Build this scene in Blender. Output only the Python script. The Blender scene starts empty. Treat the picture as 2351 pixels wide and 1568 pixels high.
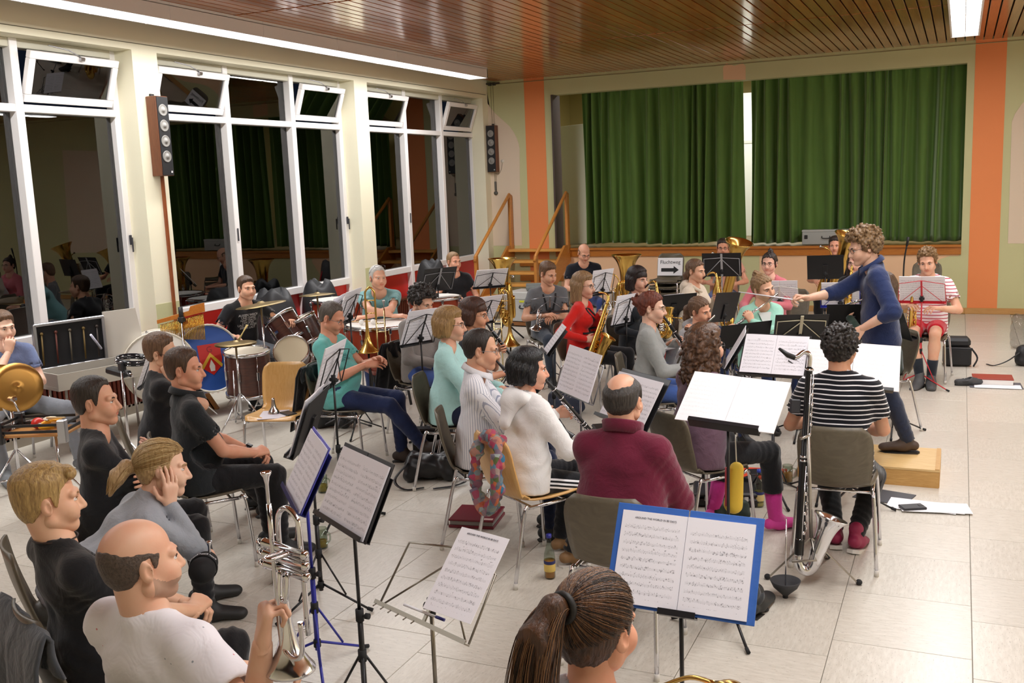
import bpy, math, random
import numpy as np
from math import pi, sin, cos, radians
from mathutils import Vector, Matrix
SC = bpy.context.scene
COL = SC.collection
rng = random.Random(7)
# ------------------------------------------------------------------ camera, world, light, exposure
FPX = 2279.74; CAMH = 2.184
YAW, PITCH, ROLL = radians(24.409), radians(9.098), radians(-2.236)
_cy, _sy = cos(YAW), sin(YAW)
FW = Vector((-_sy*cos(PITCH), _cy*cos(PITCH), -sin(PITCH)))
_r0 = Vector((_cy, _sy, 0)); _u0 = _r0.cross(FW)
RT = _r0*cos(ROLL) + _u0*sin(ROLL); UP = -_r0*sin(ROLL) + _u0*cos(ROLL)
cam = bpy.data.cameras.new('camera'); cam.sensor_fit = 'HORIZONTAL'; cam.sensor_width = 36.0
cam.lens = 36.0*FPX/2351.0; cam.clip_start = 0.05; cam.clip_end = 200
camo = bpy.data.objects.new('camera', cam); COL.objects.link(camo)
M = Matrix.Identity(4)
for i in range(3):
    M[i][0] = RT[i]; M[i][1] = UP[i]; M[i][2] = -FW[i]
M[2][3] = CAMH
camo.matrix_world = M
SC.camera = camo
w = bpy.data.worlds.new('night'); SC.world = w; w.use_nodes = True
w.node_tree.nodes['Background'].inputs[0].default_value = (0.004, 0.006, 0.011, 1)
w.node_tree.nodes['Background'].inputs[1].default_value = 1.0
SC.view_settings.view_transform = 'Standard'; SC.view_settings.look = 'None'
SC.view_settings.exposure = 0.0
SC.view_settings.gamma = 1.0; SC.view_settings.use_curve_mapping = False
SC.cycles.max_bounces = 7; SC.cycles.diffuse_bounces = 4; SC.cycles.glossy_bounces = 3
SC.cycles.transmission_bounces = 5; SC.cycles.transparent_max_bounces = 6
SC.cycles.caustics_reflective = False; SC.cycles.caustics_refractive = False
SC.cycles.sample_clamp_indirect = 4.0
LAMP_W = 24.5          # watts per metre of ceiling lamp
LAMP_COL = (0.985, 0.985, 0.985)
def area_lamp(name, loc, sx, sy, watts, parent=None, down=True):
    l = bpy.data.lights.new(name, 'AREA'); l.shape = 'RECTANGLE'; l.size = sx; l.size_y = sy
    l.energy = watts; l.color = LAMP_COL
    o = bpy.data.objects.new(name, l); COL.objects.link(o); o.location = loc
    return o
ROW_X = (-6.79, -0.01, 6.8)
for i, x in enumerate(ROW_X):
    n = 6
    y0, y1 = 0.6, 14.05
    for k in range(n):
        L = (y1-y0)/n
        area_lamp('tube_light', (x, y0+L*(k+.5), 3.735), 0.26, L*0.98, LAMP_W*L)
# ------------------------------------------------------------------ helpers
def at(px, py, z=0.0):
    """point of the room at height z seen through a pixel of the photograph (2351 x 1568)"""
    d = FW + RT*((px-1175.5)/FPX) - UP*((py-784.0)/FPX)
    t = (z-CAMH)/d.z
    return Vector((d.x*t, d.y*t, z))
def aty(px, py, y):
    d = FW + RT*((px-1175.5)/FPX) - UP*((py-784.0)/FPX); t = y/d.y
    return Vector((d.x*t, y, CAMH+d.z*t))
def atx(px, py, x):
    d = FW + RT*((px-1175.5)/FPX) - UP*((py-784.0)/FPX); t = x/d.x
    return Vector((x, d.y*t, CAMH+d.z*t))
KIDS = {}
def V(*a): return Vector(a)
def link(name, data, mat=None, parent=None, loc=None):
    o = bpy.data.objects.new(name, data); COL.objects.link(o)
    if mat is not None:
        for m in (mat if isinstance(mat, (list, tuple)) else [mat]):
            if data.materials.find(m.name) < 0 or isinstance(mat, (list, tuple)): data.materials.append(m)
    if parent is not None: o.parent = parent; KIDS.setdefault(parent.name, []).append(o)
    if loc is not None: o.location = loc
    return o
def tag(o, label=None, cat=None, group=None, kind=None):
    if label: o['label'] = label
    if cat: o['category'] = cat
    if group: o['group'] = group
    if kind: o['kind'] = kind
    return o
def thing(name, label, cat, loc=(0, 0, 0), rz=0.0, group=None):
    o = bpy.data.objects.new(name, None); COL.objects.link(o); o.empty_display_size = .1
    o.location = loc; o.rotation_euler = (0, 0, rz)
    return tag(o, label, cat, group)
def mesh_from(name, v, f, mi=None, smooth=True, uv=None):
    """v: Nx3, f: list of tuples or Mx4 / Mx3 array"""
    me = bpy.data.meshes.new(name)
    v = np.asarray(v, np.float32)
    me.vertices.add(len(v)); me.vertices.foreach_set('co', v.ravel())
    if isinstance(f, np.ndarray):
        n, k = f.shape
        tot = np.full(n, k, np.int32); idx = f.astype(np.int32).ravel()
    else:
        tot = np.array([len(q) for q in f], np.int32); n = len(f)
        idx = np.fromiter((i for q in f for i in q), np.int32)
    me.loops.add(len(idx)); me.loops.foreach_set('vertex_index', idx)
    me.polygons.add(n)
    st = np.concatenate(([0], np.cumsum(tot)[:-1])).astype(np.int32) if n else np.zeros(0, np.int32)
    me.polygons.foreach_set('loop_start', st); me.polygons.foreach_set('loop_total', tot)
    if mi is not None: me.polygons.foreach_set('material_index', np.asarray(mi, np.int32))
    sm = smooth if not isinstance(smooth, bool) else np.full(n, smooth)
    me.polygons.foreach_set('use_smooth', np.asarray(sm, bool))
    if uv is not None:
        l = me.uv_layers.new(name='UVMap'); l.data.foreach_set('uv', np.asarray(uv, np.float32).ravel())
    me.update(calc_edges=True); me.validate()
    return me
class MB:
    """collects simple solids into one mesh"""
    def __init__(s): s.v = []; s.f = []; s.m = []; s.s = []; s.mi = 0; s.X = None; s.uvs = None
    def _add(s, vs, fs, smooth):
        b = len(s.v)
        if s.X is not None: vs = [s.X @ Vector(p) for p in vs]
        s.v.extend(tuple(p) for p in vs)
        for q in fs: s.f.append(tuple(i+b for i in q)); s.m.append(s.mi); s.s.append(smooth)
        return s
    def box(s, c, d, R=None, ch=0.0):
        x, y, z = d[0]/2, d[1]/2, d[2]/2
        R = R or Matrix.Identity(3); c = Vector(c)
        if ch <= 0:
            p = [(-x,-y,-z),(x,-y,-z),(x,y,-z),(-x,y,-z),(-x,-y,z),(x,-y,z),(x,y,z),(-x,y,z)]
            return s._add([c+R@Vector(q) for q in p], [(3,2,1,0),(4,5,6,7),(0,1,5,4),(1,2,6,5),(2,3,7,6),(3,0,4,7)], False)
        # chamfered box: 24 verts
        p = []
        for sx in (-1, 1):
            for sy in (-1, 1):
                for sz in (-1, 1):
                    p += [(sx*(x-ch), sy*(y-ch), sz*z), (sx*(x-ch), sy*y, sz*(z-ch)), (sx*x, sy*(y-ch), sz*(z-ch))]
        def I(sx, sy, sz, k): return ((sx > 0)*4+(sy > 0)*2+(sz > 0))*3+k
        F = []
        for sg in (-1, 1):
            q = [I(-1,-1,sg,0), I(1,-1,sg,0), I(1,1,sg,0), I(-1,1,sg,0)]; F.append(q if sg > 0 else q[::-1])
            q = [I(-1,sg,-1,1), I(1,sg,-1,1), I(1,sg,1,1), I(-1,sg,1,1)]; F.append(q if sg < 0 else q[::-1])
            q = [I(sg,-1,-1,2), I(sg,1,-1,2), I(sg,1,1,2), I(sg,-1,1,2)]; F.append(q if sg > 0 else q[::-1])
        for a in (-1, 1):
            for b in (-1, 1):
                F.append([I(-1,a,b,0), I(1,a,b,0), I(1,a,b,1), I(-1,a,b,1)])
                F.append([I(a,-1,b,0), I(a,1,b,0), I(a,1,b,2), I(a,-1,b,2)])
                F.append([I(a,b,-1,1), I(a,b,1,1), I(a,b,1,2), I(a,b,-1,2)])
                for c2 in (-1, 1): F.append([I(a,b,c2,0), I(a,b,c2,1), I(a,b,c2,2)])
        # fix winding by centroid
        P = [Vector(q) for q in p]; G = []
        for q in F:
            n = (P[q[1]]-P[q[0]]).cross(P[q[2]]-P[q[0]]); m = sum((P[i] for i in q), Vector())/len(q)
            G.append(tuple(q) if n.dot(m) > 0 else tuple(q[::-1]))
        return s._add([c+R@q for q in P], G, False)
    def tube(s, pts, r, n=8, closed=False, caps=True, flat=None):
        """swept tube; r scalar or list; flat=(axis, factor) squashes the section"""
        P = [Vector(p) for p in pts]; N = len(P)
        rr = list(r) if hasattr(r, '__len__') else [r]*N
        T = []
        for i in range(N):
            if closed: t = P[(i+1) % N]-P[i-1]
            else: t = P[min(i+1, N-1)]-P[max(i-1, 0)]
            if t.length < 1e-9: t = Vector((0, 0, 1))
            T.append(t.normalized())
        a = Vector((0, 0, 1)) if abs(T[0].z) < .9 else Vector((1, 0, 0))
        u = (a-T[0]*a.dot(T[0])).normalized(); vs = []
        for i in range(N):
            u = (u-T[i]*u.dot(T[i]));
            u = u.normalized() if u.length > 1e-6 else T[i].orthogonal().normalized()
            w_ = T[i].cross(u)
            for k in range(n):
                A = 2*pi*k/n; o = (u*cos(A)+w_*sin(A))*rr[i]
                if flat: ax, fc = flat; o = o-ax*(o.dot(ax)*(1-fc))
                vs.append(P[i]+o)
        fs = []
        for i in range(N if closed else N-1):
            j = (i+1) % N
            for k in range(n):
                k2 = (k+1) % n
                fs.append((i*n+k, i*n+k2, j*n+k2, j*n+k))
        b = len(s.v); s._add(vs, fs, True)
        if caps and not closed:
            s.f.append(tuple(b+k for k in range(n))[::-1]); s.m.append(s.mi); s.s.append(False)
            s.f.append(tuple(b+(N-1)*n+k for k in range(n))); s.m.append(s.mi); s.s.append(False)
        return s
    def rod(s, a, b, r, r2=None, n=8): return s.tube([a, b], [r, r if r2 is None else r2], n)
    def lathe(s, prof, c=(0, 0, 0), axis=(0, 0, 1), n=24, caps=False):
        """prof: list of (radius, height) along axis from c"""
        A = Vector(axis).normalized(); u = A.orthogonal().normalized(); w_ = A.cross(u); c = Vector(c); vs = []; fs = []
        for (r, h) in prof:
            for k in range(n):
                t = 2*pi*k/n; vs.append(c+A*h+(u*cos(t)+w_*sin(t))*r)
        for i in range(len(prof)-1):
            for k in range(n):
                k2 = (k+1) % n; fs.append((i*n+k, i*n+k2, (i+1)*n+k2, (i+1)*n+k))
        b = len(s.v); s._add(vs, fs, True)
        if caps:
            N = len(prof)
            s.f.append(tuple(b+k for k in range(n))[::-1]); s.m.append(s.mi); s.s.append(False)
            s.f.append(tuple(b+(N-1)*n+k for k in range(n))); s.m.append(s.mi); s.s.append(False)
        return s
    def ball(s, c, r, n=12, R=None):
        rx, ry, rz = r if hasattr(r, '__len__') else (r, r, r)
        R = R or Matrix.Identity(3); c = Vector(c); vs = []; fs = []; m = max(4, n//2)
        for i in range(m+1):
            a = pi*i/m
            for k in range(n):
                t = 2*pi*k/n; vs.append(c+R@Vector((rx*sin(a)*cos(t), ry*sin(a)*sin(t), -rz*cos(a))))
        for i in range(m):
            for k in range(n):
                k2 = (k+1) % n; fs.append((i*n+k, i*n+k2, (i+1)*n+k2, (i+1)*n+k))
        return s._add(vs, fs, True)
    def prism(s, poly, o, U, W, depth, smooth=False):
        """extruded polygon: poly 2D in plane o,U,W; extruded along U x W by depth"""
        U = Vector(U); W = Vector(W); N = U.cross(W).normalized()*depth; o = Vector(o)
        n = len(poly); a = [o+U*p[0]+W*p[1] for p in poly]
        vs = a+[p+N for p in a]
        fs = [tuple(range(n))[::-1], tuple(range(n, 2*n))]+[(i, (i+1) % n, n+(i+1) % n, n+i) for i in range(n)]
        return s._add(vs, fs, smooth)
    def grid(s, fn, nu, nv, smooth=True, uv=False):
        b = len(s.v); vs = [fn(i/nu, j/nv) for j in range(nv+1) for i in range(nu+1)]
        fs = [(j*(nu+1)+i, j*(nu+1)+i+1, (j+1)*(nu+1)+i+1, (j+1)*(nu+1)+i) for j in range(nv) for i in range(nu)]
        return s._add(vs, fs, smooth)
    def mesh(s, name):
        return mesh_from(name, np.array(s.v, np.float32).reshape(-1, 3), s.f, s.m, np.array(s.s, bool))
    def obj(s, name, mat, parent=None, loc=None): return link(name, s.mesh(name), mat, parent, loc)
def Rz(a): return Matrix.Rotation(a, 3, 'Z')
def frame(d, n):
    """3x3 with y along d, z near n"""
    y = Vector(d).normalized(); z = Vector(n); z = (z-y*z.dot(y)).normalized(); x = y.cross(z)
    return Matrix((x, y, z)).transposed()
def arc(c, r, a0, a1, U, W, n=10):
    return [Vector(c)+Vector(U)*(r*cos(a0+(a1-a0)*i/n))+Vector(W)*(r*sin(a0+(a1-a0)*i/n)) for i in range(n+1)]
def smooth_path(P, n=6):
    """Catmull-Rom through the points"""
    P = [Vector(p) for p in P]; Q = [P[0]*2-P[1]]+P+[P[-1]*2-P[-2]]; out = []
    for i in range(1, len(Q)-2):
        a, b, c, d = Q[i-1:i+3]
        for k in range(n):
            t = k/n
            out.append(.5*((2*b)+(c-a)*t+(2*a-5*b+4*c-d)*t*t+(3*b-a-3*c+d)*t**3))
    out.append(P[-1]); return out
def dup(root, loc=None, rz=None, label=None, group=None):
    """a copy of a thing with copies of its parts and sub-parts"""
    r = root.copy(); COL.objects.link(r)
    if loc is not None: r.location = loc
    if rz is not None: r.rotation_euler = (0, 0, rz)
    if label: r['label'] = label
    if group: r['group'] = group
    for ch in KIDS.get(root.name, []):
        c = ch.copy(); COL.objects.link(c); c.parent = r; KIDS.setdefault(r.name, []).append(c)
        for g in KIDS.get(ch.name, []):
            d = g.copy(); COL.objects.link(d); d.parent = c; KIDS.setdefault(c.name, []).append(d)
    return r
# ------------------------------------------------------------------ materials
def srgb(h):
    if isinstance(h, str):
        h = h.lstrip('#'); c = [int(h[i:i+2], 16)/255 for i in (0, 2, 4)]
    else: c = h
    return tuple((x/12.92 if x <= .04045 else ((x+.055)/1.055)**2.4) for x in c)
MATS = {}
class NT:
    def __init__(s, name):
        s.m = bpy.data.materials.new(name); s.m.use_nodes = True; s.t = s.m.node_tree
        s.b = s.t.nodes['Principled BSDF']
    def n(s, typ, **kw):
        nd = s.t.nodes.new(typ)
        for k, v in kw.items():
            if k.startswith('i_'): nd.inputs[int(k[2:]) if k[2:].isdigit() else k[2:]].default_value = v
            else: setattr(nd, k, v)
        return nd
    def l(s, a, b): s.t.links.new(a, b)
    def math(s, op, a, b=None, c=None):
        nd = s.t.nodes.new('ShaderNodeMath'); nd.operation = op
        for i, v in enumerate((a, b, c)):
            if v is None: continue
            if hasattr(v, 'is_output'): s.l(v, nd.inputs[i])
            else: nd.inputs[i].default_value = v
        return nd.outputs[0]
    def mix(s, fac, a, b, blend='MIX'):
        nd = s.t.nodes.new('ShaderNodeMix'); nd.data_type = 'RGBA'; nd.blend_type = blend
        for sock, v in ((nd.inputs[0], fac), (nd.inputs[6], a), (nd.inputs[7], b)):
            if hasattr(v, 'is_output'): s.l(v, sock)
            elif isinstance(v, tuple): sock.default_value = (*v, 1)[:4]
            else: sock.default_value = v
        return nd.outputs[2]
    def noise(s, vec, scale, detail=3, rough=.5, out=0, dist=0.0):
        nd = s.t.nodes.new('ShaderNodeTexNoise'); nd.inputs['Scale'].default_value = scale
        nd.inputs['Detail'].default_value = detail; nd.inputs['Roughness'].default_value = rough; nd.inputs['Distortion'].default_value = dist
        if vec is not None: s.l(vec, nd.inputs['Vector'])
        return nd.outputs[out]
    def ramp(s, fac, stops):
        nd = s.t.nodes.new('ShaderNodeValToRGB'); e = nd.color_ramp.elements
        while len(e) < len(stops): e.new(0.5)
        for i, (p, c) in enumerate(stops):
            e[i].position = p; e[i].color = (*c, 1)[:4] if isinstance(c, tuple) else (c, c, c, 1)
        s.l(fac, nd.inputs[0]); return nd.outputs[0]
    def coord(s, which='Object', scale=None, rot=None):
        tc = s.t.nodes.new('ShaderNodeTexCoord'); o = tc.outputs[which]
        if scale or rot:
            mp = s.t.nodes.new('ShaderNodeMapping')
            if scale: mp.inputs['Scale'].default_value = scale
            if rot: mp.inputs['Rotation'].default_value = rot
            s.l(o, mp.inputs['Vector']); o = mp.outputs[0]
        return o
    def bump(s, h, strength=.3, dist=.01):
        nd = s.t.nodes.new('ShaderNodeBump'); nd.inputs['Strength'].default_value = strength; nd.inputs['Distance'].default_value = dist
        s.l(h, nd.inputs['Height']); s.l(nd.outputs[0], s.b.inputs['Normal'])
    def set(s, color=None, rough=None, metal=None, **kw):
        for k, v in (('Base Color', color), ('Roughness', rough), ('Metallic', metal), *kw.items()):
            if v is None: continue
            k = k.replace('_', ' ')
            if hasattr(v, 'is_output'): s.l(v, s.b.inputs[k])
            else: s.b.inputs[k].default_value = (*v, 1)[:4] if (isinstance(v, tuple) and k != 'Normal') else v
        return s.m
def plain(c, rough=.5, metal=0.0, spec=None, bump=0, bscale=60):
    key = ('plain', c, rough, metal, spec, bump)
    if key in MATS: return MATS[key]
    t = NT('paint_'+str(c).lstrip('#')); t.set(srgb(c), rough, metal)
    if spec is not None: t.b.inputs['Specular IOR Level'].default_value = spec
    if bump: t.bump(t.noise(t.coord(), bscale, 3), bump, .004)
    MATS[key] = t.m; return t.m
def cloth(c, scale=140, folds=.35, rough=.9, var=.08):
    key = ('cloth', c, scale, folds, var)
    if key in MATS: return MATS[key]
    t = NT('cloth_'+str(c).lstrip('#')); co = t.coord()
    base = srgb(c); dk = tuple(x*(1-var*2.2) for x in base); lt = tuple(min(1, x*(1+var)) for x in base)
    col = t.mix(t.noise(co, 9, 4, .6), dk, lt)
    t.set(col, rough, 0.0); t.b.inputs['Sheen Weight'].default_value = .25; t.b.inputs['Sheen Roughness'].default_value = .5
    t.b.inputs['Specular IOR Level'].default_value = .2
    h = t.math('ADD', t.math('MULTIPLY', t.noise(co, 11, 3, .55, dist=.7), 1.0), t.math('MULTIPLY', t.noise(co, scale, 2), .12))
    t.bump(h, folds, .02)
    MATS[key] = t.m; return t.m
def skin(c='#d9a88c'):
    key = ('skin', c)
    if key in MATS: return MATS[key]
    t = NT('skin_'+c.lstrip('#')); co = t.coord(); b = srgb(c)
    red = (b[0]*.97, b[1]*.80, b[2]*.76)
    col = t.mix(t.ramp(t.noise(co, 14, 3), [(.42, 0.0), (.72, .75)]), b, red)
    t.set(col, .48, 0.0); t.b.inputs['Subsurface Weight'].default_value = .12
    t.b.inputs['Subsurface Radius'].default_value = (.012, .005, .003); t.b.inputs['Specular IOR Level'].default_value = .38
    t.bump(t.noise(co, 260, 2), .06, .002)
    MATS[key] = t.m; return t.m
def hairmat(c, c2=None, sc=(70, 70, 9), rough=.42, bump=.5):
    key = ('hair', c, c2, sc)
    if key in MATS: return MATS[key]
    t = NT('hair_'+c.lstrip('#')); co = t.coord(scale=sc); a = srgb(c)
    b = srgb(c2) if c2 else tuple(min(1, x*1.7+.004) for x in a)
    n1 = t.noise(co, 1.6, 4, .65, dist=.4)
    t.set(t.mix(t.ramp(n1, [(.32, 0.0), (.7, 1.0)]), a, b), rough, 0.0)
    t.b.inputs['Specular IOR Level'].default_value = .45
    t.bump(n1, bump, .012)
    MATS[key] = t.m; return t.m
def metal(c, rough=.2, spots=.0):
    key = ('metal', c, rough)
    if key in MATS: return MATS[key]
    t = NT('metal_'+c.lstrip('#')); t.set(srgb(c), rough, 1.0); MATS[key] = t.m; return t.m
def woodmat(c, c2, sc=(3, 40, 40), rough=.35, coat=.0, band=2.5, key2=0):
    key = ('wood', c, c2, sc, rough, key2)
    if key in MATS: return MATS[key]
    t = NT('wood_'+c.lstrip('#')); co = t.coord(scale=sc)
    n1 = t.noise(co, band, 5, .6, dist=.8)
    t.set(t.mix(t.ramp(n1, [(.3, 0.0), (.7, 1.0)]), srgb(c), srgb(c2)), rough, 0.0)
    t.b.inputs['Coat Weight'].default_value = coat; t.b.inputs['Coat Roughness'].default_value = .25
    t.bump(n1, .05, .004)
    MATS[key] = t.m; return t.m
# ------------------------------------------------------------------ the hall
XI, XG = -7.58, -7.88        # inner face of the window wall, plane of the glass
XR = 7.6; YB = 16.067; YF = -2.2; ZC = 3.922; ZS = 1.03
MW = plain('#f1edeb', .4); 
def wallpaint(c, key):
    t = NT('wall_'+key); co = t.coord()
    b = srgb(c); t.set(t.mix(t.noise(co, 1.3, 4), tuple(x*.94 for x in b), b), .75)
    t.bump(t.noise(co, 90, 3), .12, .004); return t.m
M_CREAM = wallpaint('#f3edd2', 'cream'); M_GREEN = wallpaint('#c9c898', 'green'); M_PINK = wallpaint('#e0cdb6', 'pink')
M_ORANGE = wallpaint('#ee9056', 'orange'); M_PEACH = wallpaint('#ecc39c', 'peach'); M_PALE = wallpaint('#e6e4cf', 'pale')
def struct(name, mb, mat, parent=None, loc=None):
    o = mb.obj(name, mat, parent, loc)
    if parent is None: o['kind'] = 'structure'
    return o
# floor: tiles of 0.6 m, each its own piece near the camera
def tilemat(key, rot):
    t = NT('floor_vinyl_'+key); co = t.coord('Generated'); geo = t.n('ShaderNodeNewGeometry'); oi = t.n('ShaderNodeObjectInfo')
    mp = t.n('ShaderNodeMapping'); t.l(geo.outputs['Position'], mp.inputs['Vector']); mp.inputs['Scale'].default_value = (5, 26, 1) if rot else (26, 5, 1)
    n1 = t.noise(mp.outputs[0], 2.4, 5, .62)
    n2 = t.noise(mp.outputs[0], 6.5, 3, .7)
    a, b, c = srgb('#c5beb1'), srgb('#d4cec2'), srgb('#7d7469')
    col = t.mix(t.ramp(n1, [(.35, 0.0), (.65, 1.0)]), a, b)
    col = t.mix(t.ramp(n2, [(.61, 0.0), (.70, .85)]), col, c)
    hv = t.math('ADD', t.math('MULTIPLY', oi.outputs['Random'], .07), .95)
    hs = t.n('ShaderNodeHueSaturation'); t.l(hv, hs.inputs['Value']); t.l(col, hs.inputs['Color'])
    t.set(hs.outputs[0], t.math('ADD', t.math('MULTIPLY', n1, .14), .24), 0.0)
    t.b.inputs['Specular IOR Level'].default_value = .45
    return t.m
TM = [tilemat('lengthwise', True), tilemat('crosswise', False)]
M_JOINT = plain('#8f887c', .8)
fl = struct('floor', MB().box((-.1, 7, -.06), (16, 19, .10)), M_JOINT)   # screed seen in the joints
TS = .6; X0 = .109; Y0 = 5.02
def tmesh(k):
    return MB().box((0, 0, -.005), (TS-.0035, TS-.0035, .010), ch=.0012).mesh('floor_tile')
tms = [tmesh(0), tmesh(1)]
for k in (0, 1): tms[k].materials.append(TM[k])
cells = []
for i in range(-13, 14):
    for j in range(-12, 20):
        x = X0+(i+.5)*TS; y = Y0+(j+.5)*TS+(.18 if i % 2 else 0)
        if x < XG-.1 or x > 7.8 or y < -2.3 or y > YB+.2: continue
        p = Vector((x, y, 0))-Vector((0, 0, CAMH)); dz = p.dot(FW)
        u = 1175.5+FPX*p.dot(RT)/dz if dz > .3 else -9e9; v_ = 784-FPX*p.dot(UP)/dz if dz > .3 else 9e9
        vis = dz > .3 and -150 < u < 2500 and v_ < 1800
        cells.append((0 if vis else 1, dz, x, y, (i+j) % 2))
cells.sort()
for c in cells[:296]:
    o = link('floor_tile', tms[c[4]], None, fl); o.location = (c[2], c[3], 0)
rest = [MB(), MB()]
for c in cells[296:]: rest[c[4]].box((c[2], c[3], -.005), (TS-.0035, TS-.0035, .010))
for k in (0, 1):
    o = rest[k].obj('floor_tile', TM[k], fl); o['kind'] = 'stuff'
# ceiling of varnished boards
def boardmat(k):
    t = NT('ceiling_board_%d' % k); co = t.coord(scale=(30, 1.6, 30)); oi = t.n('ShaderNodeObjectInfo')
    off = t.n('ShaderNodeVectorMath', operation='ADD'); t.l(co, off.inputs[0]); cb = t.n('ShaderNodeCombineXYZ')
    t.l(t.math('MULTIPLY', oi.outputs['Random'], 40.0), cb.inputs[0]); t.l(t.math('MULTIPLY', oi.outputs['Random'], 17.0), cb.inputs[1]); t.l(cb.outputs[0], off.inputs[1])
    n1 = t.noise(off.outputs[0], 1.2, 5, .6, dist=.6)
    col = t.mix(t.ramp(n1, [(.3, 0.0), (.72, 1.0)]), srgb('#994812'), srgb('#c2722e'))
    hs = t.n('ShaderNodeHueSaturation'); t.l(col, hs.inputs['Color']); t.l(t.math('ADD', t.math('MULTIPLY', oi.outputs['Random'], .35), .82), hs.inputs['Value'])
    t.set(hs.outputs[0], .30, 0.0); t.b.inputs['Coat Weight'].default_value = 1.0; t.b.inputs['Coat Roughness'].default_value = .13
    t.bump(n1, .03, .003); return t.m
MB_ = boardmat(0)
cl = struct('ceiling', MB().box((0, 7, ZC+.07), (16, 19.5, .06)), plain('#22120a', .9))
SEC = [(.12, 4.14), (4.175, 8.225), (8.26, 12.315), (12.35, YB)]
PW = .12
bm_ = []
for (a, b) in SEC:
    me = MB().box((0, 0, 0), (PW-.016, b-a, .022), ch=.003).mesh('ceiling_board'); me.materials.append(MB_); bm_.append(me)
restb = MB()
nb = 0
for s_, (a, b) in enumerate(SEC):
    for k in range(-62, 63):
        x = k*PW+.05
        if x < XI or x > XR: continue
        if (s_ == 0) or x > 1.3 or (s_ == 1 and x > -.6):
            restb.box((x, (a+b)/2, ZC+.011), (PW-.016, b-a, .022))
        else:
            o = link('ceiling_board', bm_[s_], None, cl); o.location = (x, (a+b)/2, ZC+.011); nb += 1
o = restb.obj('ceiling_board', MB_, cl); o['kind'] = 'stuff'
# plain walls the photograph does not show (they close the room and are mirrored in the panes)
struct('wall_right', MB().box((XR+.1, 7, 2), (.2, 19, 4.2)), M_CREAM)
struct('wall_front', MB().box((0, YF-.1, 2), (16, .2, 4.2)), M_CREAM)
# window wall: beam, pillars, parapet
PIL = [(-2.2, -.6), (3.75, 4.13), (7.81, 8.155), (11.83, 12.16), (15.86, YB)]
wl = MB().box(((XI+XG)/2-.05, 7, (3.635+ZC)/2+.02), (.4, 19, ZC-3.635+.04))
wl.box((XG-.06, 7, .1), (.1, 19, .2))
for a, b in PIL: wl.box(((XI+XG)/2-.05, (a+b)/2, (3.635+.2)/2), (.4, b-a, 3.435))
wl_o = struct('wall_left', wl, M_CREAM)
for a, b in PIL[2:4]:     # green wash on the pillar foot
    o = MB().box((XI-.0, (a+b)/2, .55), (.006, b-a-.004, 1.05)).obj('painted_dado', M_GREEN, wl_o)
o = MB().tube([(XI+.004, 3.0, 3.70), (XI+.004, 16, 3.70)], .004, 5).obj('cable', plain('#6b6450', .7), wl_o)
M_RED = plain('#d6251d', .45); M_RUB = plain('#3a3a40', .6); M_STEEL = metal('#b9b9bd', .3)
def glassmat():
    t = NT('window_glass'); nt = t.t; out = nt.nodes['Material Output']
    tr = t.n('ShaderNodeBsdfTransparent'); tr.inputs[0].default_value = (.80, .84, .83, 1)
    gl = t.n('ShaderNodeBsdfGlossy'); gl.inputs['Roughness'].default_value = .0
    fr = t.n('ShaderNodeFresnel'); fr.inputs[0].default_value = 2.05
    mx = t.n('ShaderNodeMixShader'); t.l(fr.outputs[0], mx.inputs[0]); t.l(tr.outputs[0], mx.inputs[1]); t.l(gl.outputs[0], mx.inputs[2]); t.l(mx.outputs[0], out.inputs[0])
    return t.m
M_GLASS = glassmat()
ZSILL, ZT0, ZT1, ZH = .955, 2.985, 3.055, 3.635
M_HEAD = plain('#cfcab8', .6, bump=.2, bscale=25)
M_SLAT = woodmat('#4a1d14', '#6a2c1c', (40, 40, 3))
def sash(win, y0, y1):
    """hopper sash hinged at its foot and tipped into the room"""
    piv = Vector((XG+.05, (y0+y1)/2, ZT1+.03)); a = radians(19)
    X = Matrix.Translation(piv) @ Matrix.Rotation(a, 4, 'Y')
    h = ZH-ZT1-.115; w_ = y1-y0-.09
    f = MB(); f.X = X
    for (cy, cz, dy, dz) in ((0, .035, w_, .07), (0, h-.035, w_, .07), (-w_/2+.035, h/2, .07, h-.14), (w_/2-.035, h/2, .07, h-.14)):
        f.box((0, cy, cz), (.06, dy, dz), ch=.006)
    s_ = f.obj('hopper_sash', MW, win)
    p = MB(); p.X = X; p.box((0, 0, h/2), (.012, w_-.13, h-.13)); p.obj('pane', M_GLASS, s_)
    g = MB(); g.X = X; g.box((.045, .05, h-.02), (.03, .05, .035), ch=.006).tube([(.04, .05, h-.01), (.02, -.1, h+.045), (-.02, -.3, h+.06)], .006, 6)
    g.obj('stay', M_STEEL, s_)
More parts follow.
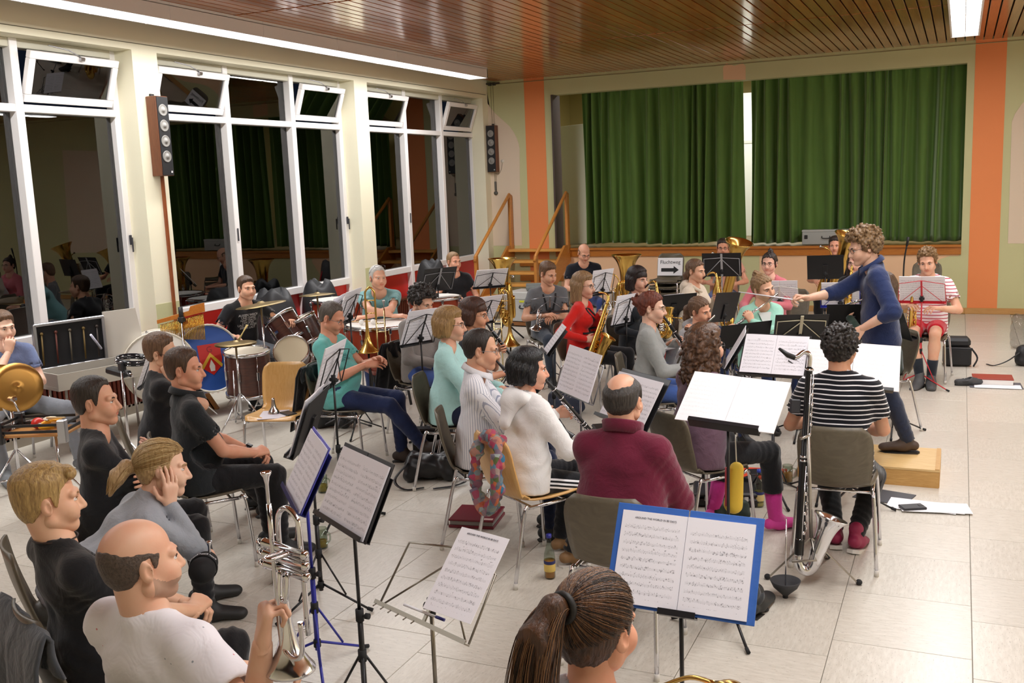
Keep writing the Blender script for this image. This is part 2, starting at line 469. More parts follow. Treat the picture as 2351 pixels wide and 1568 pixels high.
def window(n, y0, y1, mull, hoppers):
    win = thing('window_%d' % n, None, None); win['kind'] = 'structure'
    e = [y0]+mull+[y1]; W = .085
    for i, y in enumerate(e):
        c = y+(.03 if i == 0 else -.03 if i == len(e)-1 else 0)
        MB().box((XG+.02, c, (ZH+.16)/2), (.16 if 0 < i < len(e)-1 else .1, W, ZH-.16), ch=.006).obj('mullion', MW, win)
    for i in range(len(e)-1):
        a, b = e[i]+W/2, e[i+1]-W/2
        if i == 0: a += .03
        if i == len(e)-2: b -= .03
        MB().box((XG+.02, (a+b)/2, (ZT0+ZT1)/2), (.14, b-a, ZT1-ZT0), ch=.005).obj('transom', MW, win)
        MB().box((XG+.02, (a+b)/2, ZSILL-.045), (.13, b-a, .09), ch=.006).obj('sill_rail', MW, win)
        MB().box((XG+.02, (a+b)/2, ZH-.04), (.13, b-a, .08), ch=.005).obj('head_rail', M_HEAD, win)
        MB().box((XG+.0, (a+b)/2, .52), (.03, b-a, .78)).obj('red_panel', M_RED, win)
        MB().box((XG, (a+b)/2, (ZSILL+ZT0)/2), (.012, b-a, ZT0-ZSILL)).obj('pane', M_GLASS, win)
        if i in hoppers: sash(win, a-.02, b+.02)
        else: MB().box((XG, (a+b)/2, (ZT1+ZH-.08)/2), (.012, b-a, ZH-.08-ZT1)).obj('pane', M_GLASS, win)
        # gasket line and the handle
        if i != 1 or n == 0:
            h = MB().box((XG+.085, b+.035, 1.75), (.02, .025, .10), ch=.004).box((XG+.11, b+.03, 1.70), (.014, .018, .15), ch=.004)
            h.obj('handle', M_RUB, win)
    return win
window(4, -.58, 3.75, [.90, 2.32], (0, 2))
window(1, 4.13, 7.81, [5.40, 6.60], (0, 2))
window(2, 8.155, 11.83, [9.44, 10.69], (0, 2))
window(3, 12.16, 15.93, [13.52, 14.71], (0, 2))
# low radiators behind brown slats under the windows
for k, (a, b) in enumerate(((4.2, 7.7), (8.25, 11.7), (12.3, 15.0))):
    r = thing('radiator', ('brown slatted radiator cover under the window beside the drummer', 'brown slatted radiator cover under the windows behind the drum kit', 'brown slatted radiator cover under the windows next to the stage stairs')[k], 'radiator', (XG+.16, (a+b)/2, 0), 0, 'radiators under the windows')
    s_ = MB(); y = -(b-a)/2
    while y < (b-a)/2: s_.box((.06, y, .28), (.02, .03, .40)); y += .055
    q = s_.obj('slats', M_SLAT, r); q['kind'] = 'stuff'
    MB().box((0, 0, .5), (.15, b-a, .035), ch=.005).obj('shelf', M_SLAT, r)
    MB().box((0, 0, .05), (.14, b-a, .10)).obj('plinth', plain('#8c8274', .7), r)
    MB().box((-.03, 0, .28), (.05, b-a, .38)).obj('heater_core', plain('#2a1a16', .8), r)
# back wall with the stage opening
OX0, OX1, OZ1 = -6.38, .028, 3.62
wb = MB(); T = .22
for (a, b, c, d) in ((XG-.3, OX0, -.04, ZC+.05), (OX1, 8, -.04, ZC+.05), (OX0, OX1, OZ1, ZC+.05), (OX0, OX1, -.04, ZS-.06)):
    wb.box(((a+b)/2, YB+T/2, (c+d)/2), (b-a, T, d-c))
wbo = struct('wall_back', wb, M_GREEN)
def patch(name, poly, mat, lift=.002):
    m = MB(); m.prism([(p[0], p[1]) for p in poly], (0, YB-lift, 0), (1, 0, 0), (0, 0, 1), -lift*.0+ .0015 if False else .0018)
    return m.obj(name, mat, wbo)
def rectp(a, b, c, d): return [(a, c), (b, c), (b, d), (a, d)]
patch('orange_stripe', rectp(-6.88, -6.51, 0, ZC), M_ORANGE)
patch('orange_stripe', rectp(.131, .532, 0, ZC), M_ORANGE)
def wpx(pts): return [(p.x, p.z) for p in (aty(x, y, YB) for x, y in pts)]
cv = wpx([(1108.5, 213), (1114, 228), (1124, 244), (1135, 258), (1147, 269), (1158, 279), (1170, 290), (1180, 304), (1187, 318), (1191, 330), (1193, 341), (1194, 437)])
patch('pink_wave', [(-7.58, 1.08), (cv[-1][0], 1.08)]+cv[::-1]+[(-7.58, cv[0][1])], M_PINK)
ar = wpx([(1712, 183), (1712, 152), (1704, 143), (1696, 148), (1686, 151), (1676, 148), (1668, 145), (1660, 155), (1661, 183)])
patch('pink_emblem', [(p[0], max(p[1], 3.62)) for p in ar[::-1]][::-1][::-1], M_PEACH)
rc = wpx([(2314, 559), (2600, 559), (2600, 180), (2400, 205), (2365, 220), (2345, 240), (2330, 262), (2323, 280)])
patch('pink_wave', rc, M_PINK)
def wave(x0, x1, zt, fn, n=24): return [(x0+(x1-x0)*i/n, fn(i/n)) for i in range(n+1)]+[(x1, zt), (x0, zt)]
patch('peach_wave', wave(-6.3, -4.25, .88, lambda t: .05+.75*max(0, (t-.45)/.55)**2.5), M_PEACH)
patch('peach_wave', wave(-2.9, .0, .88, lambda t: min(.86, .28+.16*sin(3.0*pi*t+.6) if t < .7 else .28+.16*sin(3.0*pi*.7+.6)+(t-.7)*1.9)), M_PEACH)
M_SW = woodmat('#a65f1e', '#c07a30', (3, 40, 40), .3, .3)
o = struct('trim_1', MB().box(((OX0+OX1)/2, YB-.01, ZS-.02), (OX1-OX0, .12, .04), ch=.006).box(((OX0+OX1)/2, YB-.005, ZS-.095), (OX1-OX0, .06, .11), ch=.004), M_SW)
struct('baseboard_back', MB().box((4.2, YB-.012, .045), (8.2, .024, .09), ch=.004).box((-2.9, YB-.012, .045), (6.0, .024, .09), ch=.004), woodmat('#b98a4e', '#c99b62', (2, 30, 30)))
struct('trim_2', MB().tube([(XI, YB-.012, ZC-.05), (.0, YB-.012, ZC-.05), (8, YB-.012, ZC-.05)], .006, 5), plain('#a59d72', .7))
# stage box behind the opening
struct('floor_stage', MB().box((-3.2, YB+2.03, ZS-.03), (9, 4.0, .058)), woodmat('#6b5a3c', '#86714c', (2, 20, 20)))
sw = MB().box((-3.2, YB+4.0, 2.6), (9, .1, 3.4)).box((-7.6, YB+2.1, 2.6), (.1, 3.9, 3.4)).box((1.2, YB+2.1, 2.6), (.1, 3.9, 3.4)).box((-3.2, YB+2.1, 4.3), (9, 4, .1))
struct('wall_stage', sw, wallpaint('#b6a468', 'stage'))
struct('trim_3', MB().box((OX0+.012, YB+.14, (ZS+OZ1)/2), (.03, .34, OZ1-ZS)), plain('#4a3b34', .6))
area_lamp('stage_lamp', (-2.9, YB+1.3, 4.1), 5.0, .4, 170)
# pale panels standing on the stage
pn = thing('stage_flat', 'pale upright panel leaning on the stage left of the green curtain', 'panel', (-6.35, YB+.95, ZS))
MB().box((0, 0, 1.06), (.75, .04, 2.12), Matrix.Rotation(radians(-3), 3, 'Y'), ch=.004).obj('board', plain('#e9e6d2', .6), pn)
MB().box((-.385, 0, 1.06), (.02, .045, 2.12), Matrix.Rotation(radians(-3), 3, 'Y')).obj('edge_strip', plain('#cfcbb4', .6), pn)
bk = thing('stage_speaker', 'black loudspeaker hanging on the dim stage wall beside the pale panel', 'loudspeaker', (-7.35, YB+.75, 2.4))
MB().box((0, 0, 0), (.3, .28, .62), ch=.02).obj('cabinet', plain('#151515', .6), bk)
MB().lathe([(0, -.012), (.1, -.012), (.115, 0)], (0, -.14, -.1), (0, -1, 0)).obj('cone', plain('#262626', .5), bk)
bp = thing('white_partition', 'white partition seen through the gap between the green curtains', 'panel', (-3.4, YB+2.7, ZS))
MB().box((0, 0, 1.3), (1.6, .04, 2.6), ch=.003).obj('board', plain('#f4f1e4', .5), bp)
MB().box((0, -.024, 1.72), (1.6, .012, .05)).obj('rail', plain('#e2dfd2', .5), bp)
# curtains
def velvet():
    t = NT('green_velvet'); co = t.coord(scale=(3, 3, .5))
    b = srgb('#5f8038'); d = srgb('#476524')
    t.set(t.mix(t.noise(co, 2.5, 4), d, b), .8, 0.0); t.b.inputs['Sheen Weight'].default_value = .7; t.b.inputs['Sheen Roughness'].default_value = .35
    t.b.inputs['Sheen Tint'].default_value = (.75, .9, .6, 1)
    t.bump(t.noise(t.coord(), 300, 2), .1, .002); return t.m
M_VEL = velvet()
def curtain(label, x0, x1, seed):
    r = random.Random(seed); t = thing('stage_curtain', label, 'curtain', ((x0+x1)/2, YB+.30, ZS), 0, 'green stage curtains')
    ph = [0.]; n = 520; x = x0
    fr = [(r.uniform(.8, 1.35), r.uniform(0, 6.28)) for _ in range(6)]
    zb, ztp = .025, 2.72
    cx = (x0+x1)/2; P = []; acc = 0
    nv = 26
    # local fold wavelength wanders along the cloth
    wl_ = [.20+.065*sin(i*.021+fr[0][1])+.035*sin(i*.053+fr[1][1]) for i in range(n+1)]
    phs = np.cumsum([0]+[(x1-x0)/n*2*pi/wl_[i] for i in range(n)])
    amp = [.082+.034*sin(i*.033+fr[2][1])+.015*sin(i*.11+fr[3][1]) for i in range(n+1)]
    def fn(u, v):
        i = min(n, int(round(u*n))); z = zb+(ztp-zb)*v
        p = phs[i]; k = 1-v
        d1 = sin(p+.5*sin(2.2*k+i*.013)); d1 = (abs(d1)**.8)*(1 if d1 > 0 else -1)
        topf = .55*sin(2*p+fr[4][1])*max(0, (v-.7)/.3)**1.3      # tighter gathers at the rail
        sw_ = .05*k*sin(i*.02+fr[5][1])
        dy = amp[i]*(.65+.45*k)*d1+.03*topf+.35*sw_
        xx = x0+(x1-x0)*u-cx+.018*sin(p*.5+2.5*k)+(.02*k*sin(i*.008+seed))
        hem = (.035*(.5+.5*sin(i*.017+seed*2))) if v < .001 else 0
        return Vector((xx, dy, z+hem))
    c = MB().grid(fn, n, nv).obj('cloth', M_VEL, t)
    md = c.modifiers.new('thickness', 'SOLIDIFY'); md.thickness = .004
    MB().box((0, .0, 2.735), (x1-x0, .03, .03)).obj('rail', plain('#2b211a', .6), t)
    return t
curtain('green velvet stage curtain on the stair side of the gap', -5.95, -3.20, 3)
curtain('green velvet stage curtain behind the conductor, right of the gap', -3.085, .12, 5)
# ceiling lamps
def lampmat():
    t = NT('lamp_diffuser'); t.set((1.0, 1.0, 1.0), .4); t.b.inputs['Emission Color'].default_value = (1, .985, .98, 1); t.b.inputs['Emission Strength'].default_value = 2.6
    return t.m
M_LAMP = lampmat(); M_LB = plain('#efe9e8', .5); M_LRIB = plain('#ffffff', .5)
rows = ['the long row of tube lamps above the windows', 'the short row of tube lamps over the middle of the hall', 'tube lamps over the far side of the hall']
for i, x in enumerate(ROW_X):
    n = 10; y0, y1 = .6, 14.09; L = (y1-y0)/n
    for k in range(n):
        p = 'window-side' if i == 0 else 'mid-hall' if i == 1 else 'far-side'
        d = 'at the stage end' if k == n-1 else 'number %d counted from the stage end' % (n-k)
        t = thing('ceiling_lamp', 'white tube lamp of the %s ceiling row, %s' % (p, d if k == n-1 else ['', 'second', 'third', 'fourth', 'fifth', 'sixth', 'seventh', 'eighth', 'ninth', 'tenth'][n-k-1]+' from the stage end'), 'lamp', (x, y0+L*(k+.5), ZC), 0, rows[i])
        b = MB().box((0, 0, -.015), (.33, L-.004, .03)).box((-.155, 0, -.09), (.02, L-.004, .13)).box((.155, 0, -.09), (.02, L-.004, .13))
        if k == n-1: b.box((0, L/2-.012, -.09), (.33, .02, .14))
        b.obj('housing', M_LB, t)
        MB().box((0, 0, -.145), (.29, L-.012, .016)).obj('diffuser', M_LAMP, t)
        MB().box((0, -L/2+.01, -.156), (.29, .008, .008)).box((0, 0, -.156), (.008, L-.02, .008)).box((0, .03, -.156), (.29, .006, .008)).obj('louvre', M_LRIB, t)
# column loudspeakers
M_BROWN = woodmat('#5c3420', '#74452b', (30, 30, 3), .45); M_DRV = plain('#8c8984', .5); M_BLK = plain('#17171a', .55)
def column_speaker(label, loc, rz):
    t = thing('wall_loudspeaker', label, 'loudspeaker', loc, rz, 'column loudspeakers on the walls')
    MB().box((0, -.07, .40), (.17, .13, .80), ch=.004).obj('cabinet', M_BROWN, t)
    MB().box((0, -.137, .40), (.155, .008, .785)).obj('grille', M_BLK, t)
    for k in range(4):
        MB().lathe([(0, .012), (.018, .012), (.02, .006), (.05, .002), (.056, .006), (.06, 0)], (0, -.141, .66-.155*k), (0, -1, 0), 20).obj('driver', M_DRV, t)
    MB().box((.05, -.142, .04), (.02, .004, .02)).obj('badge', plain('#c9c9c9', .4), t)
    MB().box((0, -.01, .815), (.05, .02, .03)).obj('bracket', M_BLK, t)
    return t
p = atx(350, 405, XI); column_speaker('brown column loudspeaker with four pale drivers on the pillar between the windows', (XI, 8.02, p.z), radians(90))
p = aty(1118, 396, YB); column_speaker('dark column loudspeaker on the pink wall beside the stage', (XI+.095, YB, p.z), 0)
cd = MB().box((XI+.012, 8.06, 1.4), (.024, .03, 2.0)).obj('cable_duct', woodmat('#7a3a1c', '#94522c', (30, 30, 3))); tag(cd, 'brown cable duct running down the pillar below the loudspeaker', 'cable duct')
# rope pulleys of the corner
pl = thing('pulley', 'grey rope pulley hanging on the pink wall beside the loudspeaker', 'pulley', aty(1138, 430, YB-.022))
MB().box((0, 0, .02), (.035, .03, .16), ch=.005).lathe([(0, -.01), (.035, -.01), (.03, 0), (.035, .01), (0, .01)], (0, 0, -.1), (0, 1, 0), 14).obj('block', plain('#5c5a55', .5), pl)
q = aty(1128, 192, YB-.02)-Vector(pl.location); MB().tube([(-.01, 0, .1), (q.x-.02, 0, q.z)], .003, 5).tube([(.012, 0, .1), (q.x+.03, 0, q.z)], .003, 5).obj('rope', plain('#8f8672', .8), pl)
MB().box((q.x, -.0, q.z), (.3, .03, .02)).box((q.x-.03, 0, q.z-.01), (.05, .04, .05)).box((q.x+.05, 0, q.z-.01), (.05, .04, .05)).obj('bracket', plain('#3c372e', .6), pl)
sk = thing('wall_socket', 'small round socket with a thin wire on the pink wall', 'socket', aty(1154, 370, YB))
MB().lathe([(0, .012), (.03, .012), (.033, 0)], (0, 0, 0), (0, -1, 0), 16).obj('cover', plain('#d8cfc0', .5), sk)
q = aty(1136, 397, YB)-Vector(sk.location); MB().tube(smooth_path([(0, -.01, 0), (-.02, -.01, q.z*.6), (q.x*.5, -.01, q.z*1.1), (q.x, -.01, q.z)]), .003, 5).obj('wire', plain('#8a7f6e', .7), sk)
# stairs to the stage
st = thing('stage_stairs', 'orange-brown wooden stairs with handrails up to the stage', 'stairs', (-6.66, YB, 0))
M_ST = woodmat('#cf9244', '#e0ab5c', (3, 40, 40), .35, .2); M_STD = woodmat('#b97630', '#cd8a3e', (30, 3, 30), .4, .2)
SW = 1.02; NR = 6; RUN = .27
for k in range(NR):
    z = ZS-k*ZS/NR; y = -.13-k*RUN
    MB().box((0, y, z-.022), (SW, .29, .044), ch=.006).obj('tread', M_ST, st)
for sx in (-1, 1):
    x = sx*(SW/2+.02)
    m = MB(); m.prism([(-.0, ZS+.06), (-.0, ZS-.22), (-RUN*NR-.02, -.0), (-RUN*NR-.30, -.0), (-.26, ZS+.06)], (x-.02, 0, 0), (0, 1, 0), (0, 0, 1), .04)
    m.obj('stringer', M_STD, st)
    a = V(x, -.10, ZS+.95); b = V(x, -RUN*NR+.10, 1.02)
    MB().tube([b+V(0, -.05, -.09), b, a, a+V(0, .04, -.02), a+V(0, .05, -.1)], .028, 10).obj('handrail', M_STD, st)
    MB().box((x, -.08, ZS+.42), (.05, .10, 1.02), ch=.006).obj('post', M_STD, st)
    MB().box((x, -RUN*NR+.10, .52), (.05, .08, 1.0), ch=.006).obj('post', M_STD, st)
for k in range(3): MB().box((0, -.02-.0*k, .25+.26*k), (SW*.8, .02, .1)).obj('cross_rail', M_STD, st)
# ------------------------------------------------------------------ shapes grown from distance fields
def ndot(P, v): return P[0]*v[0]+P[1]*v[1]+P[2]*v[2]
class Vol:
    def __init__(s, lo, hi, res):
        s.res = res; s.lo = np.array(lo, np.float32); n = np.ceil((np.array(hi)-np.array(lo))/res).astype(int)+1
        s.n = n; s.d = np.full(n, 1.0, np.float32)
        s.ax = [(s.lo[i]+res*np.arange(n[i], dtype=np.float32)) for i in range(3)]
    def _sub(s, lo, hi):
        a = np.clip(np.floor((np.array(lo)-s.lo)/s.res).astype(int), 0, s.n); b = np.clip(np.ceil((np.array(hi)-s.lo)/s.res).astype(int)+1, 0, s.n)
        if (b <= a).any(): return None, None
        sl = tuple(slice(a[i], b[i]) for i in range(3))
        P = (s.ax[0][sl[0]][:, None, None], s.ax[1][sl[1]][None, :, None], s.ax[2][sl[2]][None, None, :])
        return sl, P
    def put(s, lo, hi, fn, k=.02, op='u'):
        m = k+2.5*s.res+.004
        sl, P = s._sub(np.array(lo)-m, np.array(hi)+m)
        if sl is None: return s
        e = fn(P).astype(np.float32); d = s.d[sl]
        e = np.broadcast_to(e, d.shape)
        if op == 'u':
            h = np.maximum(k-np.abs(d-e), 0)/max(k, 1e-6); s.d[sl] = np.minimum(d, e)-h*h*k*.25
        else:
            e = -e; h = np.maximum(k-np.abs(d-e), 0)/max(k, 1e-6); s.d[sl] = np.maximum(d, e)+h*h*k*.25
        return s
    def cone(s, a, b, ra, rb=None, k=.02, op='u', flat=None):
        rb = ra if rb is None else rb
        a = np.array(a, np.float32); b = np.array(b, np.float32); R = max(ra, rb); fc = 1.0
        if flat is not None:
            ax, fc = flat; ax = np.array(ax, np.float32)
        ab = b-a
        if flat is not None: ab = ab+ax*(ab@ax)*(1/fc-1)
        L = max(float(ab@ab), 1e-9)
        def fn(P):
            q = [P[i]-a[i] for i in range(3)]
            if flat is not None:
                c = ndot(q, ax)*(1/fc-1); q = [q[i]+ax[i]*c for i in range(3)]
            t = np.clip(ndot(q, ab)/L, 0, 1)
            d = np.sqrt(sum((q[i]-ab[i]*t)**2 for i in range(3)))-(ra+(rb-ra)*t)
            return d*(fc if fc < 1 else 1)**.6
        return s.put(np.minimum(a, b)-R, np.maximum(a, b)+R, fn, k, op)
    def ell(s, c, r, R=None, k=.02, op='u'):
        c = np.array(c, np.float32); r = np.array(r, np.float32)
        Rm = np.eye(3, dtype=np.float32) if R is None else np.array(R, np.float32)
        ext = np.sqrt(((Rm*r)**2).sum(1))
        def fn(P):
            q = [P[i]-c[i] for i in range(3)]
            l = [Rm[0][j]*q[0]+Rm[1][j]*q[1]+Rm[2][j]*q[2] for j in range(3)]
            k0 = np.sqrt(sum((l[j]/r[j])**2 for j in range(3)))+1e-6
            k1 = np.sqrt(sum((l[j]/(r[j]*r[j]))**2 for j in range(3)))+1e-6
            return k0*(k0-1)/k1
        return s.put(c-ext, c+ext, fn, k, op)
    def half(s, p, n):
        """cut away everything on the +n side of the plane through p"""
        p = np.array(p, np.float32); n = np.array(n, np.float32); n = n/np.linalg.norm(n)
        e = (s.ax[0][:, None, None]-p[0])*n[0]+(s.ax[1][None, :, None]-p[1])*n[1]+(s.ax[2][None, None, :]-p[2])*n[2]
        s.d = np.maximum(s.d, e.astype(np.float32)); return s
    def P(s): return (s.ax[0][:, None, None], s.ax[1][None, :, None], s.ax[2][None, None, :])
    def nets(s):
        d = s.d; n = d.shape
        d[0] = np.maximum(d[0], .01); d[-1] = np.maximum(d[-1], .01); d[:, 0] = np.maximum(d[:, 0], .01); d[:, -1] = np.maximum(d[:, -1], .01)
        d[:, :, 0] = np.maximum(d[:, :, 0], .01); d[:, :, -1] = np.maximum(d[:, :, -1], .01)
        ins = d < 0
        cnt = np.zeros(tuple(x-1 for x in n), np.int8)
        for i in (0, 1):
            for j in (0, 1):
                for k in (0, 1): cnt += ins[i:n[0]-1+i, j:n[1]-1+j, k:n[2]-1+k]
        act = (cnt > 0) & (cnt < 8); idx = np.argwhere(act)
        if not len(idx): return np.zeros((0, 3), np.float32), np.zeros((0, 4), np.int64)
        vid = np.full(act.shape, -1, np.int64); vid[act] = np.arange(len(idx))
        acc = np.zeros((len(idx), 3), np.float32); num = np.zeros(len(idx), np.float32)
        I = idx.T
        C = {}
        for i in (0, 1):
            for j in (0, 1):
                for k in (0, 1): C[i, j, k] = d[I[0]+i, I[1]+j, I[2]+k]
        for (a, b) in [((0,0,0),(1,0,0)),((0,1,0),(1,1,0)),((0,0,1),(1,0,1)),((0,1,1),(1,1,1)),((0,0,0),(0,1,0)),((1,0,0),(1,1,0)),((0,0,1),(0,1,1)),((1,0,1),(1,1,1)),((0,0,0),(0,0,1)),((1,0,0),(1,0,1)),((0,1,0),(0,1,1)),((1,1,0),(1,1,1))]:
            da, db = C[a], C[b]; cr = (da < 0) != (db < 0)
            t = np.where(cr, da/np.where(cr, da-db, 1), 0)
            pa = np.array(a, np.float32); pb = np.array(b, np.float32)
            acc += np.where(cr[:, None], pa+(pb-pa)*t[:, None], 0); num += cr
        v = (idx+acc/num[:, None])*s.res+s.lo
        F = []
        for ax in range(3):
            o = [1 if i == ax else 0 for i in range(3)]
            a_ = ins[tuple(slice(0, n[i]-o[i]) for i in range(3))]; b_ = ins[tuple(slice(o[i], n[i]) for i in range(3))]
            e = np.argwhere(a_ != b_); u, w_ = [(1, 2), (2, 0), (0, 1)][ax]
            ok = (e[:, u] > 0) & (e[:, w_] > 0) & (e[:, u] < n[u]-1) & (e[:, w_] < n[w_]-1); e = e[ok]
            sg = a_[tuple(e.T)]
            def q(du, dw):
                g = e.copy(); g[:, u] -= du; g[:, w_] -= dw; return vid[tuple(g.T)]
            Q = np.stack([q(1, 1), q(0, 1), q(0, 0), q(1, 0)], 1)
            Q[~sg] = Q[~sg][:, ::-1]; F.append(Q)
        F = np.concatenate(F); F = F[(F >= 0).all(1)]
        return v.astype(np.float32), F
def join_parts(parts):
    """[(v,f,mi)] -> v,f,mi"""
    V_, F_, M_ = [], [], []; b = 0
    for v, f, m in parts:
        V_.append(v); F_.append(f+b); M_.append(np.full(len(f), m, np.int32) if np.isscalar(m) else m); b += len(v)
    return np.concatenate(V_), np.concatenate(F_), np.concatenate(M_)
def npf(x): return np.array([float(x[0]), float(x[1]), float(x[2])], np.float32)
def smoothstep(a, b, x):
    t = np.clip((x-a)/(b-a), 0, 1); return t*t*(3-2*t)
# ------------------------------------------------------------------ people
M_EYEW = plain('#e9e4de', .3); M_IRIS = plain('#3d2a1e', .2); M_SHOE = {}
def lipmat(c):
    b = srgb(c); return plain('#%02x%02x%02x' % tuple(int(255*min(1, max(0, x))) for x in (int(c[1:3], 16)/255*.90, int(c[3:5], 16)/255*.70, int(c[5:7], 16)/255*.68)), .4)
def head_sdf(res, fem, jaw=1.0, fat=0.0, open_=0.0):
    v = Vol((-.105, -.135, -.17), (.105, .15, .15), res)
    v.ell((0, -.018, .036), (.074+fat*.3, .096, .086), k=0)
    v.ell((0, .020, -.028), (.061+fat, .070, .086), k=.02)
    jx = (.050 if not fem else .043)+fat
    v.cone((-jx, .0, -.060), (0, .066, -.096), .022+fat*.5, .020 if not fem else .017, k=.025); v.cone((jx, .0, -.060), (0, .066, -.096), .022+fat*.5, .020 if not fem else .017, k=.025)
    v.cone((-.03, .07, -.05), (.03, .07, -.05), .022+fat*.4, k=.02)
    v.ell((-.040-fat*.6, .052, -.030), (.026, .034, .03), k=.02); v.ell((.040+fat*.6, .052, -.030), (.026, .034, .03), k=.02)
    b = .012 if not fem else .008
    v.cone((-.046, .070, .020), (-.012, .085, .019), b, b, k=.012); v.cone((.046, .070, .020), (.012, .085, .019), b, b, k=.012)
    for sx in (-1, 1):
        v.ell((sx*.031, .094, .0), (.0165, .014, .0105), k=.010, op='s')
    v.cone((0, .084, .012), (0, .108, -.034), .009, .0125, k=.012)
    for sx in (-1, 1): v.cone((sx*.009, .098, -.038), (sx*.013, .090, -.036), .0085, .008, k=.006)
    v.ell((0, .085, -.068), (.025, .0105, .0075), k=.006)
    v.ell((0, .084, -.0575), (.024, .0100, .006), k=.005)
    v.ell((0, .096, -.0628-.002*open_), (.02, .004, .0016+.005*open_), k=.003, op='s')
    for sx in (-1, 1):     # ears
        R = np.array(Matrix.Rotation(radians(-22*sx), 3, 'Z') @ Matrix.Rotation(radians(10), 3, 'X'))
        v.ell((sx*(.079+fat*.4), -.014, -.006), (.0085, .019, .032), R, k=.006)
        v.ell((sx*(.088+fat*.4), -.008, -.004), (.007, .010, .017), R, k=.004, op='s')
    return v
def samp(v, P):
    """trilinear-ish nearest sample of a field"""
    q = np.clip(np.round((np.asarray(P)-v.lo)/v.res).astype(int), 0, v.n-1); return v.d[q[:, 0], q[:, 1], q[:, 2]]
HEADC = {}
def get_head(res, fem, fat, open_):
    k = (res, fem, fat, open_)
    if k not in HEADC:
        v = head_sdf(res, fem, 1, fat, open_); HEADC[k] = (v, v.d.copy())
    return HEADC[k]
ZL = ([-.13, -.075, -.05, -.032, -.018, .0, .012, .022, .034, .05, .07, .09, .12], [-.068, -.066, -.055, -.02, .022, .026, -.012, -.016, .045, .062, .076, .080, .085])
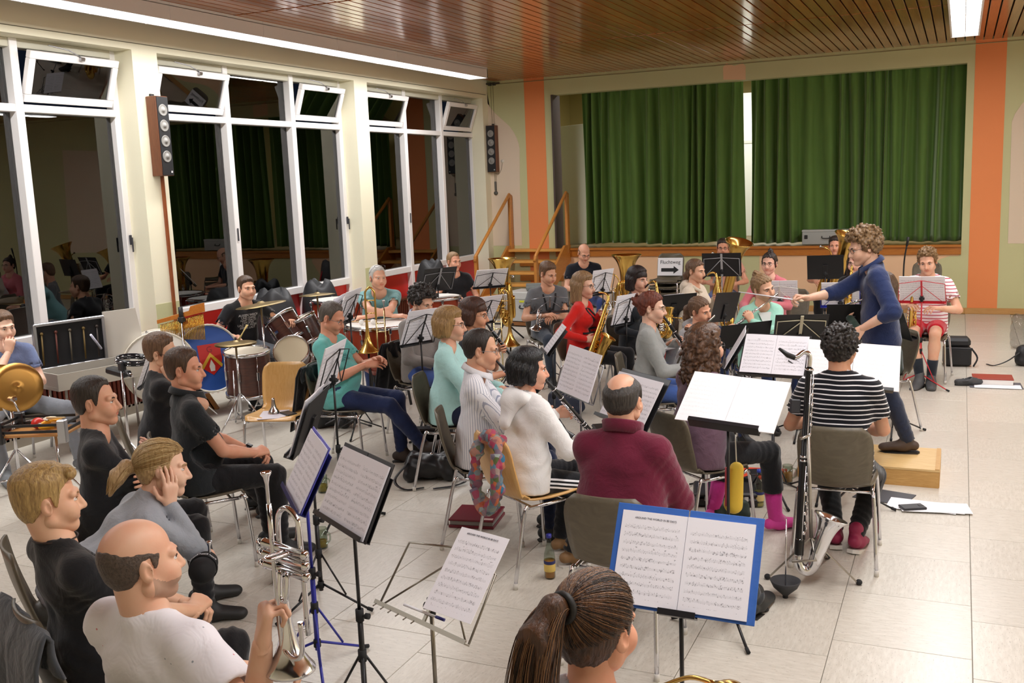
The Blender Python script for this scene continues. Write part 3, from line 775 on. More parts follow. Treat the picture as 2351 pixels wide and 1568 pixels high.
def hair_mesh(v0, d0, style, res, seed, opt):
    """hair shell around the head field; head coordinates"""
    r = np.random.RandomState(seed)
    lo = np.array([-.15, -.22, -.36]); hi = np.array([.15, .14, .19])
    if style in ('short', 'crop', 'horseshoe', 'curly', 'fade', 'quiff'): lo = np.array([-.125, -.155, -.10]); hi = np.array([.125, .125, .175])
    if style in ('long',): lo[2] = -.42
    v = Vol(lo, hi, res); P = v.P()
    # resample the head
    zi = (P[0]+0*P[1]+0*P[2], P[1]+0*P[0]+0*P[2], P[2]+0*P[0]+0*P[1])
    crn = Vol(lo, hi, res); crn.ell((0, -.018, .036), (.076, .098, .087), k=0); crn.ell((0, -.02, -.01), (.069, .082, .075), k=.02)
    dc = crn.d
    X, Y, Z = zi
    zl = np.interp(Y, *ZL)
    # temples: hair retreats towards the middle of the brow
    rec = opt.get('rec', 0.0); zl = zl+rec*np.exp(-((np.abs(X)-.045)/.022)**2)*smoothstep(.02, .06, Y)+rec*.35*smoothstep(.03, .07, Y)
    reg = (zl-Z)*.75+.0025*np.sin(X*190+Y*70)*1
    th = opt.get('t', .012); top = opt.get('top', .012)
    ang = np.arctan2(X, Y+.03)
    wav = np.sin(ang*46+6*np.sin(Z*30+Y*20)+2*np.sin(ang*7))*.6+np.sin(ang*90+Z*40)*.4
    tap = smoothstep(.0, .022, -reg)
    thick = .0015+(th+top*smoothstep(.03, .11, Z)-.0015)*(.25+.75*tap)
    d = np.maximum(dc-thick-opt.get('groove', .0016)*wav, reg)
    if style == 'fade': d = np.maximum(dc-(.003+.020*smoothstep(.035, .085, Z)*smoothstep(-.14, -.03, Y))-.0012*wav, reg)
    if style == 'quiff':
        q = Vol(lo, hi, res); q.cone((-.042, .066, .088), (.045, .066, .094), .018, .022, k=.02); q.cone((-.04, .02, .105), (.04, .02, .107), .020, .020, k=.03)
        d = np.minimum(np.maximum(dc-(.0035+.012*smoothstep(.03, .09, Z))-.0012*wav, reg), q.d-.002*np.sin(X*260+Y*40))
    if style == 'horseshoe':   # bald crown
        zt = opt.get('zt', .055)+opt.get('slope', -.25)*(Y+.05)
        zt = zt+.003*np.sin(ang*5+1)+.0012*np.sin(ang*17); r2 = np.maximum(np.maximum(reg, (Z-zt)*.8), (Y-opt.get('yf', .045)+.35*np.minimum(Z, 0))*.9); tp = smoothstep(.0, .03, -r2)
        d = np.maximum(dc-.001-opt.get('t', .006)*tp-.0010*wav*tp, r2)
    if style == 'curly':
        d = np.maximum(dc-th*.6, reg); v.d = d.astype(np.float32)
        n = opt.get('n', 260); amp = opt.get('amp', .016)
        pts = []
        while len(pts) < n:
            q = r.normal(size=3); q /= np.linalg.norm(q); p = np.array([0, -.018, .036])+q*np.array([.078, .1, .09])*(1+r.uniform(0, opt.get('sp', .26)))
            if p[2] > np.interp(p[1], *ZL)+.004: pts.append(p)
        for p in pts:
            a = r.normal(size=3)*opt.get('cl', .010); R_ = r.uniform(.6, 1.0)*amp
            v.cone(p-a, p+a, R_, R_*.8, k=.004)
        d = v.d
    if style in ('bob', 'long', 'lob', 'curlylong'):
        zb = opt.get('zb', -.12); w_ = opt.get('w', .096)
        v.d = d.astype(np.float32)
        s2 = Vol(lo, hi, res)
        s2.ell((0, -.025, .025), (w_, .112, .10), k=0)
        s2.cone((-w_*.80, -.02, .0), (-w_*opt.get('fl', .84), opt.get('fy', -.01), zb+.03), .030, .028, k=.03); s2.cone((w_*.80, -.02, .0), (w_*opt.get('fl', .84), opt.get('fy', -.01), zb+.03), .030, .028, k=.03)
        s2.cone((0, -.075, .02), (0, opt.get('by', -.085), zb+.03), .055, .050, k=.04)
        s2.cone((-.05, -.065, .0), (-.055, -.07, zb+.03), .045, .04, k=.03); s2.cone((.05, -.065, .0), (.055, -.07, zb+.03), .045, .04, k=.03)
        face = np.maximum(np.maximum(Z-opt.get('fz', .062)-.0*X, np.abs(X)-opt.get('fw', .066)), .012-Y)     # opening for the face
        fr = np.maximum(face, -1)
        e = np.maximum(s2.d-.003*wav-.002*np.sin(X*150+Y*150), -(fr-.0)); e = np.maximum(e, zb-Z+.008*np.sin(ang*9+seed))
        d = np.minimum(np.maximum(d, -1), e)
        d = np.maximum(d, -(np.maximum(np.maximum(Z-.05, np.abs(X)-.058), .03-Y)))
        v.d = d.astype(np.float32)
        if opt.get('bangs'):
            b_ = Vol(lo, hi, res); b_.ell((0, -.018, .04), (.083, .112, .095), k=0)
            bb = np.maximum(np.maximum(b_.d, -(dc-.002)), np.maximum(.02-Y, opt['bangs']-Z+.01*np.sin(X*40+1)))
            d = np.minimum(d, bb-.001*np.sin(X*240)); v.d = d.astype(np.float32)
        if style == 'curlylong':
            for _ in range(opt.get('n', 240)):
                a_ = r.uniform(-2.2, 2.2)+pi; z = r.uniform(zb-.03, .09); rr = .095 if z < .02 else .09*math.sqrt(max(.05, 1-((z-.02)/.11)**2))
                p = np.array([math.sin(a_)*(rr+.01), math.cos(a_)*(rr+.01)-.03, z])
                q = p+np.array([r.uniform(-.02, .02), r.uniform(-.02, .02), r.uniform(-.035, .01)])
                v.cone(p, q, r.uniform(.011, .017), r.uniform(.009, .014), k=.004)
            d = v.d
    if style in ('tail', 'bun', 'lowtail'):
        d = np.maximum(dc-.008-.002*opt.get('gq', 1.0)*np.sin(ang*30+Z*60), reg); v.d = d.astype(np.float32)
        if style == 'bun':
            c = npf(opt.get('c', (0, -.115, .07))); rb = opt.get('r', .042); v.ell(c, (rb*1.1, rb, rb), k=.012)
            for i in range(16):
                q = r.normal(size=3); q /= np.linalg.norm(q); v.cone(c+q*rb*.8, c+np.cross(q, r.normal(size=3))*rb*.5+q*rb*.6, .012, .01, k=.006)
        else:
            pts = opt.get('pts', [(0, -.115, .02), (0, -.15, -.03), (0, -.15, -.12), (0, -.14, -.22)]); rr = opt.get('rr', [.02, .03, .034, .016])
            for i in range(len(pts)-1): v.cone(pts[i], pts[i+1], rr[i], rr[i+1], k=.02)
        gq = opt.get('gq', 1.0); d = v.d-.0022*gq*np.sin(X*210+8*np.sin(Z*25))-.001*gq*np.sin(Y*330+Z*30)
    v.d = np.maximum(d, -(dc+.012)*0-1).astype(np.float32)
    return v.nets()
def hand_parts(wrist, d, n, side, res, curl=(30, 40, 25), thumb=35, spread=5, sc=1.0, fingers=None):
    """palm with four jointed fingers and a thumb. d: wrist->knuckles, n: palm normal (towards the palm side), side: +1 right hand"""
    d = npf(d); d /= np.linalg.norm(d); n = npf(n); n = n-d*(n@d); n /= np.linalg.norm(n)
    x = np.cross(d, n)*side       # towards the thumb
    W = npf(wrist)
    L = .088*sc; lo = W-.2*sc; hi = W+.2*sc
    segs = []; kn = []
    for i, (off, pl) in enumerate(((.030, .0), (.010, .004), (-.011, .002), (-.030, -.006))):
        a = W+x*off*.45*sc+d*.012*sc; b = W+x*off*sc+d*(L+pl*sc)-n*.002
        segs.append((a, b, .0135*sc, .0115*sc, .012)); kn.append(b)
    lens = ((.042, .026, .021), (.046, .030, .022), (.043, .028, .021), (.034, .021, .019))
    for i in range(4):
        c = curl if fingers is None else fingers[i]
        sp = radians(spread)*(1.5-i)*.8; dd = d*cos(sp)+x*sin(sp); p = kn[i]; A = 0; rr = (.0092, .0083, .0076, .0066) if i < 3 else (.0078, .0071, .0065, .0058)
        for j in range(3):
            A += radians(c[j]); q = p+(dd*cos(A)+n*sin(A))*lens[i][j]*sc
            segs.append((p, q, rr[j]*sc, rr[j+1]*sc, .004)); p = q
    tb = W+x*.022*sc+d*.022*sc+n*.004; ta = radians(thumb)
    t1 = tb+(d*cos(ta)*.75+x*sin(ta)+n*.35)*.040*sc; t2 = t1+(d*.9+x*sin(ta)*.45+n*.42)*.030*sc; t3 = t2+(d+x*.05+n*.5)*.022*sc
    segs += [(tb, t1, .0135*sc, .0105*sc, .012), (t1, t2, .0100*sc, .0092*sc, .004), (t2, t3, .0090*sc, .0072*sc, .004)]
    A_ = np.array([s_[0] for s_ in segs]+[s_[1] for s_ in segs]); v = Vol(A_.min(0)-.03, A_.max(0)+.03, res)
    v.cone(W-d*.03*sc, W+d*.015*sc, .0255*sc, .026*sc, k=.01, flat=(n, .75))
    v.cone(W+d*.03*sc, W+d*(L-.012*sc), .026*sc, .034*sc, k=.015, flat=(n, .42))
    for s_ in segs: v.cone(s_[0], s_[1], s_[2], s_[3], k=s_[4])
    return v.nets()
def ik(a, b, l1, l2, pole):
    a = npf(a); b = npf(b); d = b-a; L = np.linalg.norm(d); u = d/max(L, 1e-6)
    L2 = min(L, (l1+l2)*.995); x = (l1*l1-l2*l2+L2*L2)/(2*L2); h = math.sqrt(max(l1*l1-x*x, 0))
    p = npf(pole); p = p-u*(p@u); p = p/max(np.linalg.norm(p), 1e-6)
    return a+u*x+p*h, a+u*L2
def crease(P, p, ax, amp, f):
    q = [P[i]-p[i] for i in range(3)]; return amp*np.sin(ndot(q, ax)*f+3*np.sin(q[0]*19+q[1]*13))*np.exp(-(q[0]**2+q[1]**2+q[2]**2)/.012)
PEOPLE = {}
def person(label, pos, face, shirt, trousers, hair=None, hairm=None, sk='#e2b89e', fem=False, s=1.0, seat=.455, lean=4, tilt=0, head=(0, 0, 0), neck=(0, 0),
           LH=None, RH=None, Lh={}, Rh={}, LF=None, RF=None, knees=None, sleeve='short', legs='long', shoe='#222222', sock=None, shoes=True, glasses=None, belly=0.0, fat=0.0,
           stand=False, z0=0.0, hopt={}, stripe=None, brow='#3a2a1e', open_=0.0, elbowL=None, elbowR=None, collar=None, seed=1, hood=None, loose=0.0, neckl=.0, shoulders=None, barearm=False, cuff=None, vneck=0.0, hips=1.0, stubble=None, eyes_closed=False, RHw=None, LHw=None, cheek=None, collar_h=.032):
    root = thing('person', label, 'person', (pos[0], pos[1], z0), radians(face-90))
    dist = math.hypot(pos[0], pos[1]); q = min(1.6, max(.62, dist/6.5))
    rh, rb, rhd = .0052*min(1.25, max(.68, q)), .0135*q, .0046*min(1.35, max(.85, q))
    if stand: P = V(0, 0, .93*s)
    else: P = V(0, 0, seat+.095*s)
    la, ti = radians(lean), radians(tilt)
    U = V(sin(ti), sin(la)*cos(ti), cos(la)*cos(ti)); Xr = V(cos(ti), 0, -sin(ti)); Fw = U.cross(Xr)
    sh = (shoulders or (.148 if fem else .172))*s
    C = P+U*.31*s; N = P+U*.485*s
    nk = U*1.0; hp = radians(neck[0]); hs = radians(neck[1]); nk = (Matrix.Rotation(-hp, 3, Xr) @ (Matrix.Rotation(hs, 3, Fw) @ U)).normalized()
    Hc = N+nk*(.152+neckl)*s+Fw*.018*s
    HR = Matrix.Rotation(radians(head[0]), 3, 'Z') @ Matrix.Rotation(-radians(head[1]), 3, 'X') @ Matrix.Rotation(radians(head[2]), 3, 'Y')
    def H(p): return Hc+HR @ (Vector(p)*s)
    Sh = {1: N-U*.066*s+Xr*sh, -1: N-U*.066*s-Xr*sh}
    hipx = .09*s*hips; Hp = {1: P+V(hipx, .0, -.01), -1: P+V(-hipx, .0, -.01)}
    ua, fa = .285*s, .255*s; th, sk_ = .435*s, .425*s
    if stand:
        LF = LF or (-.12, .05, .09); RF = RF or (.12, -.05, .09)
    LF = Vector(LF or (-.13, .44, .09)); RF = Vector(RF or (.13, .44, .09))
    LH = Vector(LH or (-.13, .30, seat+.16)); RH = Vector(RH or (.13, .30, seat+.16))
    Wl = (Matrix.Translation((pos[0], pos[1], z0)) @ Matrix.Rotation(radians(face-90), 4, 'Z')).inverted()
    if RHw is not None: RH = Wl @ Vector(RHw)
    if LHw is not None: LH = Wl @ Vector(LHw)
    if cheek is not None: RH = H(cheek)-Vector(Rh['d']).normalized()*.095*s
    el = {}; wr = {}; kn = {}; an = {}
    for sd, T, pole in ((1, RH, elbowR or (.7, -.5, -.6)), (-1, LH, elbowL or (-.7, -.5, -.6))): el[sd], wr[sd] = ik(Sh[sd], T, ua, fa, pole)
    for sd, T in ((1, RF), (-1, LF)):
        pole = (knees[0 if sd < 0 else 1] if knees else ((sd*.15, 1, .05) if stand else (sd*.12, .6, 1)))
        kn[sd], an[sd] = ik(Hp[sd], T, th, sk_, pole)
    parts = []; skm = [skin(sk), lipmat(sk), M_EYEW, M_IRIS, plain(brow, .7), skin(stubble) if stubble else skin(sk)]
    # head
    rhq = round(rhd, 4); v0, d0 = get_head(rhq, fem, fat, open_); v0.d = d0.copy(); hv, hf = v0.nets()
    c = hv[hf].mean(1); mi = np.zeros(len(hf), np.int32)
    mi[(np.abs(c[:, 0]) < .021) & (c[:, 2] > -.0735+.35*np.abs(c[:, 0])) & (c[:, 2] < -.0545-.12*np.abs(c[:, 0])) & (c[:, 1] > .086)] = 1
    if stubble: mi[(c[:, 2] < -.050+.55*np.maximum(0, .040-c[:, 1])) & (c[:, 1] > .004) & (mi == 0)] = 5
    S_ = np.array(HR, np.float32)*s; tr = lambda a: (a @ S_.T+npf(Hc)).astype(np.float32)
    parts.append((tr(hv), hf, mi))
    mb = MB()
    for sx in (-1, 1):
        if not eyes_closed:
            mb.mi = 2; mb.ball((sx*.031, .0755, -.001), (.0125, .0115, .0062 if dist > 3 else .0068), 10)
            mb.mi = 3; mb.ball((sx*.031, .0835, -.0005), (.0055, .0040, .0055), 8)
        mb.mi = 4; mb.tube(smooth_path([(sx*.014, .0935, .0165), (sx*.030, .090, .022), (sx*.047, .0755, .0165)], 3), [.0028, .0038, .0038, .0038, .0036, .0034, .002], 6, flat=(Vector((0, 1, 0)), .7))
        mb.mi = 4; mb.tube([(sx*.0195, .0845, .003), (sx*.031, .0885, .0066), (sx*.0435, .081, .003)], [.0011, .0016, .001], 5)
    ev = np.array(mb.v, np.float32); ef = [q_ for q_ in mb.f]
    # quads only: pad triangles/caps
    EF = []; EM = []
    for q_, m_ in zip(ef, mb.m):
        if len(q_) == 4: EF.append(q_); EM.append(m_)
        else:
            for i in range(1, len(q_)-1, 2): EF.append((q_[0], q_[i], q_[i+1], q_[min(i+2, len(q_)-1)])); EM.append(m_)
    parts.append((tr(ev), np.array(EF), np.array(EM, np.int32)))
    # neck, arms, trunk core
    short = sleeve in ('short', 'none')
    bounds = [npf(p) for p in (H((0, 0, -.05)), Sh[1], Sh[-1], el[1], el[-1], wr[1], wr[-1], P)]
    if legs != 'long': bounds += [npf(p) for p in (kn[1], kn[-1], an[1], an[-1])]
    B = np.array(bounds); v = Vol(B.min(0)-.1, B.max(0)+.1, rb)
    nr = (.052 if fem else .060)*s+fat*.6
    v.cone(npf(H((0, -.022, -.045))), npf(N-U*.03), nr*.98, nr*1.02, k=.02)
    v.cone(npf(Sh[1]-Xr*.03), npf(N+U*.0), .042*s, .044*s, k=.03); v.cone(npf(Sh[-1]+Xr*.03), npf(N+U*.0), .042*s, .044*s, k=.03)
    v.cone(npf(P+U*.10), npf(C), .085*s, .10*s, k=.03, flat=(npf(Fw), .7))
    bu = 1.0 if not fem else .84
    for sd in (1, -1):
        v.cone(npf(Sh[sd]), el[sd], .048*bu*s, .038*bu*s, k=.015)
        f1 = el[sd]+(wr[sd]-el[sd])*.3
        v.cone(el[sd], f1, .038*bu*s, .040*bu*s, k=.01); v.cone(f1, wr[sd], .040*bu*s, .026*bu*s, k=.01)
        if legs != 'long':
            v.cone(npf(Hp[sd]), kn[sd], .072*s, (.052 if legs == 'short' else .043)*s, k=.02); cz = .0 if legs == 'crop' else .02; m_ = kn[sd]+(an[sd]-kn[sd])*.3-np.array([0, cz, 0], np.float32)
            cr_ = .043 if legs == 'crop' else .054; v.cone(kn[sd], m_, min(.050, cr_)*s, cr_*s, k=.02); v.cone(m_, an[sd], cr_*s, .034*s, k=.02)
    bv, bf = v.nets(); parts.append((bv, bf, 0))
    for sd, o_ in ((1, Rh), (-1, Lh)):
        fd = wr[sd]-el[sd]; dd = o_.get('d', fd); n_ = o_.get('n', (-sd*.5, .2, -1))
        hv2, hf2 = hand_parts(wr[sd], dd, n_, sd, rh, o_.get('curl', (28, 36, 22)), o_.get('thumb', 35), o_.get('spread', 5), s*(.9 if fem else 1.0), o_.get('fingers'))
        parts.append((hv2, hf2, 0))
    V_, F_, M__ = join_parts(parts)
    link('body', mesh_from('body', V_, F_, M__), skm, root)
    # shirt
    if shirt is not None:
        lo_ = .012+loose; thk = .004
        ext = {'short': .62, 'none': -1, 'long': 1.0, 'three': .55}
        B = [npf(Sh[1]), npf(Sh[-1]), npf(P), npf(N)]
        ends = {}
        for sd in (1, -1):
            if sleeve == 'long': ends[sd] = wr[sd]-(wr[sd]-el[sd])*.04
            elif sleeve == 'three': ends[sd] = el[sd]+(wr[sd]-el[sd])*.25
            else: ends[sd] = npf(Sh[sd])+(el[sd]-npf(Sh[sd]))*.62
            B += [el[sd] if sleeve in ('long', 'three') else ends[sd], ends[sd]]
        B = np.array(B); v = Vol(B.min(0)-.2, B.max(0)+.2, rb)
        ch = (.118 if not fem else .104)*s+loose; wa = (.108 if not fem else .092)*s+loose+belly*.5; hp_ = (.115 if not fem else .118)*s+loose*.6+belly*.3
        fl = (npf(Fw), .72)
        v.cone(npf(C+Xr*.062*s), npf(C+Xr*.055*s-U*.12*s), ch, wa, k=.03, flat=fl); v.cone(npf(C-Xr*.062*s), npf(C-Xr*.055*s-U*.12*s), ch, wa, k=.03, flat=fl)
        v.cone(npf(C+Xr*.055*s-U*.12*s), npf(P+Xr*.06*s+U*.015*s), wa, hp_, k=.04, flat=fl); v.cone(npf(C-Xr*.055*s-U*.12*s), npf(P-Xr*.06*s+U*.015*s), wa, hp_, k=.04, flat=fl)
        v.cone(npf(C+Xr*.07*s+U*.05*s), npf(Sh[1]-Xr*.04*s-U*.01), .088*s, .053*s+lo_*.4, k=.05, flat=(npf(Fw), .85)); v.cone(npf(C-Xr*.07*s+U*.05*s), npf(Sh[-1]+Xr*.04*s-U*.01), .088*s, .053*s+lo_*.4, k=.05, flat=(npf(Fw), .85))
        if belly: v.ell(npf(P+U*.15*s+Fw*(.055+belly*.6)), (.13*s+belly*.5, .085*s+belly*.5, .13*s), k=.06)
        if fem:
            for sd in (1, -1): v.ell(npf(C+Xr*sd*.072*s+Fw*.085*s-U*.0*s), (.06*s, .055*s, .062*s), k=.05)
        v.cone(npf(N-U*.13*s-Fw*.030*s), npf(N-U*.012*s-Fw*.030*s), .075*s, .056*s, k=.05, flat=(npf(Fw), .8))
        hq = .120*s*(1.0 if not fem else .99)*hips+.012+loose*.5+belly*.25
        v.cone(npf(P+Xr*.055*s+U*.10*s), npf(P+Xr*.055*s-U*.05*s), hq*.94, hq, k=.05, flat=(npf(Fw), .93)); v.cone(npf(P-Xr*.055*s+U*.10*s), npf(P-Xr*.055*s-U*.05*s), hq*.94, hq, k=.05, flat=(npf(Fw), .93))
        # trapezius / neck opening
        for sd in (1, -1): v.cone(npf(Sh[sd]-Xr*sd*.02*s), npf(N+Xr*sd*.032*s+U*.004), .050*s+loose*.4, .044*s, k=.045)
        for sd in (1, -1):
            a = npf(Sh[sd]); e = el[sd]; r0 = .051*bu*s+lo_*.7
            if sleeve in ('long', 'three'):
                v.cone(a, e, r0, .047*bu*s+lo_*.5, k=.035)
                en = ends[sd]; v.cone(e, en, .047*bu*s+lo_*.5, (.034 if sleeve == 'long' else .045)*bu*s+lo_*.45, k=.02)
            elif sleeve == 'short': v.cone(a, ends[sd], r0, .056*bu*s+lo_*.8, k=.035)
        # folds
        PP = v.P(); rs = np.random.RandomState(seed)
        fo = np.zeros_like(v.d)
        for sd in (1, -1):
            axv = npf(el[sd])-npf(Sh[sd]); axv = axv/np.linalg.norm(axv)
            fo += crease(PP, npf(el[sd]), axv+rs.normal(size=3)*.3, .0034, 120); fo += crease(PP, npf(Sh[sd]-U*.07-Xr*sd*.02), axv+rs.normal(size=3)*.4, .0028, 110)
            fo += crease(PP, npf(P+U*.1+Xr*sd*.1), npf(U)+rs.normal(size=3)*.35, .006, 110)
        v.d = v.d+fo
        v.d = v.d+.0022*np.sin(PP[0]*41+PP[2]*23+seed)*np.sin(PP[1]*37+PP[2]*19)
        # hem
        v.half(npf(P-U*(.075 if not stand else .16)*s), npf(-U))
        for sd in (1, -1):
            if sleeve == 'short':
                # cut the cuff square to the arm, near the arm only
                axv = el[sd]-npf(Sh[sd]); axv = axv/np.linalg.norm(axv); e = ends[sd]
                near = np.sqrt(sum((PP[i]-(el[sd][i]*.5+e[i]*.5))**2 for i in range(3)))-.16
                pl = sum((PP[i]-e[i])*axv[i] for i in range(3)); v.d = np.where((near < 0) & (pl > -.03) & (sum((PP[i]-npf(C)[i])*npf(Xr)[i]*sd for i in range(3)) > .12*s), np.maximum(v.d, pl), v.d)
                v.cone(e-axv*.02, e+axv*.03, .047*bu*s+lo_*.45, k=.0, op='s')
        # neck hole
        nd = npf((nk+Fw*.35).normalized()); c0 = npf(N+Fw*.012)
        v.cone(c0-nd*.004+npf(Fw)*.006, c0+nd*.12, nr*1.06+(.010 if fem else .002)+vneck*.2, nr*1.3+.02, k=.004, op='s')
        if vneck: v.cone(c0, npf(N-U*(.02+vneck)+Fw*.10*s), nr*.9, .008, k=.004, op='s')
        sv, sf = v.nets(); smats = [shirt]
        so = link('shirt', mesh_from('shirt', sv, sf), smats, root)
        if collar:
            cb = MB(); Uc = (U*.45+nk*.55).normalized(); Fc = Uc.cross(Xr); ring = [npf(N+Fw*.010)+(npf(Xr)*cos(t)*(nr*1.06+.008)+npf(Fc)*sin(t)*(nr*1.06+.008))+npf(Uc)*(.022-.026*sin(t)) for t in np.linspace(radians(105), radians(435), 22)]
            hgt = npf(Uc*collar_h)
            prof = [(.0, -.5), (-.001, .1), (.001, .5), (.007, .56), (.014, .40), (.020, .0), (.026, -.45 if collar_h < .04 else -.2)]
            if collar_h > .04: prof = [(.0, -.45), (.004, .1), (.012, .5), (.018, .60), (.021, .5), (.018, .1), (.016, -.45)]
            def fnc(u, w_):
                i = u*21; a = int(min(20, i)); f_ = i-a; p = ring[a]*(1-f_)+ring[a+1]*f_; o_ = (p-npf(N)); o_ = o_-npf(Uc)*(o_@npf(Uc)); o_ = o_/np.linalg.norm(o_); k = min(6, int(round(w_*6)))
                tipd = max(0, abs(u-.5)*2-.72)/.28; r_, z_ = prof[k]; return Vector(p+o_*(r_+.006*tipd*(k > 3))+hgt*(z_-(.55*tipd if k > 4 else 0)))
            co_ = cb.grid(fnc, 42, 6).obj('collar', collar, root); md = co_.modifiers.new('thickness', 'SOLIDIFY'); md.thickness = .003; md.offset = 0
        if hood:
            hvv = Vol(npf(N)-.2, npf(N)+.2, .008*q)
            ca = [npf(N-Fw*.07+U*.0+Xr*.07), npf(N-Fw*.105-U*.02), npf(N-Fw*.07-Xr*.07)]
            hvv.cone(ca[0], ca[1], .034, .05, k=.02); hvv.cone(ca[1], ca[2], .05, .034, k=.02); hvv.cone(ca[0], npf(N+Xr*.075+Fw*.03-U*.01), .03, .022, k=.02); hvv.cone(ca[2], npf(N-Xr*.075+Fw*.03-U*.01), .03, .022, k=.02)
            hvv.cone(npf(N+Xr*.075+Fw*.03-U*.01), npf(N+Fw*.09-U*.06), .022, .014, k=.01); hvv.cone(npf(N-Xr*.075+Fw*.03-U*.01), npf(N+Fw*.09-U*.06), .022, .014, k=.01)
            hvv.cone(npf(N-Fw*.085-U*.01), npf(N-Fw*.14-U*.14), .055, .045, k=.05, flat=(npf(Fw), .6))
            a, b = hvv.nets(); link('hood', mesh_from('hood', a, b), hood, root)
    # trousers
    B = np.array([npf(P), kn[1], kn[-1], an[1], an[-1]]); v = Vol(B.min(0)-.2, B.max(0)+.2, rb)
    tl = .010
    v.cone(npf(P+V(.055, 0, .02)*s), npf(P-V(.055, 0, -.02)*s), .118*s*hips+belly*.2, k=.03, flat=((0, 1, 0), .92))
    lr = 1.0 if not fem else .95
    for sd in (1, -1):
        k_ = kn[sd]; a_ = an[sd]
        v.cone(npf(Hp[sd]), k_, .092*s*lr, .064*s*lr, k=.04)
        if legs in ('long', 'crop'):
            e = a_+(k_-a_)*(.02 if legs == 'long' else .42)
            v.cone(k_, k_+(e-k_)*.35, .064*s*lr, .062*s*lr, k=.02); v.cone(k_+(e-k_)*.35, e, .064*s*lr, (.048 if legs == 'long' else .064)*s*lr+loose*.3, k=.02)
    PP = v.P(); fo = np.zeros_like(v.d); rs = np.random.RandomState(seed+50)
    for sd in (1, -1):
        axv = kn[sd]-npf(Hp[sd]); axv /= np.linalg.norm(axv)
        fo += crease(PP, kn[sd]-axv*.03, axv+rs.normal(size=3)*.3, .005, 120)+crease(PP, npf(Hp[sd])+axv*.05, axv+rs.normal(size=3)*.3, .006, 100)
        fo += crease(PP, an[sd]+(kn[sd]-an[sd])*.2, (kn[sd]-an[sd])/np.linalg.norm(kn[sd]-an[sd]), .005, 130)
    v.d = v.d+fo
    if stand: v.half((0, 0, P.z+.10*s), (0, 0, 1))
    else: v.half(npf(P+U*.09*s), npf(U))
    for sd in (1, -1):
        if legs == 'short':
            e = npf(Hp[sd])+(kn[sd]-npf(Hp[sd]))*.70; axv = kn[sd]-npf(Hp[sd]); axv /= np.linalg.norm(axv)
            pl = sum((PP[i]-e[i])*axv[i] for i in range(3)); v.d = np.where(pl > -.02, np.maximum(v.d, pl), v.d)
        else:
            e = an[sd] if legs == 'long' else an[sd]+(kn[sd]-an[sd])*.42; axv = an[sd]-kn[sd]; axv /= np.linalg.norm(axv)
            pl = sum((PP[i]-(e+axv*.0)[i])*axv[i] for i in range(3)); nr2 = np.sqrt(sum((PP[i]-e[i])**2 for i in range(3)))
            v.d = np.where(nr2 < .12, np.maximum(v.d, pl-.012), v.d)
    tv, tf = v.nets(); link('trousers', mesh_from('trousers', tv, tf), trousers, root)
    # feet
    for sd, pp in ((1, 'R'), (-1, 'L')):
        a = an[sd]; k_ = kn[sd]; shin = a-k_; shin /= np.linalg.norm(shin)
        fd = np.array([0, 1, 0], np.float32) if not knees or sd == 0 else np.array([0, 1, 0], np.float32)
        yaw = radians(-10*sd); fd = np.array([-sin(yaw)*1, cos(yaw), 0], np.float32)
        up = -shin; fl_ = fd-up*(fd@up); fl_ /= np.linalg.norm(fl_)
        # foot roughly square to the shin, resting flat when low
        if a[2] < .13: fl_ = np.array([fd[0], fd[1], -.05 if a[2] < .095 else -.25], np.float32); fl_ /= np.linalg.norm(fl_); up = np.array([0, 0, 1], np.float32)
        c0 = a-up*.045*s; fx = Vol(np.minimum(a, a+fl_*.24)-.11, np.maximum(a, a+fl_*.24)+.11, .007*q)
        heel = c0-fl_*.045*s; toe = c0+fl_*.165*s
        sg = 1.0 if not fem else .9
        fx.cone(heel, c0+fl_*.05, .036*s*sg, .036*s*sg, k=.02); fx.cone(c0+fl_*.03, toe-up*.008, .038*s*sg, .032*s*sg, k=.03, flat=(up, .8)); fx.cone(c0+fl_*.09*s, toe-up*.012, .042*s*sg, .036*s*sg, k=.03, flat=(up, .62)); fx.cone(a+up*.03, c0+fl_*.03, .042*s*sg, .042*s*sg, k=.03)
        fx.half(c0-up*.045*s, -up)
        a2, b2 = fx.nets(); nm = 'shoe' if shoes else 'foot'
        so = link(nm, mesh_from(nm, a2, b2), plain(shoe, .6, bump=.1) if isinstance(shoe, str) else shoe, root)
        if shoes:
            m = MB(); pts = []
            outline = [(-.085, .0), (-.07, .036), (.0, .042), (.09, .05), (.16, .045), (.205, .0), (.16, -.045), (.09, -.05), (.0, -.042), (-.07, -.036)]
            sdv = np.cross(fl_, up); m.prism([(x_*s, y_*s) for x_, y_ in outline], Vector(c0-up*.044*s), Vector(fl_), Vector(-sdv), -.022*s)
            m.obj('sole', plain('#2a2724' if not isinstance(shoe, str) or shoe < '#555555' else '#d8d4cc', .7), so)
        if sock:
            m = MB().tube([a+Vector(-shin)*.19, a+Vector(-shin)*.10, a, c0+Vector(fl_)*.05], [.053, .049, .044, .044], 14); m.obj('sock', cloth(sock), root)
    # hair
    if hair and hair != 'none':
        a, b = hair_mesh(v0, d0, hair, .0048*min(1.3, max(.75, q)), seed, hopt)
        ho = link('hair', mesh_from('hair', a, b), hairm, root); ho.matrix_local = Matrix.Translation(Hc) @ (HR*s).to_4x4()
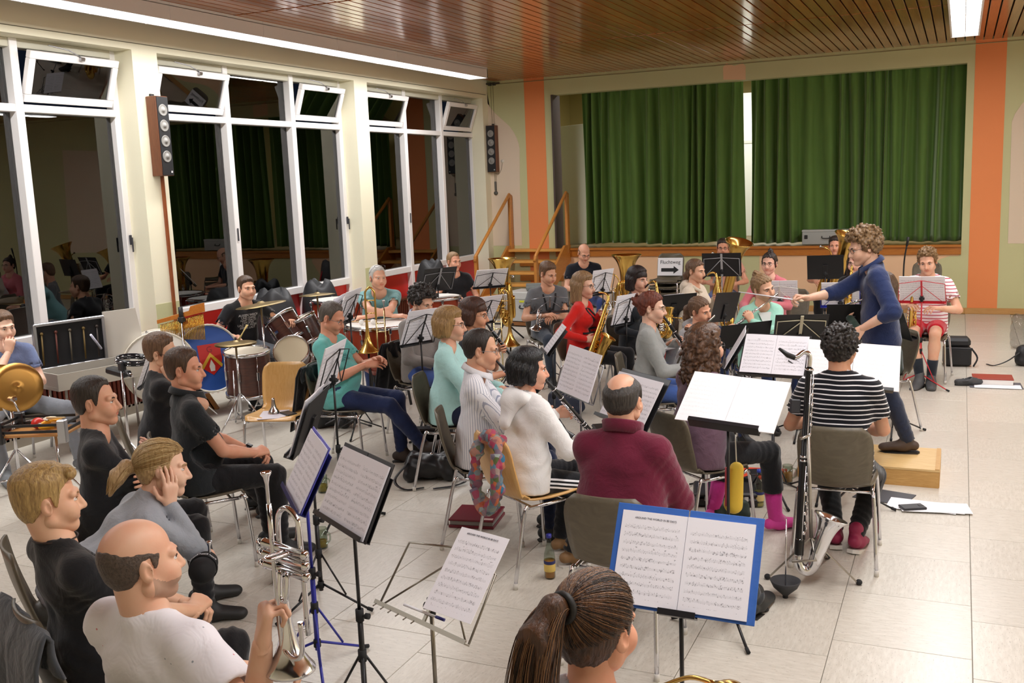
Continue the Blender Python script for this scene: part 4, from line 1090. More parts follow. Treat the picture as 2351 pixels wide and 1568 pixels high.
    if glasses:
        g = MB()
        for sx in (-1, 1):
            g.tube([(sx*.033+.0235*cos(t), .098+.003*cos(t*2)*0-.008*abs(cos(t))*(1 if cos(t)*sx > 0 else 0), .001+.0175*sin(t)) for t in np.linspace(0, 2*pi, 15)[:-1]], .0014 if glasses != '#111111' else .0024, 5, closed=True)
            g.tube([(sx*.056, .091, .006), (sx*.075, .055, .006), (sx*.081, .0, .004), (sx*.080, -.02, -.012)], .0015, 5)
        g.tube([(-.010, .099, .004), (0, .103, .006), (.010, .099, .004)], .0014, 5)
        go = g.obj('glasses', plain(glasses, .35), root); go.matrix_local = Matrix.Translation(Hc) @ (HR*s).to_4x4()
    root['_'] = 0; del root['_']
    W = Matrix.Translation((pos[0], pos[1], z0)) @ Matrix.Rotation(radians(face-90), 4, 'Z')
    info = dict(root=root, W=W, N=N, U=U, X=Xr, F=Fw, P=P, Hc=Hc, HR=HR, s=s, el=el, wr=wr, kn=kn, an=an, Sh=Sh, C=C, mouth=W @ H((0, .10, -.062)), hand={sd: W @ Vector(npf(wr[sd])+(wr[sd]-el[sd])/np.linalg.norm(wr[sd]-el[sd])*.09) for sd in (1, -1)})
    return info

from mathutils.bvhtree import BVHTree
def garment_bvh(info, name='shirt'):
    o = [k for k in KIDS[info['root'].name] if k.name.startswith(name)][0]; me = o.data
    return BVHTree.FromPolygons([v.co.copy() for v in me.vertices], [tuple(q.vertices) for q in me.polygons]), o
def decal(info, shape, c, size, mat, back=False, name='print', garment='shirt', dirv=None, lift=.0018, rot=0.0):
    """print lying on the cloth; shape: text or 2D polygon list; c: (x, z) on the chest in the person's torso frame"""
    bvh, g = garment_bvh(info, garment); s = -1 if back else 1
    F = Vector(dirv).normalized() if dirv is not None else info['F']*s; U = info['U']; U = (U-F*U.dot(F)).normalized(); X = U.cross(F)*1.0
    X = -X if False else F.cross(U)*-1
    if isinstance(shape, str):
        cu = bpy.data.curves.new('txt', 'FONT'); cu.body = shape; cu.size = size; cu.align_x = 'CENTER'; cu.align_y = 'CENTER'; cu.resolution_u = 2; cu.space_line = .8
        to = bpy.data.objects.new('txt', cu); COL.objects.link(to); me = bpy.data.meshes.new_from_object(to)
        pts = [(v.co.x, v.co.y) for v in me.vertices]; faces = [tuple(q.vertices) for q in me.polygons]
        bpy.data.objects.remove(to); bpy.data.curves.remove(cu)
    else:
        pts = [(x*size, y*size) for poly in shape for x, y in poly]; faces = []; b = 0
        for poly in shape: faces.append(tuple(range(b, b+len(poly)))); b += len(poly)
    O = info['P']+info['U']*c[1]+info['X']*(c[0] if dirv is None else 0)+(X*c[0] if dirv is not None else V(0, 0, 0)); cr, sr = cos(rot), sin(rot); vs = []
    for x, y in pts:
        x, y = x*cr-y*sr, x*sr+y*cr
        q = O+X*x*(1 if True else 1)+U*y
        h = bvh.ray_cast(q+F*.45, -F, .7)
        vs.append((h[0]+F*lift+h[1]*lift*.5) if h[0] is not None else q+F*.12)
    o = link(name, mesh_from(name, np.array(vs, np.float32), faces, None, True), mat, info['root']); return o
def strands(info, kind, hair_opt, mats, n1=700, n2=260, seed=3, rad=.0011, lift=.004):
    """single strands lying over the hair: pulled from the hairline to the tie, then the tail"""
    r = np.random.RandomState(seed); m = MB(); E = np.array([.0765, .099, .088]); C0 = np.array([0, -.018, .036]); pts = [np.array(q, float) for q in hair_opt['pts']]; rr = hair_opt['rr']
    tie = (pts[0]-C0)/E; tie /= np.linalg.norm(tie); k = 0; tries = 0
    while k < n1 and tries < 20000:
        tries += 1; q = r.normal(size=3); q /= np.linalg.norm(q); p = C0+q*E
        zl = np.interp(p[1], *ZL)
        if p[2] < zl+.002 or q @ tie > .97: continue
        if p[2] > zl+.035 and r.rand() < .6: continue
        om = math.acos(np.clip(q @ tie, -1, 1)); P = []
        j = r.normal(size=3)*.02; lf = 1+lift/.088+r.uniform(-.02, .03)
        for i in range(9):
            t = i/8; u = (math.sin((1-t)*om)*q+math.sin(t*om)*tie)/math.sin(om)+j*math.sin(pi*t); u /= np.linalg.norm(u)
            P.append(Vector(C0+u*E*(lf+.02*math.sin(pi*t))))
        m.mi = r.randint(len(mats)); m.tube(P, [rad*.5]+[rad]*7+[rad*.7], 3, caps=False); k += 1
    sp = smooth_path([Vector(q) for q in pts], 5); N_ = len(sp)
    for k in range(n2):
        a = r.uniform(0, 2*pi); d = math.sqrt(r.uniform(.35, 1.25)); ph = r.uniform(0, 6); L_ = r.randint(int(N_*.65), N_+1); P = []
        for i in range(L_):
            t = i/(N_-1); R_ = np.interp(t*(len(rr)-1), range(len(rr)), rr)*d*(1.02+.10*math.sin(4*t+ph)); P.append(sp[i]+V(cos(a+.5*t*math.sin(ph))*R_, math.sin(a)*R_*.8, .01*math.sin(9*t+ph)*t))
        m.mi = r.randint(len(mats)); m.tube(P, [rad]*(L_-1)+[rad*.4], 3, caps=False)
    me = m.mesh('strands'); o = link('strands', me, mats, info['root']); o['kind'] = 'stuff'; o.matrix_local = Matrix.Translation(info['Hc']) @ (info['HR']*info['s']).to_4x4(); return o
def striped(c1, c2, pitch, width, vertical=False):
    t = NT('striped_cloth'); sx = t.n('ShaderNodeSeparateXYZ'); tc = t.coord(); t.l(tc, sx.inputs[0])
    if vertical:
        rr_ = t.math('SQRT', t.math('ADD', t.math('MULTIPLY', sx.outputs[0], sx.outputs[0]), t.math('MULTIPLY', sx.outputs[1], sx.outputs[1])))
        fz = t.math('GREATER_THAN', rr_, .235)
        val = t.math('ADD', t.math('MULTIPLY', t.math('MULTIPLY', t.math('ARCTAN2', sx.outputs[0], t.math('ADD', sx.outputs[1], .02)), .16), t.math('SUBTRACT', 1.0, fz)), t.math('MULTIPLY', sx.outputs[0], fz))
    else: val = t.math('ADD', sx.outputs[2], t.math('MULTIPLY', t.noise(tc, 3, 1), .012))
    f = t.math('LESS_THAN', t.math('FRACT', t.math('DIVIDE', val, pitch)), width/pitch)
    t.set(t.mix(f, srgb(c1), srgb(c2)), .9, 0.0); t.b.inputs['Specular IOR Level'].default_value = .2; t.b.inputs['Sheen Weight'].default_value = .2
    t.bump(t.math('ADD', t.noise(tc, 11, 3, .55, dist=.7), t.math('MULTIPLY', t.noise(tc, 160, 2), .12)), .4, .02); return t.m
def speckled():
    t = NT('speckled_cloth'); co = t.coord(); vo = t.n('ShaderNodeTexVoronoi'); t.l(co, vo.inputs['Vector']); vo.inputs['Scale'].default_value = 24
    sp = t.math('MULTIPLY', t.math('LESS_THAN', vo.outputs['Distance'], .085), 1.0); sc = t.n('ShaderNodeSeparateColor'); t.l(vo.outputs['Color'], sc.inputs[0])
    keep = t.math('LESS_THAN', sc.outputs[1], .45); col = t.mix(t.math('GREATER_THAN', sc.outputs[0], .5), srgb('#9aa0a8'), srgb('#cf8088'))
    sx = t.n('ShaderNodeSeparateXYZ'); t.l(co, sx.inputs[0]); rib = t.math('SINE', t.math('MULTIPLY', sx.outputs[2], 1100.0))
    t.set(t.mix(t.math('MULTIPLY', sp, keep), srgb('#e6e2e6'), col), .9, 0.0); t.b.inputs['Specular IOR Level'].default_value = .2
    t.bump(t.math('ADD', t.noise(co, 10, 3, .55, dist=.7), t.math('MULTIPLY', rib, .0)), .4, .02); return t.m
# ------------------------------------------------------------------ chairs, stands, instruments
M_CHROME = metal('#d6d6da', .14); M_BRASS = metal('#dfb662', .2); M_SILVER = metal('#dcdce0', .12); M_GOLDD = metal('#c08a30', .25)
M_SHELL = woodmat('#5b5344', '#6b6251', (4, 40, 8), .42); M_OAK = woodmat('#cf9d58', '#ddb070', (40, 4, 6), .35, .2); M_BLACK = plain('#141416', .5); M_PAINTBLK = plain('#18181b', .35)
M_RUBBER = plain('#1c1c1e', .8); M_WHITEP = plain('#e9e9ee', .4)
def shell_fn(w_top=.40, w_mid=.37):
    prof = smooth_path([(0, -.272, .82), (0, -.25, .69), (0, -.215, .56), (0, -.185, .485), (0, -.12, .447), (0, 0, .440), (0, .12, .448), (0, .19, .452), (0, .215, .442)], 4)
    n = len(prof)-1
    def fn(u, v):
        i = min(n, int(round(v*n))); p = prof[i]; t = v
        w_ = .375+.05*max(0, 1-abs(t-.75)/.3)+.02*max(0, 1-abs(t-.12)/.3)-.03*max(0, 1-abs(t-.42)/.2)
        if t < .10: w_ -= .11*(1-math.sqrt(max(0, 1-((.10-t)/.10)**2)))
        if t > .92: w_ -= .09*(1-math.sqrt(max(0, 1-((t-.92)/.08)**2)))
        x = (u-.5)*w_; c = 4*(u-.5)**2
        return Vector((x, p.y+(.028*c if t < .5 else 0), p.z+(.022*c if .4 < t < .9 else 0)))
    return fn, n
CHAIR = {}
def make_chair(kind):
    t = thing('chair', 'x', 'chair')
    fn, n = shell_fn()
    o = MB().grid(fn, 12, n).obj('seat_shell', M_SHELL if kind == 'dark' else M_OAK, t)
    md = o.modifiers.new('thickness', 'SOLIDIFY'); md.thickness = .011; md.offset = 0
    for sx in (-1, 1):
        for nm, pts in (('leg', [(sx*.19, .17, .425), (sx*.205, .205, .405), (sx*.225, .235, .02)]), ('leg', [(sx*.19, -.13, .425), (sx*.20, -.165, .405), (sx*.225, -.255, .02)])):
            l = MB().tube(smooth_path(pts, 4), .0105, 8).obj(nm, M_CHROME, t)
            MB().tube([Vector(pts[-1])-V(0, 0, .02), Vector(pts[-1])+V(0, 0, .015)], .013, 8).obj('glide', plain('#cfcac2', .6), l)
        MB().tube([(sx*.19, -.13, .425), (sx*.19, .17, .425)], .0105, 8).obj('side_rail', M_CHROME, t)
    MB().tube([(-.19, -.10, .42), (.19, -.10, .42)], .008, 8).obj('cross_rail', M_CHROME, t); MB().tube([(-.19, .13, .42), (.19, .13, .42)], .008, 8).obj('cross_rail', M_CHROME, t)
    return t
def chair(label, x, y, face, kind='dark', group=None):
    g = group or ('dark plywood chairs of the players' if kind == 'dark' else 'light wooden chairs')
    if kind not in CHAIR:
        t = make_chair(kind); CHAIR[kind] = t; t.location = (x, y, 0); t.rotation_euler = (0, 0, radians(face-90)); tag(t, label, 'chair', g); return t
    return dup(CHAIR[kind], (x, y, 0), radians(face-90), label, g)
def papermat(dots=1.0):
    t = NT('sheet_paper'); sx = t.n('ShaderNodeSeparateXYZ'); tc = t.n('ShaderNodeTexCoord'); t.l(tc.outputs['Object'], sx.inputs[0])
    x, z = sx.outputs[0], sx.outputs[2]; oi = t.n('ShaderNodeObjectInfo')
    row = t.math('DIVIDE', z, .0262); fr = t.math('FRACT', row); fl_ = t.math('FLOOR', row)
    inst = t.math('MULTIPLY', t.math('GREATER_THAN', fr, .32), t.math('LESS_THAN', fr, .62))
    ln = t.math('LESS_THAN', t.math('FRACT', t.math('DIVIDE', t.math('SUBTRACT', fr, .32), .0745)), .20)
    cv = t.n('ShaderNodeCombineXYZ'); t.l(t.math('MULTIPLY', x, 260.0), cv.inputs[0]); t.l(t.math('ADD', t.math('MULTIPLY', fl_, 7.3), t.math('MULTIPLY', oi.outputs['Random'], 90.0)), cv.inputs[1]); t.l(t.math('MULTIPLY', z, 170.0), cv.inputs[2])
    ns = t.noise(cv.outputs[0], 1.0, 2, .7)
    wide = t.math('MULTIPLY', t.math('GREATER_THAN', fr, .22), t.math('LESS_THAN', fr, .74))
    note = t.math('MULTIPLY', t.math('GREATER_THAN', ns, .60), wide)
    dyn = t.math('MULTIPLY', t.math('GREATER_THAN', t.noise(cv.outputs[0], .35, 2), .68), t.math('GREATER_THAN', fr, .80))
    mg = t.math('MULTIPLY', t.math('GREATER_THAN', x, .014), t.math('LESS_THAN', x, .196)); mz = t.math('MULTIPLY', t.math('GREATER_THAN', z, .018), t.math('LESS_THAN', z, .268))
    ink = t.math('MULTIPLY', t.math('MULTIPLY', mg, mz), t.math('MINIMUM', t.math('ADD', t.math('ADD', t.math('MULTIPLY', t.math('MULTIPLY', inst, ln), .55), t.math('MULTIPLY', note, .75)), t.math('MULTIPLY', dyn, .6)), 1.0))
    t.set(t.mix(t.math('MULTIPLY', ink, dots), srgb('#eceaf0' if dots == 1 else '#f8f7fa'), srgb('#55535a')), .75); return t.m
M_PAGE = papermat(); M_PAGE_GLARE = papermat(.22); M_PBLANK = plain('#efedf0', .75)  # second page: lamp overexposure painted in as pale ink on whiter paper
M_ = lambda c: plain(c, .35)
def page_mesh(w_, h, th, bow):
    nu = 6
    v = []; f = []
    for s_ in (0, 1):
        for j in (0, 1):
            for i in range(nu+1):
                u = i/nu; v.append((u*w_, (-th if s_ == 0 else 0)-bow*sin(pi*u)*.6-(bow*.5*(1-u)), j*h))
    n = nu+1
    for i in range(nu):
        f.append((i, i+1, n+i+1, n+i)); a = 2*n
        f.append((a+n+i, a+n+i+1, a+i+1, a+i)); f.append((i+1, i, a+i, a+i+1)); f.append((n+i, n+i+1, a+n+i+1, a+n+i))
    f.append((0, n, 3*n, 2*n)); f.append((n-1, 3*n-1, 4*n-1, 2*n-1))
    return mesh_from('page', v, f, None, False)
def sheets(label, c, az, tilt, roll, n=2, w_=.21, h=.297, th=.004, bow=.004, x0=None, folder=None, mat=None, fold_over=.012, cat='sheet music', name='sheet_music', drop=0.0):
    """pages lying on a desk: c = centre of the desk front, az = azimuth the pages face"""
    t = thing(name, label, cat, c); t.rotation_euler = (Matrix.Rotation(radians(az+90), 3, 'Z') @ Matrix.Rotation(-radians(tilt), 3, 'X') @ Matrix.Rotation(-radians(roll), 3, 'Y')).to_euler()
    x = -n*w_/2 if x0 is None else x0
    for k in range(n):
        o = link('page', page_mesh(w_-.002, h, th*(1 if k == 0 else 1.6), bow if k == 0 else -bow*.6), mat or M_PAGE, t); o.location = (x+k*w_, -.003, -h/2+drop)
    if folder:
        W = n*w_+fold_over*2
        for sx in ((-1, 1) if n == 2 else (1,)):
            q = (W/2) if n == 2 else W
            MB().box((x-fold_over+q*(.5 if sx < 0 or n == 1 else 1.5)+(0), .001, drop+fold_over*.3), (q-.004, .004, h+fold_over*1.4), ch=.0015).obj('folder_cover', folder, t)
    return t
def stand(label, c, az, tilt, roll=0, kind='wire', col='#18181b', w_=.46, h=.27, legaz=0, colour2=None, base=None, legr=.27, legz=.30, polecol=None, name='music_stand', head=0.0):
    """music stand: c desk centre; az azimuth its desk faces; tripod on the floor below"""
    m = M_(col) if isinstance(col, str) else col; pm = (M_(polecol) if isinstance(polecol, str) else polecol) or m
    t = thing(name, label, 'music stand', (c[0], c[1], 0))
    D = Matrix.Rotation(radians(az+90), 4, 'Z') @ Matrix.Rotation(-radians(tilt), 4, 'X') @ Matrix.Rotation(-radians(roll), 4, 'Y'); D.translation = Vector((0, 0, c[2]))
    def mb():
        b = MB(); b.X = D; return b
    hw, hh = w_/2, h/2
    if kind == 'wire':
        b = mb(); yb = .012
        for sx in (-1, 1):
            b.tube([(0, yb, hh), (sx*hw*.96, yb, hh*.72), (sx*hw, yb, -hh)], .0040, 6); b.tube([(0, yb, hh*.55), (sx*hw*.93, yb, -hh*.98)], .0036, 6)
        b.box((0, yb+.004, 0), (.018, .007, h), ch=.002); b.obj('desk_frame', m, t)
        b = mb(); b.box((0, .0, -hh-.004), (w_*1.02, .026, .005)).box((0, -.012, -hh+.002), (w_*1.02, .003, .014))
        for e in range(6): b.tube([(w_*(-.48+.09*e), -.012, -hh-.004), (w_*(-.48+.09*e), -.022, -hh-.016)], .0025, 5)
        b.obj('ledge', m, t)
    else:
        b = mb(); b.box((0, .006, 0), (w_, .004, h), ch=.0015); b.obj('desk_plate', m, t)
        b = mb(); b.box((0, -.016, -hh), (w_, .05, .004)).box((0, -.04, -hh+.008), (w_, .004, .02)); b.obj('ledge', m, t)
        b = mb(); mm = M_(colour2) if colour2 else m
        if colour2:
            for sx in (-1, 1):
                b.tube([(0, .014, hh*.62), (sx*hw*.90, .014, hh*.52), (sx*hw*.92, .014, -hh*.95)], .005, 6); b.tube([(0, .014, hh*.5), (sx*hw*.86, .014, -hh*.93)], .0045, 6)
            b.box((0, .016, 0), (.026, .009, h*.96), ch=.002)
        else: b.box((0, .014, -hh*.3), (.06, .02, h*.5), ch=.004)
        b.obj('back_brace', mm, t)
    b0 = D @ Vector((0, .02, -hh*.55)); zt = b0.z
    px_, py_ = b0.x, b0.y
    kz = .42+.25*(zt-.7)
    MB().tube([(px_, py_, kz), (px_, py_, zt+.01)], .0075, 8).obj('upper_pole', metal('#a8a8ac', .3) if polecol is None and col == '#18181b' else pm, t)
    MB().tube([(px_, py_, .10), (px_, py_, kz+.02)], .0115, 10).obj('lower_pole', pm, t)
    MB().tube([(px_, py_, kz-.015), (px_, py_, kz+.035)], .017, 10).tube([(px_, py_, kz+.01), (px_+.03, py_, kz+.01)], .006, 6).tube([(px_+.028, py_, kz+.01), (px_+.045, py_, kz+.01)], .013, 8).obj('clamp', M_RUBBER, t)
    b = MB(); b.tube([(px_, py_, zt-.03), (px_, py_, zt+.03)], .015, 8).tube([b0-V(.025, 0, 0), b0+V(.025, 0, 0)], .013, 8); b.obj('tilt_joint', M_RUBBER, t)
    MB().tube([(px_, py_, legz-.02), (px_, py_, legz+.03)], .018, 8).obj('leg_collar', M_RUBBER, t); MB().tube([(px_, py_, .115), (px_, py_, .15)], .017, 8).obj('leg_collar', M_RUBBER, t)
    for k in range(3):
        a = radians(legaz+120*k); ux, uy = cos(a), sin(a)
        mid = V(px_+ux*legr*.52, py_+uy*legr*.52, .085)
        l = MB().tube([(px_+ux*.014, py_+uy*.014, .135), (px_+ux*legr, py_+uy*legr, .012)], .0075, 6, flat=(V(0, 0, 1), .8)).tube([(px_+ux*.015, py_+uy*.015, legz), mid], .0055, 6).obj('leg', pm, t)
        MB().tube([(px_+ux*legr*.95, py_+uy*legr*.95, .018), (px_+ux*(legr+.015), py_+uy*(legr+.015), .010)], .010, 8).obj('foot_cap', M_RUBBER, l)
    return t
def place(t, M4): t.matrix_world = M4
def mat_from(o, zaxis, xhint=(1, 0, 0)):
    z = Vector(zaxis).normalized(); x = Vector(xhint); x = x-z*x.dot(z)
    if x.length < 1e-4: x = z.orthogonal()
    x.normalize(); y = z.cross(x); M4 = Matrix((x, y, z)).transposed().to_4x4(); M4.translation = Vector(o); return M4
M_EBONY = plain('#101012', .3)
def clarinet(label, mouth, end, side=(0, 1, 0)):
    t = thing('clarinet', label, 'clarinet'); mouth, end = Vector(mouth), Vector(end)
    place(t, mat_from(mouth, end-mouth, side)); L = .66
    MB().lathe([(.004, -.012), (.006, -.008), (.009, .03), (.0125, .06), (.0125, .075)], n=12).box((.0, 0, .0), (.013, .006, .02)).obj('mouthpiece', M_BLACK, t)
    MB().lathe([(.0135, .075), (.0155, .10), (.0145, .14), (.0135, .145), (.0135, .34), (.0155, .345), (.0155, .36), (.014, .365), (.0145, .56)], n=14).obj('body', M_EBONY, t)
    MB().lathe([(.0150, .555), (.0155, .58), (.020, .62), (.030, .655), (.031, .665), (.027, .66), (.017, .62)], n=18).obj('bell', M_EBONY, t)
    r = MB()
    for z in (.073, .142, .342, .362, .558, .664): r.lathe([(.0148 if z < .6 else .030, z-.003), (.0165 if z < .6 else .0318, z-.003), (.0165 if z < .6 else .0318, z+.003), (.0148 if z < .6 else .030, z+.003)], n=14)
    r.obj('rings', M_SILVER, t)['kind'] = 'stuff'
    k = MB()
    for i in range(7):
        z = .165+.026*i; k.lathe([(0, .006), (.008, .006), (.009, 0)], (0, .013, z), (0, 1, 0), 10)
    for i in range(6): k.lathe([(0, .006), (.009, .006), (.010, 0)], (0, .013, .385+.028*i), (0, 1, 0), 10)
    k.tube([(.012, .012, .16), (.012, .012, .33)], .0028, 5).tube([(-.012, .012, .18), (-.012, .012, .54)], .0028, 5).tube([(.014, .006, .38), (.014, .006, .55)], .0028, 5)
    for z in (.2, .26, .31, .42, .48, .53): k.tube([(.012, .013, z), (0, .018, z+.008)], .0025, 5)
    k.obj('keywork', M_SILVER, t)['kind'] = 'stuff'; return t
def flute(label, mouth, d, up=(0, 0, 1)):
    t = thing('flute', label, 'flute'); d = Vector(d).normalized(); place(t, mat_from(mouth, d, Vector(up).cross(d)))
    MB().tube([(0, 0, -.06), (0, 0, .60)], .0095, 12).obj('tube', M_SILVER, t)
    MB().ball((0, .006, 0), (.012, .007, .014), 10).obj('lip_plate', M_SILVER, t)
    k = MB()
    for i in range(13): k.lathe([(0, .007), (.0085, .007), (.0095, 0)], (0, .008, .2+.029*i), (0, 1, 0), 10)
    k.tube([(.009, .008, .2), (.009, .008, .57)], .003, 5); k.tube([(0, 0, .155), (0, 0, .17)], .0115, 10); k.obj('keywork', metal('#c9c9ce', .2), t); return t
def sax(label, mouth, down, out, sc=1.0, name='saxophone', mat=None, strap=None):
    """mouth: tip of the mouthpiece; down: direction of the body; out: side of the bell"""
    mat = mat or M_BRASS
    t = thing(name, label, 'saxophone'); z = Vector(down).normalized(); place(t, mat_from(mouth, z, out)); S_ = sc
    def p(x, y, z_): return V(x*S_, y*S_, z_*S_)
    nk = smooth_path([p(.0, 0, .0), p(.06, 0, -.022), p(.12, 0, -.03), p(.165, 0, -.005), p(.175, 0, .06)], 5)
    # the body hangs in front of the player, bell further out
    MB().tube([p(-.015, 0, .006), p(.05, 0, -.02)], [.006*S_, .0105*S_], 10).obj('mouthpiece', M_BLACK, t)
    MB().tube(nk[4:], [(.0075+.0065*i/(len(nk)-5))*S_ for i in range(len(nk)-4)], 10).obj('neck', mat, t)
    body = [p(.175, 0, .06), p(.175, 0, .25), p(.175, 0, .45), p(.175, 0, .56)]
    bow = arc(p(.225, 0, .56), .05*S_, pi, 0, (1, 0, 0), (0, 0, 1), 10)
    bellp = [p(.275, 0, .53), p(.277, 0, .46), p(.282, 0, .40), p(.292, 0, .35), p(.30, 0, .325)]
    P = body+bow[1:]+bellp; n = len(P); R_ = []
    for i in range(n):
        if i < 4: R_.append((.0145, .0215, .029, .033)[i]*S_)
        elif i < 14: R_.append((.033+.006*(i-4)/10)*S_)
        else: R_.append((.040, .043, .048, .058, .066)[min(4, i-14)]*S_)
    MB().tube(P, R_, 16, caps=False).obj('body', mat, t)
    a = P[-1]; ax = (P[-1]-P[-2]).normalized()
    MB().lathe([(.066*S_, 0), (.071*S_, .006), (.0715*S_, .009), (.068*S_, .009), (.055*S_, -.02), (.045*S_, -.07)], a, ax, 22).obj('bell_rim', mat, t)
    k = MB()
    for i in range(6): k.lathe([(0, .012), (.011*S_, .012), (.013*S_, 0)], p(.175, -.022-.0012*i, .14+.045*i), (0, -1, 0), 10)
    for i in range(4): k.lathe([(0, .012), (.018*S_, .012), (.02*S_, 0)], p(.205+.0*i, .0, .40+.04*i), (.4, -1, 0), 12)
    for (x_, z_) in ((.30, .46), (.31, .41)): k.lathe([(0, .014), (.022*S_, .014), (.024*S_, 0)], p(x_-.01, -.03, z_), (.3, -1, 0), 12)
    for s_ in (-1, 1): k.tube([p(.175+.012*s_, -.032, .10), p(.175+.014*s_, -.036, .54)], .003*S_, 5)
    k.tube([p(.2, .02, .12), p(.215, .03, .5)], .003*S_, 5).tube([p(.16, -.015, .03), p(.155, -.02, .2)], .003*S_, 5)
    k.tube([p(.205, 0, .47), p(.262, 0, .47)], .005*S_, 6)
    k.obj('keywork', metal('#e3b65a', .16) if mat is M_BRASS else mat, t); return t
def bell(m, c, axis, r0, r1, L, n=28, turn=.62):
    """flared bell from c along axis"""
    pr = []
    for i in range(15):
        u = i/14; pr.append((r0+(r1-r0)*(.16*u+.84*u**4.2), L*u))
    pr += [(r1*1.015, L+.004), (r1*1.0, L+.008)]+[(r0*.9+(r1-r0)*(.16*u+.84*u**4.2)*.97, L*u+.006) for u in (1, .93, .85, .7, .5)]
    m.lathe(pr, c, axis, n)
def trumpet(label, mouth, d, up, mat=None, name='trumpet', sc=1.0):
    """mouthpiece at `mouth`, bell pointing along d, valves up"""
    mat = mat or M_SILVER; t = thing(name, label, 'trumpet'); d = Vector(d).normalized(); place(t, mat_from(mouth, d, Vector(up)))   # local z along the horn, x up
    MB().lathe([(.004, .09), (.0045, .03), (.008, .012), (.0135, .003), (.0135, -.002), (.011, .002), (.003, .012)], n=14).obj('mouthpiece', mat, t)
    m = MB(); m.tube(smooth_path([(0, 0, .08), (0, 0, .42), (-.012, 0, .452), (-.045, 0, .465), (-.078, 0, .452), (-.09, 0, .42), (-.09, 0, .36)], 5), .0066, 10); m.obj('leadpipe', mat, t)
    m = MB(); m.tube(smooth_path([(-.09, .02, .40), (-.09, .02, .15), (-.08, .02, .105), (-.045, .02, .088), (-.012, .02, .105), (0, .02, .15), (0, .02, .28)], 5), .0072, 10); bell(m, (0, .02, .27), (0, 0, 1), .0085, .062, .24); m.obj('bell', mat, t)
    for k in range(3):
        z = .19+.027*k; v = MB().lathe([(0, .055), (.0115, .055), (.0135, .048), (.0115, .045), (.0115, -.115), (.0135, -.118), (.009, -.125), (0, -.128)], (0, .01, z), (1, 0, 0), 12)
        v.tube([(.05, .01, z), (.072, .01, z)], .003, 6).lathe([(0, .006), (.0085, .006), (.0085, 0)], (.07, .01, z), (1, 0, 0), 10); v.obj('valve', mat, t)
    m = MB(); m.tube(smooth_path([(-.03, -.004, .24), (-.03, -.012, .30), (-.045, -.012, .315), (-.06, -.012, .30), (-.06, -.004, .24)], 4), .006, 8).tube(smooth_path([(-.05, .0, .19), (-.05, -.05, .19), (-.062, -.058, .19), (-.075, -.05, .19), (-.075, .0, .19)], 4), .006, 8)
    m.tube([(0, 0, .16), (0, .02, .16)], .003, 5).tube([(0, 0, .36), (0, .02, .36)], .003, 5).tube([(-.09, 0, .38), (-.09, .02, .38)], .003, 5); m.obj('tuning_slide', mat, t)['kind'] = 'stuff'
    return t
def trombone(label, base, up=(0, 0, 1), out=(1, 0, 0), L=1.12, mat=None, stand_=True):
    """standing on its bell: base = centre of the bell rim; up along the tubes, the slide beside it towards `out`"""
    mat = mat or M_BRASS; t = thing('trombone', label, 'trombone'); place(t, mat_from(base, up, out))
    m = MB(); bell(m, (0, 0, .42), (0, 0, -1), .011, .105, .42); m.tube(smooth_path([(0, 0, .42), (0, 0, .80), (.008, 0, .85), (.045, 0, .885), (.082, 0, .85), (.09, 0, .80), (.09, 0, .48)], 5), .0095, 10); m.obj('bell', mat, t)
    s_ = MB()
    for x in (.09, .17): s_.tube([(x, 0, .62 if x < .1 else .55), (x, 0, -.05)], .0078, 8)
    s_.tube(arc((.13, 0, -.05), .04, 0, -pi, (1, 0, 0), (0, 0, 1), 10), .008, 8).tube([(.09, 0, .44), (.17, 0, .44)], .006, 6).tube([(.09, 0, .36), (.17, 0, .36)], .006, 6); s_.obj('slide', metal('#e0cf9c', .15), t)
    MB().lathe([(.005, 0), (.006, .04), (.015, .07), (.016, .078), (.012, .076), (.003, .06)], (.17, 0, .55), (0, 0, 1), 12).obj('mouthpiece', M_SILVER, t)
    MB().tube([(0, 0, .5), (.09, 0, .5)], .005, 6).tube([(0, 0, .74), (.09, 0, .74)], .005, 6).obj('brace', mat, t)
    return t
